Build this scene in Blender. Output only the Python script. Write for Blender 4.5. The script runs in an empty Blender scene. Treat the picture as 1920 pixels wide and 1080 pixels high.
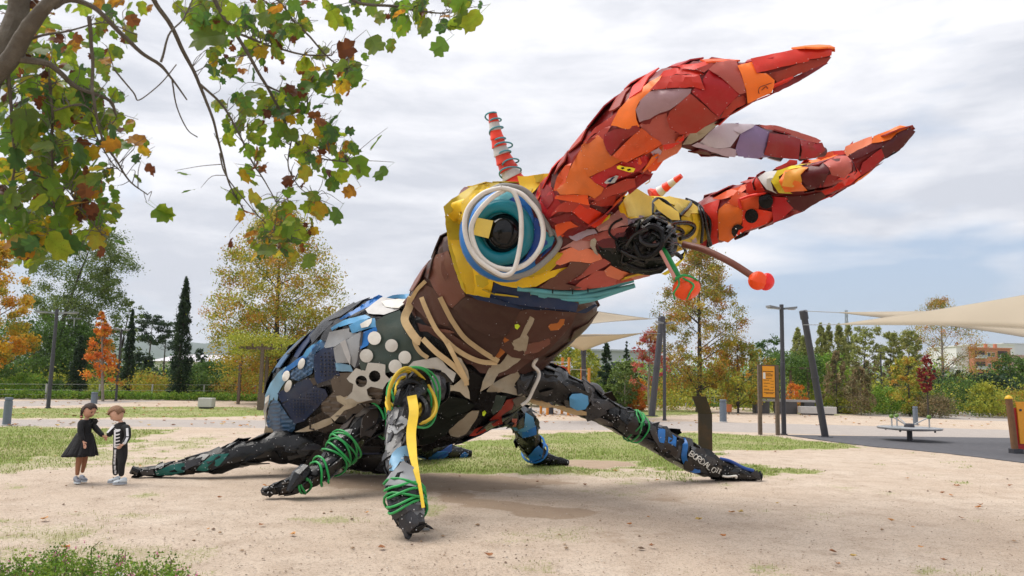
import bpy, bmesh, math, random
import numpy as np
from mathutils import Vector, Matrix, noise as mnoise
from mathutils.bvhtree import BVHTree
from mathutils.geometry import delaunay_2d_cdt

rnd = random.Random(7)
nrs = np.random.RandomState(11)
scene = bpy.context.scene
COL = scene.collection

# ------------------------------------------------------------- camera
F = 1450.0                      # focal length in pixels of a 1920 wide frame
TILT = math.atan(175.0 / F)
ROLL = 0.0225
CAMH = 1.45
cam_d = bpy.data.cameras.new('camera')
cam_d.sensor_width = 36.0
cam_d.lens = F / 1920.0 * 36.0
cam_d.clip_start = 0.05
cam_d.clip_end = 20000.0
cam = bpy.data.objects.new('camera', cam_d)
COL.objects.link(cam)
cam.matrix_world = (Matrix.Translation((0, 0, CAMH)) @ Matrix.Rotation(math.pi / 2 + TILT, 4, 'X') @ Matrix.Rotation(ROLL, 4, 'Z'))
scene.camera = cam
cam_d.dof.use_dof = True
cam_d.dof.focus_distance = 9.5
cam_d.dof.aperture_fstop = 4.0

# ------------------------------------------------------------- world
SUN_EL, SUN_AZ = math.radians(60), math.radians(-80)     # azimuth from +Y (away from the camera) towards +X
world = bpy.data.worlds.new('World')
scene.world = world
world.use_nodes = True
nt = world.node_tree
nt.nodes.clear()
def wn(t, **kw):
    n = nt.nodes.new(t)
    for k, v in kw.items():
        setattr(n, k, v)
    return n
def wl(a, b): nt.links.new(a, b)
sky = wn('ShaderNodeTexSky', sky_type='NISHITA', sun_disc=False)
sky.sun_elevation = SUN_EL
sky.sun_rotation = SUN_AZ
sky.dust_density = 1.5
tc = wn('ShaderNodeTexCoord')
sep = wn('ShaderNodeSeparateXYZ'); wl(tc.outputs['Generated'], sep.inputs[0])
mp = wn('ShaderNodeMapping'); wl(tc.outputs['Generated'], mp.inputs[0])
mp.inputs['Scale'].default_value = (1.6, 1.0, 6.0)
mp.inputs['Location'].default_value = (3.1, 0.4, 0.35)
n1 = wn('ShaderNodeTexNoise'); n1.inputs['Scale'].default_value = 1.9; n1.inputs['Detail'].default_value = 7
n1.inputs['Roughness'].default_value = 0.5; n1.inputs['Distortion'].default_value = 0.35
wl(mp.outputs[0], n1.inputs['Vector'])
# more cloud cover with height and towards the left of the scene
cov = wn('ShaderNodeMath', operation='MULTIPLY_ADD'); wl(sep.outputs['Z'], cov.inputs[0]); cov.inputs[1].default_value = 0.75
wl(n1.outputs['Fac'], cov.inputs[2])
cov2 = wn('ShaderNodeMath', operation='MULTIPLY_ADD'); wl(sep.outputs['X'], cov2.inputs[0]); cov2.inputs[1].default_value = -0.02
wl(cov.outputs[0], cov2.inputs[2])
cr = wn('ShaderNodeValToRGB')
cr.color_ramp.elements[0].position = 0.475; cr.color_ramp.elements[0].color = (0, 0, 0, 1)
cr.color_ramp.elements[1].position = 0.63; cr.color_ramp.elements[1].color = (1, 1, 1, 1)
wl(cov2.outputs[0], cr.inputs[0])
mp2 = wn('ShaderNodeMapping'); wl(tc.outputs['Generated'], mp2.inputs[0])
mp2.inputs['Scale'].default_value = (1.2, 1.0, 5.0); mp2.inputs['Location'].default_value = (7.7, 2.0, 1.0)
n2 = wn('ShaderNodeTexNoise'); n2.inputs['Scale'].default_value = 2.6; n2.inputs['Detail'].default_value = 9; n2.inputs['Roughness'].default_value = 0.6; n2.inputs['Distortion'].default_value = 0.15
wl(mp2.outputs[0], n2.inputs['Vector'])
cr2 = wn('ShaderNodeValToRGB')
cr2.color_ramp.elements[0].position = 0.40; cr2.color_ramp.elements[0].color = (4.1, 4.25, 4.7, 1)
cr2.color_ramp.elements[1].position = 0.60; cr2.color_ramp.elements[1].color = (6.1, 6.1, 6.35, 1)
wl(n2.outputs['Fac'], cr2.inputs[0])
hz = wn('ShaderNodeMixRGB'); hz.blend_type = 'MIX'
hz.inputs[1].default_value = (3.0, 4.1, 5.9, 1)          # thin high cloud over the blue
hz.inputs[0].default_value = 0.75
wl(sky.outputs[0], hz.inputs[1]); hz.inputs[2].default_value = (2.9, 3.6, 4.7, 1)
mx = wn('ShaderNodeMixRGB'); wl(cr.outputs[0], mx.inputs[0]); wl(hz.outputs[0], mx.inputs[1]); wl(cr2.outputs[0], mx.inputs[2])
bg = wn('ShaderNodeBackground'); bg.inputs['Strength'].default_value = 0.092
wl(mx.outputs[0], bg.inputs['Color'])
wo = wn('ShaderNodeOutputWorld'); wl(bg.outputs[0], wo.inputs['Surface'])

sl = bpy.data.lights.new('sun', 'SUN')
sl.energy = 1.95
sl.angle = math.radians(42)
sl.color = (1.0, 0.95, 0.88)
so = bpy.data.objects.new('sun', sl)
COL.objects.link(so)
sd = Vector((math.sin(SUN_AZ) * math.cos(SUN_EL), math.cos(SUN_AZ) * math.cos(SUN_EL), math.sin(SUN_EL)))
so.rotation_euler = (-sd).to_track_quat('-Z', 'Y').to_euler()
so.location = (0, 0, 30)

vs = scene.view_settings
vs.view_transform = 'Standard'; vs.look = 'None'; vs.exposure = 0.92; vs.gamma = 1.0; vs.use_curve_mapping = False

# ------------------------------------------------------------- geometry helpers
CT, ST = math.cos(TILT), math.sin(TILT)
CR, SR = math.cos(ROLL), math.sin(ROLL)
def ray(px, py):
    xi, yi = px - 960.0, 540.0 - py
    x = xi * CR - yi * SR
    y = xi * SR + yi * CR
    return Vector((x, F * CT - y * ST, F * ST + y * CT))
CAM = Vector((0, 0, CAMH))
def P(px, py, d):                       # point of the place seen at a pixel, d metres ahead
    r = ray(px, py)
    return CAM + r * (d / r.y)
def G(px, py, z=0.0):                   # point on the ground
    r = ray(px, py)
    return CAM + r * ((z - CAMH) / r.z)
def proj(p):
    v = Vector(p) - CAM
    x = v.x; dz = v.y * CT + v.z * ST; y = -v.y * ST + v.z * CT
    if dz < 0.01: return (-9999, -9999)
    x, y = x * F / dz, y * F / dz
    return (960 + x * CR + y * SR, 540 - (-x * SR + y * CR))
def scale_at(d): return d / F           # metres per photo pixel at distance d

def link(o, parent=None):
    COL.objects.link(o)
    if parent is not None:
        o.parent = parent
        if parent.type == 'EMPTY' or parent.location.length > 0:
            o.matrix_parent_inverse = parent.matrix_basis.inverted()
    return o
def tag(o, label=None, cat=None, group=None, kind=None):
    if label: o['label'] = label
    if cat: o['category'] = cat
    if group: o['group'] = group
    if kind: o['kind'] = kind
    return o
def thing(name, label, cat, loc=(0, 0, 0), group=None, parent=None):
    o = bpy.data.objects.new(name, None)
    o.location = loc
    o.empty_display_size = 0.2
    COL.objects.link(o)
    return tag(o, label, cat, group)
def me_obj(name, verts, faces, mat, parent=None, smooth=False, sharp=None, cols=None):
    me = bpy.data.meshes.new(name)
    me.from_pydata([tuple(v) for v in verts], [], faces)
    me.update()
    if mat is not None:
        for m in (mat if isinstance(mat, (list, tuple)) else [mat]):
            me.materials.append(m)
    if smooth:
        me.shade_smooth()
        if sharp: me.set_sharp_from_angle(angle=math.radians(sharp))
    o = bpy.data.objects.new(name, me)
    return link(o, parent)
def np_obj(name, V, Fc, mat, parent=None, col=None, smooth=False):
    """V (n,3), Fc (m,k) arrays; col (m,3) a colour per face"""
    me = bpy.data.meshes.new(name)
    n, m, k = len(V), len(Fc), Fc.shape[1]
    me.vertices.add(n); me.vertices.foreach_set('co', V.astype(np.float32).ravel())
    me.loops.add(m * k); me.loops.foreach_set('vertex_index', Fc.astype(np.int32).ravel())
    me.polygons.add(m)
    me.polygons.foreach_set('loop_start', (np.arange(m) * k).astype(np.int32))
    me.polygons.foreach_set('loop_total', np.full(m, k, np.int32))
    if smooth: me.polygons.foreach_set('use_smooth', np.ones(m, bool))
    me.update(calc_edges=True)
    if col is not None:
        a = me.color_attributes.new('Col', 'FLOAT_COLOR', 'CORNER')
        c = np.ones((m, k, 4), np.float32); c[:, :, :3] = col[:, None, :]
        a.data.foreach_set('color', c.ravel())
    me.materials.append(mat)
    o = bpy.data.objects.new(name, me)
    return link(o, parent)

class MB:
    """collects boxes, bars, tubes, lathes into one mesh"""
    def __init__(s): s.v = []; s.f = []
    def add(s, v, f):
        b = len(s.v); s.v += [tuple(p) for p in v]; s.f += [tuple(b + i for i in q) for q in f]; return s
    def box(s, c, size, rot=0.0, m=None):
        hx, hy, hz = size[0] / 2, size[1] / 2, size[2] / 2
        M = m if m is not None else Matrix.Translation(c) @ Matrix.Rotation(rot, 4, 'Z')
        pts = [M @ Vector((x, y, z)) for x in (-hx, hx) for y in (-hy, hy) for z in (-hz, hz)]
        return s.add(pts, [(0, 1, 3, 2), (4, 6, 7, 5), (0, 4, 5, 1), (2, 3, 7, 6), (0, 2, 6, 4), (1, 5, 7, 3)])
    def bar(s, a, b, w, h=None, up=(0, 0, 1)):
        a, b = Vector(a), Vector(b); h = h or w
        d = (b - a).normalized(); u = Vector(up)
        if abs(d.dot(u)) > 0.98: u = Vector((1, 0, 0))
        x = d.cross(u).normalized(); y = x.cross(d).normalized()
        M = Matrix((x, d, y)).transposed().to_4x4(); M.translation = (a + b) / 2
        return s.box(None, (w, (b - a).length, h), m=M)
    def tube(s, pts, radii, n=8, cap=True, flat=1.0, jit=0.0):
        pts = [Vector(p) for p in pts]
        if not isinstance(radii, (list, tuple)): radii = [radii] * len(pts)
        V = []; Fs = []; prev = None
        for i, p in enumerate(pts):
            d = (pts[min(i + 1, len(pts) - 1)] - pts[max(i - 1, 0)]).normalized()
            if prev is None:
                u = Vector((0, 0, 1)) if abs(d.z) < 0.9 else Vector((1, 0, 0))
                x = d.cross(u).normalized()
            else:
                x = (prev - d * prev.dot(d))
                x = x.normalized() if x.length > 1e-6 else d.orthogonal().normalized()
            prev = x; y = d.cross(x)
            for k in range(n):
                a = 2 * math.pi * k / n
                r = radii[i] * (1 + (rnd.uniform(-jit, jit) if jit else 0))
                V.append(p + x * math.cos(a) * r + y * math.sin(a) * r * flat)
        for i in range(len(pts) - 1):
            for k in range(n):
                k2 = (k + 1) % n
                Fs.append((i * n + k, i * n + k2, (i + 1) * n + k2, (i + 1) * n + k))
        if cap:
            Fs.append(tuple(range(n))[::-1]); Fs.append(tuple((len(pts) - 1) * n + k for k in range(n)))
        return s.add(V, Fs)
    def lathe(s, c, prof, n=16, axis=(0, 0, 1), sy=1.0):
        c = Vector(c); q = Vector(axis).normalized().to_track_quat('Z', 'Y')
        V = []
        for r, z in prof:
            for k in range(n):
                a = 2 * math.pi * k / n
                V.append(c + q @ Vector((math.cos(a) * r, math.sin(a) * r * sy, z)))
        Fs = []
        for i in range(len(prof) - 1):
            for k in range(n):
                k2 = (k + 1) % n
                Fs.append((i * n + k, i * n + k2, (i + 1) * n + k2, (i + 1) * n + k))
        Fs.append(tuple(range(n))[::-1]); Fs.append(tuple((len(prof) - 1) * n + k for k in range(n)))
        return s.add(V, Fs)
    def build(s, name, mat, parent=None, smooth=False, bevel=0, sharp=40):
        o = me_obj(name, s.v, s.f, mat, parent, smooth, sharp)
        if bevel:
            m = o.modifiers.new('bevel', 'BEVEL'); m.width = bevel; m.segments = 2; m.limit_method = 'ANGLE'
        return o

def catmull(pts, n=6):
    pts = [Vector(p) for p in pts]
    if len(pts) < 3: return [pts[0].lerp(pts[-1], i / n) for i in range(n + 1)]
    Q = [pts[0] * 2 - pts[1]] + pts + [pts[-1] * 2 - pts[-2]]
    out = []
    for i in range(1, len(Q) - 2):
        a, b, c, d = Q[i - 1:i + 3]
        for k in range(n):
            t = k / n
            out.append(0.5 * ((2 * b) + (c - a) * t + (2 * a - 5 * b + 4 * c - d) * t * t + (3 * b - a - 3 * c + d) * t ** 3))
    out.append(pts[-1])
    return out
def lerplist(vals, n):
    xs = np.linspace(0, len(vals) - 1, n)
    return list(np.interp(xs, np.arange(len(vals)), vals))

# ------------------------------------------------------------- materials
MATS = {}
def nodes_of(name):
    m = bpy.data.materials.new(name); m.use_nodes = True
    t = m.node_tree; t.nodes.clear()
    out = t.nodes.new('ShaderNodeOutputMaterial'); b = t.nodes.new('ShaderNodeBsdfPrincipled')
    t.links.new(b.outputs[0], out.inputs['Surface'])
    return m, t, b, out
def plastic(name, c, rough=0.42, dirt=0.22, dirt_c=(0.16, 0.12, 0.08), scale=3.0, bump=0.25, spec=0.36, vary=0.25, metal=0.0, coat=0.0):
    """weathered scrap plastic / paint: colour, blotchy fading, dust, scratches"""
    key = ('pl', name)
    if key in MATS: return MATS[key]
    m, t, b, out = nodes_of(name); N = t.nodes.new; L = t.links.new
    tc = N('ShaderNodeTexCoord')
    oi = N('ShaderNodeObjectInfo')
    ad = N('ShaderNodeVectorMath'); ad.operation = 'ADD'; L(tc.outputs['Object'], ad.inputs[0])
    sc = N('ShaderNodeMath'); sc.operation = 'MULTIPLY'; L(oi.outputs['Random'], sc.inputs[0]); sc.inputs[1].default_value = 37.0
    L(sc.outputs[0], ad.inputs[1])
    a = N('ShaderNodeTexNoise'); a.inputs['Scale'].default_value = scale; a.inputs['Detail'].default_value = 8; a.inputs['Roughness'].default_value = 0.65
    L(ad.outputs[0], a.inputs['Vector'])
    h = N('ShaderNodeHueSaturation'); h.inputs['Color'].default_value = (*c, 1)
    mr = N('ShaderNodeMapRange'); L(oi.outputs['Random'], mr.inputs['Value']); mr.inputs['To Min'].default_value = 1 - vary; mr.inputs['To Max'].default_value = 1 + vary * 0.7
    L(mr.outputs[0], h.inputs['Value'])
    cr = N('ShaderNodeValToRGB'); cr.color_ramp.elements[0].position = 0.46; cr.color_ramp.elements[1].position = 0.74
    cr.color_ramp.elements[0].color = (0, 0, 0, 1); cr.color_ramp.elements[1].color = (dirt, dirt, dirt, 1)
    L(a.outputs['Fac'], cr.inputs[0])
    mx = N('ShaderNodeMixRGB'); L(cr.outputs[0], mx.inputs[0]); L(h.outputs[0], mx.inputs[1]); mx.inputs[2].default_value = (*dirt_c, 1)
    # fine pale scratches
    s = N('ShaderNodeTexNoise'); s.inputs['Scale'].default_value = 26; s.inputs['Detail'].default_value = 4; s.inputs['Distortion'].default_value = 1.8
    L(ad.outputs[0], s.inputs['Vector'])
    cs = N('ShaderNodeValToRGB'); cs.color_ramp.elements[0].position = 0.66; cs.color_ramp.elements[1].position = 0.72
    cs.color_ramp.elements[0].color = (0, 0, 0, 1); cs.color_ramp.elements[1].color = (0.35, 0.35, 0.35, 1)
    L(s.outputs['Fac'], cs.inputs[0])
    mx2 = N('ShaderNodeMixRGB'); L(cs.outputs[0], mx2.inputs[0]); L(mx.outputs[0], mx2.inputs[1]); mx2.inputs[2].default_value = (*[min(1, v * 1.3 + (0.04 if max(c) > 0.03 else 0.006)) for v in c], 1)
    L(mx2.outputs[0], b.inputs['Base Color'])
    rr = N('ShaderNodeMapRange'); L(a.outputs['Fac'], rr.inputs['Value']); rr.inputs['To Min'].default_value = rough - 0.12; rr.inputs['To Max'].default_value = min(1, rough + 0.14)
    L(rr.outputs[0], b.inputs['Roughness'])
    b.inputs['Metallic'].default_value = metal
    b.inputs['Specular IOR Level'].default_value = spec
    b.inputs['Coat Weight'].default_value = coat; b.inputs['Coat Roughness'].default_value = 0.15
    if bump:
        bp = N('ShaderNodeBump'); bp.inputs['Strength'].default_value = bump; bp.inputs['Distance'].default_value = 0.04
        L(a.outputs['Fac'], bp.inputs['Height']); L(bp.outputs[0], b.inputs['Normal'])
    MATS[key] = m
    return m
def plain(name, c, rough=0.6, metal=0.0, nscale=20, amt=0.15, bump=0.1, emit=None):
    key = ('p', name)
    if key in MATS: return MATS[key]
    m, t, b, out = nodes_of(name); N = t.nodes.new; L = t.links.new
    tc = N('ShaderNodeTexCoord')
    a = N('ShaderNodeTexNoise'); a.inputs['Scale'].default_value = nscale; a.inputs['Detail'].default_value = 6
    L(tc.outputs['Object'], a.inputs['Vector'])
    mx = N('ShaderNodeMixRGB'); L(a.outputs['Fac'], mx.inputs[0])
    mx.inputs[1].default_value = (*[v * (1 - amt) for v in c], 1); mx.inputs[2].default_value = (*[min(1, v * (1 + amt)) for v in c], 1)
    L(mx.outputs[0], b.inputs['Base Color'])
    b.inputs['Roughness'].default_value = rough; b.inputs['Metallic'].default_value = metal
    if bump:
        bp = N('ShaderNodeBump'); bp.inputs['Strength'].default_value = bump; bp.inputs['Distance'].default_value = 0.02
        L(a.outputs['Fac'], bp.inputs['Height']); L(bp.outputs[0], b.inputs['Normal'])
    MATS[key] = m
    return m
def leafmat(name, rough=0.5, transl=0.35, spots=False):
    key = ('leaf', name)
    if key in MATS: return MATS[key]
    m, t, b, out = nodes_of(name); N = t.nodes.new; L = t.links.new
    at = N('ShaderNodeAttribute'); at.attribute_name = 'Col'
    src = at.outputs['Color']
    if spots:
        tc = N('ShaderNodeTexCoord')
        a = N('ShaderNodeTexNoise'); a.inputs['Scale'].default_value = 28; a.inputs['Detail'].default_value = 5
        L(tc.outputs['Object'], a.inputs['Vector'])
        cr = N('ShaderNodeValToRGB'); cr.color_ramp.elements[0].position = 0.55; cr.color_ramp.elements[1].position = 0.72
        cr.color_ramp.elements[1].color = (0.7, 0.7, 0.7, 1); cr.color_ramp.elements[0].color = (0, 0, 0, 1)
        L(a.outputs['Fac'], cr.inputs[0])
        mx = N('ShaderNodeMixRGB'); L(cr.outputs[0], mx.inputs[0]); L(src, mx.inputs[1]); mx.inputs[2].default_value = (0.16, 0.08, 0.02, 1)
        src = mx.outputs[0]
    L(src, b.inputs['Base Color']); b.inputs['Roughness'].default_value = rough
    b.inputs['Specular IOR Level'].default_value = 0.3
    tr = N('ShaderNodeBsdfTranslucent'); L(src, tr.inputs['Color'])
    ms = N('ShaderNodeMixShader'); ms.inputs[0].default_value = transl
    L(b.outputs[0], ms.inputs[1]); L(tr.outputs[0], ms.inputs[2]); L(ms.outputs[0], out.inputs['Surface'])
    MATS[key] = m
    return m
# ============================================================= GROUND
def gpoly(px): return np.array([(G(x, y).x, G(x, y).y) for x, y in px])
def inpoly(X, Y, poly):
    r = np.zeros(X.shape, bool); n = len(poly); j = n - 1
    for i in range(n):
        xi, yi = poly[i]; xj, yj = poly[j]
        c = ((yi > Y) != (yj > Y)) & (X < (xj - xi) * (Y - yi) / (yj - yi + 1e-12) + xi)
        r ^= c; j = i
    return r
def pdist(X, Y, poly):
    d = np.full(X.shape, 1e9); n = len(poly)
    for i in range(n):
        ax, ay = poly[i]; bx, by = poly[(i + 1) % n]
        vx, vy = bx - ax, by - ay
        t = np.clip(((X - ax) * vx + (Y - ay) * vy) / (vx * vx + vy * vy + 1e-12), 0, 1)
        d = np.minimum(d, np.hypot(X - ax - t * vx, Y - ay - t * vy))
    return np.where(inpoly(X, Y, poly), d, -d)
def hashgrid(ix, iy, s):
    h = (ix * 374761393 + iy * 668265263 + s * 974634777) & 0xffffffff
    h = ((h ^ (h >> 13)) * 1274126177) & 0xffffffff
    return ((h ^ (h >> 16)) & 0xffff) / 65535.0
def vnoise(X, Y, f, s=0, octv=4):
    out = np.zeros(X.shape); a = 1.0; tot = 0
    for o in range(octv):
        x, y = X * f, Y * f
        ix, iy = np.floor(x).astype(np.int64), np.floor(y).astype(np.int64)
        fx, fy = x - ix, y - iy; fx = fx * fx * (3 - 2 * fx); fy = fy * fy * (3 - 2 * fy)
        v = (hashgrid(ix, iy, s + o) * (1 - fx) + hashgrid(ix + 1, iy, s + o) * fx) * (1 - fy) + (hashgrid(ix, iy + 1, s + o) * (1 - fx) + hashgrid(ix + 1, iy + 1, s + o) * fx) * fy
        out += v * a; tot += a; a *= 0.55; f *= 2.1
    return out / tot

GRASS = [  # polygon in the photograph laid on the ground, edge softness in metres, strength
    ([(-700, 806), (-100, 799), (60, 800), (200, 803), (330, 806), (260, 822), (200, 834), (120, 852), (40, 866), (-200, 880), (-700, 900)], 0.5, 1.0),
    ([(-400, 830), (0, 850), (200, 838), (420, 812), (380, 838), (200, 870), (0, 890), (-400, 900)], 0.9, 0.5),
    ([(-700, 768), (0, 766), (200, 763), (380, 762), (520, 765), (520, 778), (380, 781), (200, 783), (0, 783), (-700, 790)], 0.5, 0.95),
    ([(640, 862), (780, 846), (900, 826), (1000, 813), (1100, 809), (1300, 811), (1450, 817), (1600, 834), (1650, 841), (1500, 840), (1380, 846), (1300, 853), (1400, 868), (1500, 880), (1600, 887), (1440, 889), (1300, 884), (1200, 878), (1100, 886), (900, 893), (700, 892), (620, 880)], 0.35, 1.0),
    ([(1090, 770), (1300, 768), (1330, 774), (1230, 783), (1120, 786)], 0.5, 0.8),
    ([(700, 875), (1000, 880), (1240, 880), (1500, 890), (1300, 897), (1000, 893), (800, 900)], 0.5, 0.45),
    ([(1400, 752), (1640, 765), (1700, 770), (1560, 778), (1400, 772)], 0.6, 0.6),
    ([(-50, 985), (120, 975), (200, 990), (100, 1005), (-50, 1012)], 0.3, 0.36),
    ([(-50, 1020), (400, 1024), (420, 1085), (-50, 1100)], 0.4, 0.38),
    ([(960, 1000), (1090, 985), (1110, 1000), (1000, 1012)], 0.3, 0.34),
    ([(1020, 1040), (1080, 1060), (1060, 1082), (960, 1060)], 0.3, 0.34),
]
PATH = [
    ([(-2500, 790), (-100, 785), (300, 786), (600, 788), (1000, 788), (1300, 790), (1700, 800), (3500, 850), (3500, 905), (1920, 822), (1620, 816), (1300, 807), (1000, 805), (600, 802), (300, 800), (-100, 797), (-2500, 805)], 0.5),
    ([(-2000, 760), (-100, 752), (130, 751), (320, 750), (130, 760), (-100, 764), (-2000, 778)], 0.5),
    ([(930, 765), (1180, 762), (1200, 772), (1100, 777), (930, 778)], 0.5),
    ([(1560, 775), (1850, 772), (2600, 790), (2600, 800), (1900, 790), (1700, 783)], 1.0),
]
SHADE_DAMP = [  # darker ground: the beetle's belly shadow painted in, plus damp spots and brown soil
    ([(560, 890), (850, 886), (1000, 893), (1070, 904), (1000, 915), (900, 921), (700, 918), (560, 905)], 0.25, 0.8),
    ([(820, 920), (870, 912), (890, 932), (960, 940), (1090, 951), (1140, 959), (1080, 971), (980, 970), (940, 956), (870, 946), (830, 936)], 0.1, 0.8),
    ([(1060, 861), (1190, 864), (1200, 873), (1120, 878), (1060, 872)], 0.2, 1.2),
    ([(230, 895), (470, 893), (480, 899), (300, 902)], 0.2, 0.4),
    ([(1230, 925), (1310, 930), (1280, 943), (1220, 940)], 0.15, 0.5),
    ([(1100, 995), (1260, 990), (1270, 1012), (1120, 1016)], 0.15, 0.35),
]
FAR_EDGE = gpoly([(-900, 742), (0, 746), (500, 750), (960, 754), (1400, 764), (1920, 773), (2600, 786)])
def zones(X, Y):
    g = np.zeros(X.shape); pth = np.zeros(X.shape); dm = np.zeros(X.shape)
    nz = vnoise(X, Y, 0.9, 3) - 0.5; nf = vnoise(X, Y, 4.0, 9) - 0.5
    for px, soft, st in GRASS:
        d = pdist(X, Y, gpoly(px))
        g = np.maximum(g, np.clip(0.5 + (d + nz * 3.4 * soft + nf * 2.6 * soft) / soft, 0, 1) * st)
    for px, soft in PATH:
        d = pdist(X, Y, gpoly(px)); pth = np.maximum(pth, np.clip(0.5 + (d + nf * 0.5) / soft, 0, 1))
    for px, soft, st in SHADE_DAMP:
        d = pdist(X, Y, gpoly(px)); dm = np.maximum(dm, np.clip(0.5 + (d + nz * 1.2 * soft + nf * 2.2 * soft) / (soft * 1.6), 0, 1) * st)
    fe = Y - np.interp(X, FAR_EDGE[:, 0], FAR_EDGE[:, 1])
    g = np.maximum(g, np.clip(fe / 1.0, 0, 1))
    tuft = np.clip((vnoise(X, Y, 1.1, 21) - 0.62) * 5, 0, 1) * 0.5
    g = np.maximum(g, tuft * (pth < 0.3))
    g = g * np.clip(1 - dm * 1.3, 0, 1)
    return g, pth, dm
nr, na = 330, 420
R = np.concatenate([np.linspace(0.4, 4, 24), 4 * (60 / 4) ** (np.linspace(0, 1, nr - 64)[1:]), 60 * (6000 / 60) ** (np.linspace(0, 1, 41)[1:])])
nr = len(R)
A = np.concatenate([np.linspace(-48, 48, na - 40), np.linspace(48, 312, 42)[1:-1]]) * math.pi / 180
na = len(A)
RR, AA = np.meshgrid(R, A, indexing='ij')
GX, GY = RR * np.sin(AA), RR * np.cos(AA)
gz = (vnoise(GX, GY, 0.7, 5) - 0.5) * 0.03 + (vnoise(GX, GY, 5, 8) - 0.5) * 0.012
gz *= np.clip((60 - RR) / 30, 0, 1)
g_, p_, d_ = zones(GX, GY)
V = np.stack([GX.ravel(), GY.ravel(), gz.ravel() - 0.012], 1)
ii, jj = np.meshgrid(np.arange(nr - 1), np.arange(na), indexing='ij'); j2 = (jj + 1) % na
Fq = np.stack([ii * na + jj, (ii + 1) * na + jj, (ii + 1) * na + j2, ii * na + j2], -1).reshape(-1, 4)
c0 = len(V); V = np.vstack([V, [[0, 0, -0.012]]])

def ground_material():
    m, t, b, out = nodes_of('ground'); N = t.nodes.new; L = t.links.new
    at = N('ShaderNodeAttribute'); at.attribute_name = 'Zone'
    sp = N('ShaderNodeSeparateColor'); L(at.outputs['Color'], sp.inputs[0])
    tc = N('ShaderNodeTexCoord')
    def noise(s, det=6, rough=0.6, dist=0.0, sc=None):
        n = N('ShaderNodeTexNoise'); n.inputs['Scale'].default_value = s; n.inputs['Detail'].default_value = det
        n.inputs['Roughness'].default_value = rough; n.inputs['Distortion'].default_value = dist
        L(tc.outputs['Object'], n.inputs['Vector']); return n
    def ramp(src, a, b_, ca=(0, 0, 0, 1), cb=(1, 1, 1, 1)):
        r = N('ShaderNodeValToRGB'); r.color_ramp.elements[0].position = a; r.color_ramp.elements[1].position = b_
        r.color_ramp.elements[0].color = ca; r.color_ramp.elements[1].color = cb; L(src, r.inputs[0]); return r.outputs[0]
    def mix(f, a, b_, mode='MIX'):
        x = N('ShaderNodeMixRGB'); x.blend_type = mode
        for i, s in ((0, f), (1, a), (2, b_)):
            if isinstance(s, (int, float)): x.inputs[i].default_value = s
            elif isinstance(s, tuple): x.inputs[i].default_value = s
            else: L(s, x.inputs[i])
        return x.outputs[0]
    big = noise(0.45, 5); mid = noise(2.2, 9, 0.72); fine = noise(38, 4, 0.7); grit = noise(130, 3, 0.8)
    sand = ramp(big.outputs['Fac'], 0.35, 0.65, (0.52, 0.41, 0.315, 1), (0.60, 0.50, 0.405, 1))
    sand = mix(ramp(mid.outputs['Fac'], 0.45, 0.68), sand, (0.43, 0.335, 0.255, 1))
    sand = mix(ramp(fine.outputs['Fac'], 0.50, 0.72), sand, (0.27, 0.205, 0.155, 1))
    sand = mix(ramp(grit.outputs['Fac'], 0.55, 0.68), sand, (0.68, 0.61, 0.53, 1))
    sand = mix(ramp(noise(62, 2, 0.5).outputs['Fac'], 0.64, 0.70), sand, (0.20, 0.15, 0.11, 1))
    pathc = ramp(mid.outputs['Fac'], 0.3, 0.7, (0.36, 0.325, 0.30, 1), (0.46, 0.41, 0.375, 1))
    pathc = mix(ramp(grit.outputs['Fac'], 0.5, 0.7), pathc, (0.28, 0.25, 0.23, 1))
    soilg = ramp(fine.outputs['Fac'], 0.35, 0.65, (0.15, 0.19, 0.05, 1), (0.30, 0.34, 0.11, 1))
    soilg = mix(ramp(big.outputs['Fac'], 0.45, 0.7), soilg, (0.38, 0.34, 0.19, 1))
    shade_damp = ramp(mid.outputs['Fac'], 0.3, 0.7, (0.29, 0.205, 0.14, 1), (0.42, 0.315, 0.225, 1))  # brown tone for damp soil and the painted belly shadow
    def thr(src, n, w):       # zone weight broken up by noise
        s = N('ShaderNodeMath'); s.operation = 'MULTIPLY_ADD'; L(n, s.inputs[0]); s.inputs[1].default_value = 1.0; s.inputs[2].default_value = -0.5
        q = N('ShaderNodeMath'); q.operation = 'MULTIPLY_ADD'; L(s.outputs[0], q.inputs[0]); q.inputs[1].default_value = w; L(src, q.inputs[2])
        return ramp(q.outputs[0], 0.3, 0.62)
    c = mix(thr(sp.outputs[1], mid.outputs['Fac'], 0.8), sand, pathc)
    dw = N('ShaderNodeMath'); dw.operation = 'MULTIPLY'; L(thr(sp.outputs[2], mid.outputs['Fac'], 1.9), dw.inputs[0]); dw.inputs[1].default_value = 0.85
    c = mix(dw.outputs[0], c, shade_damp)
    gw = thr(sp.outputs[0], fine.outputs['Fac'], 1.3)
    c = mix(gw, c, soilg)
    L(c, b.inputs['Base Color']); b.inputs['Roughness'].default_value = 0.95; b.inputs['Specular IOR Level'].default_value = 0.15
    hh = mix(0.5, fine.outputs['Fac'], grit.outputs['Fac']); hh = mix(0.5, hh, mid.outputs['Fac'])
    bp = N('ShaderNodeBump'); bp.inputs['Strength'].default_value = 0.9; bp.inputs['Distance'].default_value = 0.035
    L(hh, bp.inputs['Height']); L(bp.outputs[0], b.inputs['Normal'])
    return m
GM = ground_material()
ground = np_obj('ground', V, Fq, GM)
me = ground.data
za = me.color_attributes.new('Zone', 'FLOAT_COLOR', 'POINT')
zc = np.ones((len(V), 4), np.float32); zc[:c0, 0] = g_.ravel(); zc[:c0, 1] = p_.ravel(); zc[:c0, 2] = d_.ravel(); zc[c0:, :3] = 0
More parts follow.
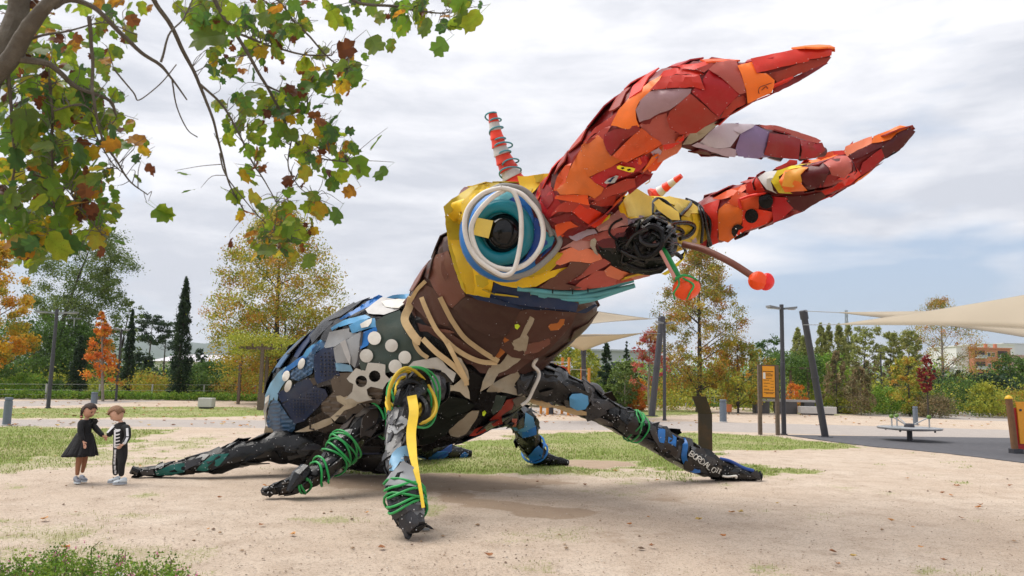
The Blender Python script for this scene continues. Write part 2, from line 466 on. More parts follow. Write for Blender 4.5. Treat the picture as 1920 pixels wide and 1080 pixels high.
za.data.foreach_set('color', zc.ravel())
tag(ground, kind='structure')
cap = me_obj('ground', [(0, 0, -0.012)] + [tuple(V[j]) for j in range(na)], [(0, 1 + j, 1 + (j + 1) % na) for j in range(na)], GM)
cap.data.color_attributes.new('Zone', 'FLOAT_COLOR', 'POINT')
tag(cap, kind='structure')

# rubber play surface, a thin slab on the sand
rp = [G(x, y) for x, y in [(1474, 816), (1620, 818), (1920, 822), (2500, 836), (2700, 960), (2200, 900), (1920, 868), (1780, 851), (1700, 843), (1640, 838), (1560, 828)]]
n = len(rp)
rub = me_obj('rubber_surface', [(p.x, p.y, 0.012) for p in rp] + [(p.x, p.y, -0.06) for p in rp], [tuple(range(n))[::-1]] + [(i, (i + 1) % n, n + (i + 1) % n, n + i) for i in range(n)],
             plain('rubber', (0.085, 0.085, 0.095), 0.9, nscale=6, amt=0.45, bump=0.3))
tag(rub, kind='structure')
bm_ = bmesh.new(); bm_.from_mesh(rub.data); bmesh.ops.recalc_face_normals(bm_, faces=bm_.faces); bm_.to_mesh(rub.data); bm_.free()

# grass blades, dry straw and low weeds where the turf is
def blades(name, n, xr, yr, hmin, hmax, w, thr, colA, colB, seed, lab=None):
    rs = np.random.RandomState(seed)
    # more blades near the camera
    px = rs.uniform(xr[0], xr[1], n); py = rs.uniform(yr[0], yr[1], n)
    pts = []
    xi, yi = px - 960, 540 - py
    x = xi * CR - yi * SR; y = xi * SR + yi * CR
    rx, ry, rz = x, F * CT - y * ST, F * ST + y * CT
    ok = rz < -20
    t = -CAMH / rz[ok]; X = rx[ok] * t; Y = ry[ok] * t
    X += rs.normal(0, 0.1, len(X)); Y += rs.normal(0, 0.15, len(X))
    g, p, d = zones(X, Y)
    keep = (g * (0.6 + 0.4 * vnoise(X, Y, 2.5, 4)) > rs.uniform(thr, 1, len(X))) & (d < 0.6)
    X, Y, g = X[keep], Y[keep], g[keep]; n = len(X)
    h = rs.uniform(hmin, hmax, n) * (0.5 + 0.5 * g); a = rs.uniform(0, 2 * math.pi, n); lean = rs.normal(0, 0.5, (n, 2)) * h[:, None]
    ww = w * rs.uniform(0.6, 1.3, n) * (1 + Y / 22)
    V = np.zeros((n, 3, 3)); dx, dy = np.cos(a) * ww, np.sin(a) * ww
    V[:, 0] = np.stack([X - dx, Y - dy, np.full(n, -0.02)], 1); V[:, 1] = np.stack([X + dx, Y + dy, np.full(n, -0.02)], 1)
    V[:, 2] = np.stack([X + lean[:, 0], Y + lean[:, 1], h], 1)
    k = rs.uniform(0, 1, (n, 1)); cols = np.array(colA) * (1 - k) + np.array(colB) * k
    dry = rs.uniform(0, 1, n) < 0.2; cols[dry] = np.array([0.46, 0.39, 0.22]) * rs.uniform(0.7, 1.1, (dry.sum(), 1))
    o = np_obj(name, V.reshape(-1, 3), np.arange(n * 3).reshape(-1, 3), leafmat('grass', 0.6, 0.3), col=cols)
    return tag(o, lab or 'short green grass growing in patches on the sandy ground', 'grass', kind='stuff')
blades('grass', 190000, (-60, 1980), (744, 905), 0.015, 0.034, 0.006, 0.16, (0.16, 0.235, 0.04), (0.33, 0.39, 0.10), 5)
blades('grass', 60000, (-60, 1980), (905, 1085), 0.01, 0.030, 0.0022, 0.12, (0.17, 0.24, 0.04), (0.36, 0.34, 0.12), 6, 'thin dry grass tufts on the bare sand in front')

# pebbles, clods and fallen leaves
def scatter_bits(name, n, yr, smin, smax, cols, seed, lab, cat, flat=0.5, xr=(-40, 1960)):
    rs = np.random.RandomState(seed)
    px = rs.uniform(xr[0], xr[1], n); py = rs.uniform(yr[0], yr[1], n)
    P3 = np.array([tuple(G(a, b)) for a, b in zip(px, py)])
    s = rs.uniform(0, 1, n) ** 3 * (smax - smin) + smin
    base = np.array([(1, 0, 0), (0, 1, 0), (-1, 0, 0), (0, -1, 0), (0, 0, 1), (0, 0, -0.4)], float)
    fc = np.array([(0, 1, 4), (1, 2, 4), (2, 3, 4), (3, 0, 4), (1, 0, 5), (2, 1, 5), (3, 2, 5), (0, 3, 5)])
    a = rs.uniform(0, 6.28, n)
    V = base[None] * rs.uniform(0.6, 1.3, (n, 6, 1)); V[:, :, 2] *= flat
    ca, sa = np.cos(a)[:, None], np.sin(a)[:, None]
    X = V[:, :, 0] * ca - V[:, :, 1] * sa; Y = V[:, :, 0] * sa + V[:, :, 1] * ca
    V = np.stack([X, Y, V[:, :, 2]], -1) * s[:, None, None] + P3[:, None]
    Fc = (fc[None] + (np.arange(n) * 6)[:, None, None]).reshape(-1, 3)
    cc = np.array(cols)[rs.randint(0, len(cols), n)] * rs.uniform(0.8, 1.2, (n, 1))
    o = np_obj(name, V.reshape(-1, 3), Fc, leafmat('bits', 0.8, 0.0), col=np.repeat(cc, 8, 0))
    return tag(o, lab, cat, kind='stuff')
scatter_bits('pebbles', 14000, (790, 1085), 0.002, 0.012, [(0.28, 0.2, 0.14), (0.5, 0.42, 0.34), (0.2, 0.15, 0.11), (0.6, 0.54, 0.47)], 1, 'small pebbles and crumbs of earth on the sand', 'pebbles')
scatter_bits('clods', 90, (880, 1070), 0.012, 0.035, [(0.13, 0.08, 0.05), (0.3, 0.2, 0.12)], 2, 'dark clods and bark bits on the sand', 'debris')

def leaf_litter(name, n, xr, yr, s0, s1, seed, lab):
    rs = np.random.RandomState(seed); V = []; Fc = []; C = []
    for i in range(n):
        p = G(rs.uniform(*xr), rs.uniform(*yr)); s = rs.uniform(s0, s1); a = rs.uniform(0, 6.28)
        q = [(1, 0), (0.3, 0.5), (-0.2, 0.9), (-0.7, 0.4), (-1, 0), (-0.6, -0.5), (0, -0.8), (0.5, -0.4)]
        b = len(V)
        for (x, y) in q:
            V.append((p.x + (x * math.cos(a) - y * math.sin(a)) * s, p.y + (x * math.sin(a) + y * math.cos(a)) * s, 0.012 + rs.uniform(0, 0.5) * s))
        V.append((p.x, p.y, 0.008))
        for k in range(8): Fc.append((b + k, b + (k + 1) % 8, b + 8))
        c = [(0.42, 0.17, 0.05), (0.5, 0.25, 0.09), (0.28, 0.12, 0.05), (0.48, 0.33, 0.1)][rs.randint(4)]
        C += [c] * 8
    o = np_obj(name, np.array(V), np.array(Fc), leafmat('litter', 0.7, 0.1), col=np.array(C))
    return tag(o, lab, 'fallen leaves', kind='stuff')
leaf_litter('fallen_leaves', 420, (0, 1900), (752, 800), 0.05, 0.09, 3, 'brown fallen leaves dotted over the far paths and grass')
leaf_litter('fallen_leaves', 70, (0, 1900), (800, 1070), 0.02, 0.05, 4, 'sparse brown leaves lying on the near sand and turf')
leaf_litter('fallen_leaves', 260, (950, 1200), (770, 782), 0.04, 0.08, 5, 'orange leaves strewn in front of the climbing frame')
# ============================================================= THE BEETLE
beetle = thing('beetle_sculpture', 'giant stag beetle sculpture patched from coloured scrap plastic, red jaws raised', 'sculpture', (-0.2, 10.6, 0))
LAT = Vector((0.65, 0.76, 0)).normalized()        # across the beetle
AXD = Vector((0.76, -0.65, 0)).normalized()       # where it faces

def loft_core(name, stations, mat, side=1.0, n=28, lat=LAT, jit=0.02, subdiv=5, power=1.0):
    """stations: (top px, top py, bottom px, bottom py, depth, side factor)"""
    C, U, S = [], [], []
    for tx, ty, bx, by, d, sf in stations:
        a, b = P(tx, ty, d), P(bx, by, d)
        C.append((a + b) / 2); U.append((a - b) / 2); S.append(sf * (a - b).length / 2)
    Cc = catmull(C, subdiv); Uc = catmull(U, subdiv); Sc = [v.x for v in catmull([Vector((s, 0, 0)) for s in S], subdiv)]
    V, Fs = [], []
    m = len(Cc)
    for i in range(m):
        for k in range(n):
            a = 2 * math.pi * k / n
            j = 1 + jit * mnoise.noise(Vector((i * 0.7, math.cos(a) * 2.2, math.sin(a) * 2.2))) * 2
            V.append(Cc[i] + Uc[i] * math.cos(a) * j + lat * Sc[i] * math.sin(a) * j)
    for i in range(m - 1):
        for k in range(n):
            k2 = (k + 1) % n
            Fs.append((i * n + k, i * n + k2, (i + 1) * n + k2, (i + 1) * n + k))
    Fs.append(tuple(range(n))[::-1]); Fs.append(tuple((m - 1) * n + k for k in range(n)))
    o = me_obj(name, V, Fs, mat, beetle)
    bm = bmesh.new(); bm.from_mesh(o.data); bmesh.ops.triangulate(bm, faces=bm.faces)
    bmesh.ops.recalc_face_normals(bm, faces=bm.faces); bm.to_mesh(o.data)
    tree = BVHTree.FromBMesh(bm); bm.free()
    o.data.shade_smooth(); o.data.set_sharp_from_angle(angle=math.radians(14))
    return o, tree
def px_tube(pts, n=5):
    """(px, py, depth, radius in photo pixels) -> smooth 3-D points and radii in metres"""
    C = catmull([P(p[0], p[1], p[2]) for p in pts], n)
    Rr = [max(0.003, v.x) for v in catmull([Vector((p[3] * scale_at(p[2]), 0, 0)) for p in pts], n)]
    return C, Rr
def tube_core(name, pts, mat, n=14, flat=1.0, jit=0.03, sub=5, parent=None):
    C, Rr = px_tube(pts, sub)
    mb = MB().tube(C, Rr, n, flat=flat, jit=jit)
    o = me_obj(name, mb.v, mb.f, mat, parent or beetle)
    bm = bmesh.new(); bm.from_mesh(o.data); bmesh.ops.triangulate(bm, faces=bm.faces)
    bmesh.ops.recalc_face_normals(bm, faces=bm.faces); bm.to_mesh(o.data)
    tree = BVHTree.FromBMesh(bm); bm.free()
    o.data.shade_smooth(); o.data.set_sharp_from_angle(angle=math.radians(20))
    return o, tree, C, Rr

M_ = {
    'maroon': plastic('maroon', (0.095, 0.007, 0.009)), 'darkred': plastic('darkred', (0.23, 0.007, 0.008), 0.4),
    'crimson': plastic('crimson', (0.42, 0.008, 0.012), 0.35), 'red': plastic('red', (0.66, 0.028, 0.014), 0.4),
    'scarlet': plastic('scarlet', (0.76, 0.04, 0.010), 0.4), 'orangered': plastic('orangered', (0.74, 0.085, 0.010), 0.42),
    'orange': plastic('orange', (0.82, 0.165, 0.018), 0.45), 'amber': plastic('amber', (0.78, 0.34, 0.03), 0.45),
    'brownred': plastic('brownred', (0.37, 0.030, 0.015), 0.45), 'rose': plastic('rose', (0.50, 0.10, 0.075), 0.5),
    'pink': plastic('pink', (0.56, 0.25, 0.21), 0.5), 'salmon': plastic('salmon', (0.70, 0.19, 0.09), 0.5),
    'mauve': plastic('mauve', (0.42, 0.25, 0.27), 0.4), 'lilac': plastic('lilac', (0.40, 0.31, 0.37), 0.5),
    'purple': plastic('purple', (0.27, 0.19, 0.36), 0.5), 'lavgrey': plastic('lavgrey', (0.46, 0.41, 0.45), 0.55),
    'yellow': plastic('yellow', (0.78, 0.50, 0.012), 0.45), 'olive': plastic('olive', (0.55, 0.39, 0.012), 0.5),
    'paleyellow': plastic('paleyellow', (0.84, 0.62, 0.12), 0.45), 'lemon': plastic('lemon', (0.78, 0.62, 0.02), 0.45),
    'blue': plastic('blue', (0.01, 0.16, 0.50), 0.4), 'skyblue': plastic('skyblue', (0.10, 0.34, 0.60), 0.4),
    'royal': plastic('royal', (0.008, 0.06, 0.30), 0.4), 'navy': plastic('navy', (0.006, 0.020, 0.066), 0.45, dirt=0.2),
    'steel': plastic('steel', (0.025, 0.085, 0.18), 0.45), 'paleblue': plastic('paleblue', (0.18, 0.36, 0.52), 0.45),
    'teal': plastic('teal', (0.008, 0.23, 0.30), 0.3), 'turquoise': plastic('turquoise', (0.13, 0.47, 0.54), 0.45),
    'green': plastic('green', (0.035, 0.055, 0.045), 0.4), 'jadegreen': plastic('jadegreen', (0.01, 0.13, 0.11), 0.3),
    'grey': plastic('grey', (0.27, 0.28, 0.29), 0.5), 'lightgrey': plastic('lightgrey', (0.52, 0.51, 0.50), 0.55),
    'dgrey': plastic('dgrey', (0.040, 0.040, 0.044), 0.28, dirt=0.12, spec=0.4), 'taupe': plastic('taupe', (0.10, 0.078, 0.06), 0.55),
    'brown': plastic('brown', (0.105, 0.042, 0.03), 0.45), 'dbrown': plastic('dbrown', (0.055, 0.022, 0.016), 0.45),
    'redbrown': plastic('redbrown', (0.17, 0.065, 0.045), 0.45), 'rust': plastic('rust', (0.40, 0.12, 0.02), 0.5),
    'black': plastic('black', (0.004, 0.004, 0.0045), 0.17, dirt=0.0, spec=0.5, bump=0.7, vary=0.1), 'blackm': plastic('blackm', (0.005, 0.005, 0.0055), 0.26, dirt=0.0, bump=0.7, spec=0.22),
    'greenblack': plastic('greenblack', (0.007, 0.011, 0.008), 0.3, dirt=0.04, bump=0.7, spec=0.2),
    'brownblack': plastic('brownblack', (0.025, 0.018, 0.014), 0.4, dirt=0.15, bump=0.5),
    'white': plastic('white', (0.70, 0.68, 0.62), 0.6, dirt=0.3), 'cloth': plastic('cloth', (0.46, 0.40, 0.30), 0.85, dirt=0.5, dirt_c=(0.2, 0.16, 0.1), spec=0.1, bump=0.5),
    'tan': plastic('tan', (0.60, 0.44, 0.24), 0.8, dirt=0.35, spec=0.15, bump=0.4), 'strapyellow': plastic('strapyellow', (0.74, 0.50, 0.03), 0.6),
    'fluo': plain('fluo', (0.62, 0.80, 0.03), 0.5), 'hosegreen': plastic('hosegreen', (0.02, 0.30, 0.07), 0.35),
    'eyeblack': plastic('eyeblack', (0.002, 0.002, 0.0025), 0.07, dirt=0.0, bump=0.12, spec=0.35),
    'hosewhite': plastic('hosewhite', (0.66, 0.63, 0.58), 0.45, dirt=0.3), 'hosegrey': plastic('hosegrey', (0.34, 0.33, 0.31), 0.5),
    'cyanrope': plastic('cyanrope', (0.10, 0.38, 0.45), 0.6), 'conered': plastic('conered', (0.78, 0.05, 0.02), 0.4, dirt=0.15),
    'conewhite': plastic('conewhite', (0.62, 0.60, 0.57), 0.5, dirt=0.5), 'lamporange': plastic('lamporange', (0.95, 0.085, 0.01), 0.35, dirt=0.1),
    'lampred': plastic('lampred', (0.80, 0.02, 0.02), 0.3, dirt=0.1),
}
SCREW = plain('screw_steel', (0.6, 0.6, 0.6), 0.35, metal=0.6)

abdomen, T_abd = loft_core('abdomen', [
    (520, 768, 530, 838, 12.8, 0.5), (526, 716, 576, 856, 12.45, 0.68), (566, 658, 644, 856, 12.1, 0.85), (632, 608, 740, 846, 11.6, 0.95),
    (705, 568, 850, 828, 11.1, 1.0), (775, 558, 935, 785, 10.7, 0.95), (830, 560, 980, 740, 10.4, 0.85)], M_['blackm'], n=36)
thorax, T_tho = loft_core('thorax', [
    (785, 566, 935, 775, 10.6, 0.72), (815, 506, 1010, 690, 10.3, 0.8), (846, 472, 1060, 640, 9.9, 0.85), (870, 440, 1098, 588, 9.6, 0.95), (930, 440, 1090, 560, 9.3, 0.8)], M_['dbrown'], n=32)
head, T_head = loft_core('head', [
    (866, 400, 905, 545, 9.1, 0.25), (880, 366, 955, 556, 9.05, 0.55), (905, 352, 1040, 556, 8.9, 0.95), (1000, 345, 1120, 535, 8.7, 0.95),
    (1110, 352, 1195, 512, 8.5, 0.85), (1185, 372, 1240, 500, 8.25, 0.6)], M_['maroon'], n=34)
# the far cheek of the head carries the second jaw
cheek, T_cheek, _, _ = tube_core('cheek', [(1150, 440, 9.0, 60), (1230, 425, 9.6, 56), (1290, 422, 10.1, 44), (1320, 420, 10.35, 40)], M_['olive'], 16)
jawA, T_jawA, CA, RA = tube_core('mandible', [(1058, 412, 8.35, 52), (1075, 378, 8.15, 60), (1106, 338, 7.9, 66), (1154, 286, 7.6, 70), (1200, 238, 7.35, 69), (1248, 200, 7.1, 68), (1290, 184, 6.95, 68),
    (1340, 168, 6.8, 58), (1400, 152, 6.7, 38), (1460, 130, 6.6, 28), (1520, 106, 6.5, 18), (1555, 97, 6.45, 10)], M_['darkred'], 16)
prongA, T_prA, _, _ = tube_core('mandible_prong', [(1270, 240, 7.2, 34), (1320, 262, 7.3, 26), (1380, 264, 7.45, 29), (1440, 269, 7.6, 26), (1500, 280, 7.75, 20), (1545, 285, 7.85, 9)], M_['maroon'], 12)
jawB, T_jawB, CB, RB = tube_core('mandible', [(1310, 422, 10.3, 36), (1345, 410, 10.1, 46), (1400, 388, 9.8, 46), (1450, 368, 9.5, 42), (1510, 345, 9.2, 38), (1570, 323, 9.0, 34),
    (1630, 290, 8.8, 25), (1680, 260, 8.65, 15), (1710, 244, 8.55, 7)], M_['darkred'], 16)
prongB, T_prB, _, _ = tube_core('mandible_prong', [(1430, 345, 9.3, 20), (1470, 340, 9.0, 22), (1530, 330, 8.75, 24), (1575, 318, 8.6, 23), (1600, 310, 8.55, 12)], M_['maroon'], 12)

# ---- panels: traced plates laid over the body, real thickness, one edge lifted
PANELS = 0
traced_polys = []
def densify(poly, step, jit):
    out = []
    for i in range(len(poly)):
        a = poly[i]; b = poly[(i + 1) % len(poly)]
        k = max(1, int(math.hypot(b[0] - a[0], b[1] - a[1]) / step))
        for j in range(k):
            t = j / k; x = a[0] + (b[0] - a[0]) * t; y = a[1] + (b[1] - a[1]) * t
            if j: x += rnd.uniform(-jit, jit); y += rnd.uniform(-jit, jit)
            out.append((x, y))
    return out
def pip(x, y, poly):
    r = False; j = len(poly) - 1
    for i in range(len(poly)):
        if (poly[i][1] > y) != (poly[j][1] > y) and x < (poly[j][0] - poly[i][0]) * (y - poly[i][1]) / (poly[j][1] - poly[i][1]) + poly[i][0]: r = not r
        j = i
    return r
def smooth_depths(idx_n, known, it=30):
    return known
SCREWS = {}
def add_screw(owner, p, nrm, r=0.011):
    SCREWS.setdefault(owner.name, (owner, MB()))[1].lathe(p, [(r, -r), (r, r * 0.4), (r * 0.5, r * 0.8)], 6, nrm)
def panel(owner, trees, poly, mat, lift=0.02, tilt=0.012, thick=0.016, name='panel', step=9, rib=None, stiff=8, screws=True, jit=0.8, label=None, edge=0.010, wob=0.009):
    """poly in photo pixels; plate is cast onto the body from the outside, stiffened, lifted and given thickness"""
    global PANELS
    if not isinstance(trees, (list, tuple)): trees = [trees]
    traced_polys.append(poly)
    xs = [p[0] for p in poly]; ys = [p[1] for p in poly]
    bd = densify(poly, step, jit)
    pts = list(bd)
    y = min(ys) + step / 2; row = 0
    while y < max(ys):
        x = min(xs) + step / 2 + (row % 2) * step / 2
        while x < max(xs):
            if pip(x, y, poly) and min((x - q[0]) ** 2 + (y - q[1]) ** 2 for q in bd) > (step * 0.55) ** 2: pts.append((x + rnd.uniform(-1, 1) * step * 0.12, y + rnd.uniform(-1, 1) * step * 0.12))
            x += step
        y += step; row += 1
    nb = len(bd)
    r = delaunay_2d_cdt([Vector(p) for p in pts], [(i, (i + 1) % nb) for i in range(nb)], [list(range(nb))], 1, 1e-5)
    vs, fs = r[0], [list(f) for f in r[2]]
    tris = []
    for f in fs:
        for k in range(1, len(f) - 1): tris.append((f[0], f[k], f[k + 1]))
    T = []
    for v in vs:
        rr = ray(v.x, v.y); rr = rr / rr.y; L_ = rr.length; best = None
        for t_ in trees:
            h = t_.ray_cast(CAM, rr)
            if h[0] is not None and (best is None or h[0].y < best): best = h[0].y
        T.append(best)
    nbrs = [set() for _ in vs]
    for a, b, c in tris: nbrs[a] |= {b, c}; nbrs[b] |= {a, c}; nbrs[c] |= {a, b}
    kn = [t for t in T if t is not None]
    if not kn:
        best = None
        for t_ in trees:
            c = P(sum(xs) / len(xs), sum(ys) / len(ys), 9); q = t_.find_nearest(c)
            if q[0] is not None: best = q[0].y
        kn = [best]
    med = sorted(kn)[len(kn) // 2]
    hit = list(T)
    todo = [i for i, t in enumerate(T) if t is None]
    for _ in range(40):
        if not todo: break
        nxt = []; upd = {}
        for i in todo:
            q = [T[j] for j in nbrs[i] if T[j] is not None]
            if q: upd[i] = sum(q) / len(q) + 0.015
            else: nxt.append(i)
        for i, v in upd.items(): T[i] = v
        todo = nxt
    T = [med if t is None else t for t in T]
    H = list(T)
    for _ in range(stiff):
        T = [0.5 * T[i] + 0.5 * (sum(T[j] for j in nbrs[i]) / max(1, len(nbrs[i]))) for i in range(len(T))]
    over = max((T[i] - H[i] for i in range(len(T)) if hit[i] is not None), default=0)
    T = [min(T[i], H[i]) if hit[i] is not None else T[i] for i in range(len(T))]
    ang = rnd.uniform(0, 6.28); cx, cy = sum(xs) / len(xs), sum(ys) / len(ys); ext = max(max(xs) - min(xs), max(ys) - min(ys), 1) / 2
    W = []; fa = rnd.uniform(0, 6.28); fk = rnd.choice([0, 0, 0.025, -0.02, 0.03]) if ext > 12 else 0; fo_ = rnd.uniform(-0.3, 0.3)
    for i, v in enumerate(vs):
        u = ((v.x - cx) * math.cos(ang) + (v.y - cy) * math.sin(ang)) / ext
        q = lift + tilt * (0.5 + 0.5 * u) - (min(edge, lift * 0.6) if i < nb else 0) + (fk if screws else 0) * abs(((v.x - cx) * math.cos(fa) + (v.y - cy) * math.sin(fa)) / ext - fo_)
        if rib:
            ra, per, amp = rib
            s = ((v.x) * math.cos(ra) + v.y * math.sin(ra)) / per
            q += amp * (1 if (s % 1) < 0.5 else -0.4)
        q += wob * mnoise.noise(Vector((v.x * 0.03, v.y * 0.03, PANELS)))
        W.append(P(v.x, v.y, T[i] - q))
    nv = len(W); cen = sum(W, Vector()) / nv
    back = []
    for i, w in enumerate(W):
        back.append(w + (w - CAM).normalized() * thick)
    comp = list(range(nv))
    def root_(i):
        while comp[i] != i: comp[i] = comp[comp[i]]; i = comp[i]
        return i
    for a, b, c in tris: comp[root_(a)] = root_(b); comp[root_(b)] = root_(c)
    cnt = {}
    for t in tris: cnt[root_(t[0])] = cnt.get(root_(t[0]), 0) + 1
    big = max(cnt, key=cnt.get)
    faces = [t for t in tris if root_(t[0]) == big]
    used = sorted({i for t in faces for i in t}); mp_ = {o_: k for k, o_ in enumerate(used)}
    faces = [tuple(mp_[i] for i in t) for t in faces]; W = [W[i] for i in used]; back = [back[i] for i in used]; nv = len(W)
    # orient front towards the viewer side
    a, b, c = [W[k] for k in faces[0]]
    if (b - a).cross(c - a).dot(CAM - a) < 0: faces = [t[::-1] for t in faces]
    edges = {}
    for t in faces:
        for k in range(3):
            e = (t[k], t[(k + 1) % 3]); edges[e] = edges.get(e, 0) + 1
    allf = faces + [tuple(nv + k for k in t[::-1]) for t in faces]
    for (a, b) in edges:
        if (b, a) not in edges: allf.append((b, a, nv + a, nv + b))
    o = me_obj(name, W + back, allf, M_[mat] if isinstance(mat, str) else mat, owner, smooth=True, sharp=20 if rib else 42)
    PANELS += 1
    if label: o['label'] = label
    if screws:
        per = 0; lastp = None
        for i in range(nb):
            v = vs[i]
            q = (v.x + (cx - v.x) * 0.12, v.y + (cy - v.y) * 0.12)
            if lastp is None or math.hypot(q[0] - lastp[0], q[1] - lastp[1]) > rnd.uniform(18, 34):
                if lastp is not None and not pip(q[0], q[1], poly): continue
                p = P(q[0], q[1], T[i] - lift - tilt * 0.6 - 0.012)
                add_screw(owner, p, CAM - p, 0.62 * scale_at(p.y) * rnd.uniform(0.7, 1.2)); lastp = q
    return o
def ropepx(owner, pts, r, mat, trees=None, name='hose', lift=0.0, n=8, sub=6, flat=1.0, label=None):
    """hose or strap lying on the body: (px, py[, depth])"""
    Q = []
    for p in catmull([Vector((p[0], p[1], 0)) for p in pts], sub):
        Q.append(p)
    ds = []
    known = lerplist([p[2] if len(p) > 2 else -1 for p in pts], len(Q))
    for i, q in enumerate(Q):
        d = None
        if trees:
            rr = ray(q.x, q.y); rr = rr / rr.y
            for t_ in trees:
                h = t_.ray_cast(CAM, rr)
                if h[0] is not None and (d is None or h[0].y < d): d = h[0].y
        else: d = known[i]
        ds.append(d)
    for i in range(len(ds)):
        if ds[i] is None:
            c = [(abs(j - i), ds[j]) for j in range(len(ds)) if ds[j] is not None]
            ds[i] = min(c)[1] if c else 9.0
    for _ in range(3): ds = [min(ds[i], (ds[max(0, i - 1)] + ds[i] + ds[min(len(ds) - 1, i + 1)]) / 3) for i in range(len(ds))]
    C = [P(q.x, q.y, d - lift) for q, d in zip(Q, ds)]
    rm = [r * scale_at(d) for d in ds]
    if flat < 1:      # a strap: box section turned to face outwards
        V, Fs = [], []
        for i, c in enumerate(C):
            t = (C[min(i + 1, len(C) - 1)] - C[max(i - 1, 0)]).normalized(); vdir = (CAM - c).normalized(); s = t.cross(vdir).normalized()
            nn = s.cross(t).normalized()
            if nn.dot(vdir) < 0: nn = -nn
            h = rm[i] * flat
            V += [c - s * rm[i] - nn * h, c + s * rm[i] - nn * h, c + s * rm[i] * 0.97 + nn * h, c - s * rm[i] * 0.97 + nn * h]
            if i: b = 4 * i; Fs += [(b - 4 + k, b - 4 + (k + 1) % 4, b + (k + 1) % 4, b + k) for k in range(4)]
        Fs += [(3, 2, 1, 0), tuple(len(V) - 4 + k for k in range(4))]
        o = me_obj(name, V, Fs, M_[mat], owner, smooth=True, sharp=40)
        bm = bmesh.new(); bm.from_mesh(o.data); bmesh.ops.recalc_face_normals(bm, faces=bm.faces); bm.to_mesh(o.data); bm.free()
    else:
        o = MB().tube(C, rm, n).build(name, M_[mat], owner, smooth=True, sharp=60)
    if label: o['label'] = label
    return o
def circle_px(cx, cy, rx, ry=None, n=14, rot=0, a0=0, a1=360):
    ry = ry or rx; out = []
    for k in range(n):
        a = math.radians(a0 + (a1 - a0) * k / (n if a1 - a0 == 360 else n - 1))
        x, y = rx * math.cos(a), ry * math.sin(a)
        out.append((cx + x * math.cos(rot) - y * math.sin(rot), cy + x * math.sin(rot) + y * math.cos(rot)))
    return out
def closed(pts): return pts + [pts[0]]
REG = {'a': (820, 180, 4), 'b': (820, 400, 4), 'c': (1180, 60, 3.4286), 'd': (1100, 320, 4), 'e': (470, 530, 4), 'f': (700, 560, 4), 'g': (480, 760, 4), 'h': (960, 660, 4), 'p': (0, 0, 1)}
def rg(k, s):
    ox, oy, q = REG[k]; v = [float(t) for t in s.replace(',', ' ').split()]
    return [(ox + v[i] / q, oy + v[i + 1] / q) for i in range(0, len(v), 2)]
def panset(owner, trees, lines, base=0.012, dl=0.0035, **kw):
    for i, ln in enumerate(lines):
        col, k, s = ln[:3]; e = dict(kw); e.update(ln[3] if len(ln) > 3 else {})
        e.setdefault('lift', base + dl * (i % 9)); panel(owner, trees, rg(k, s), col, **e)
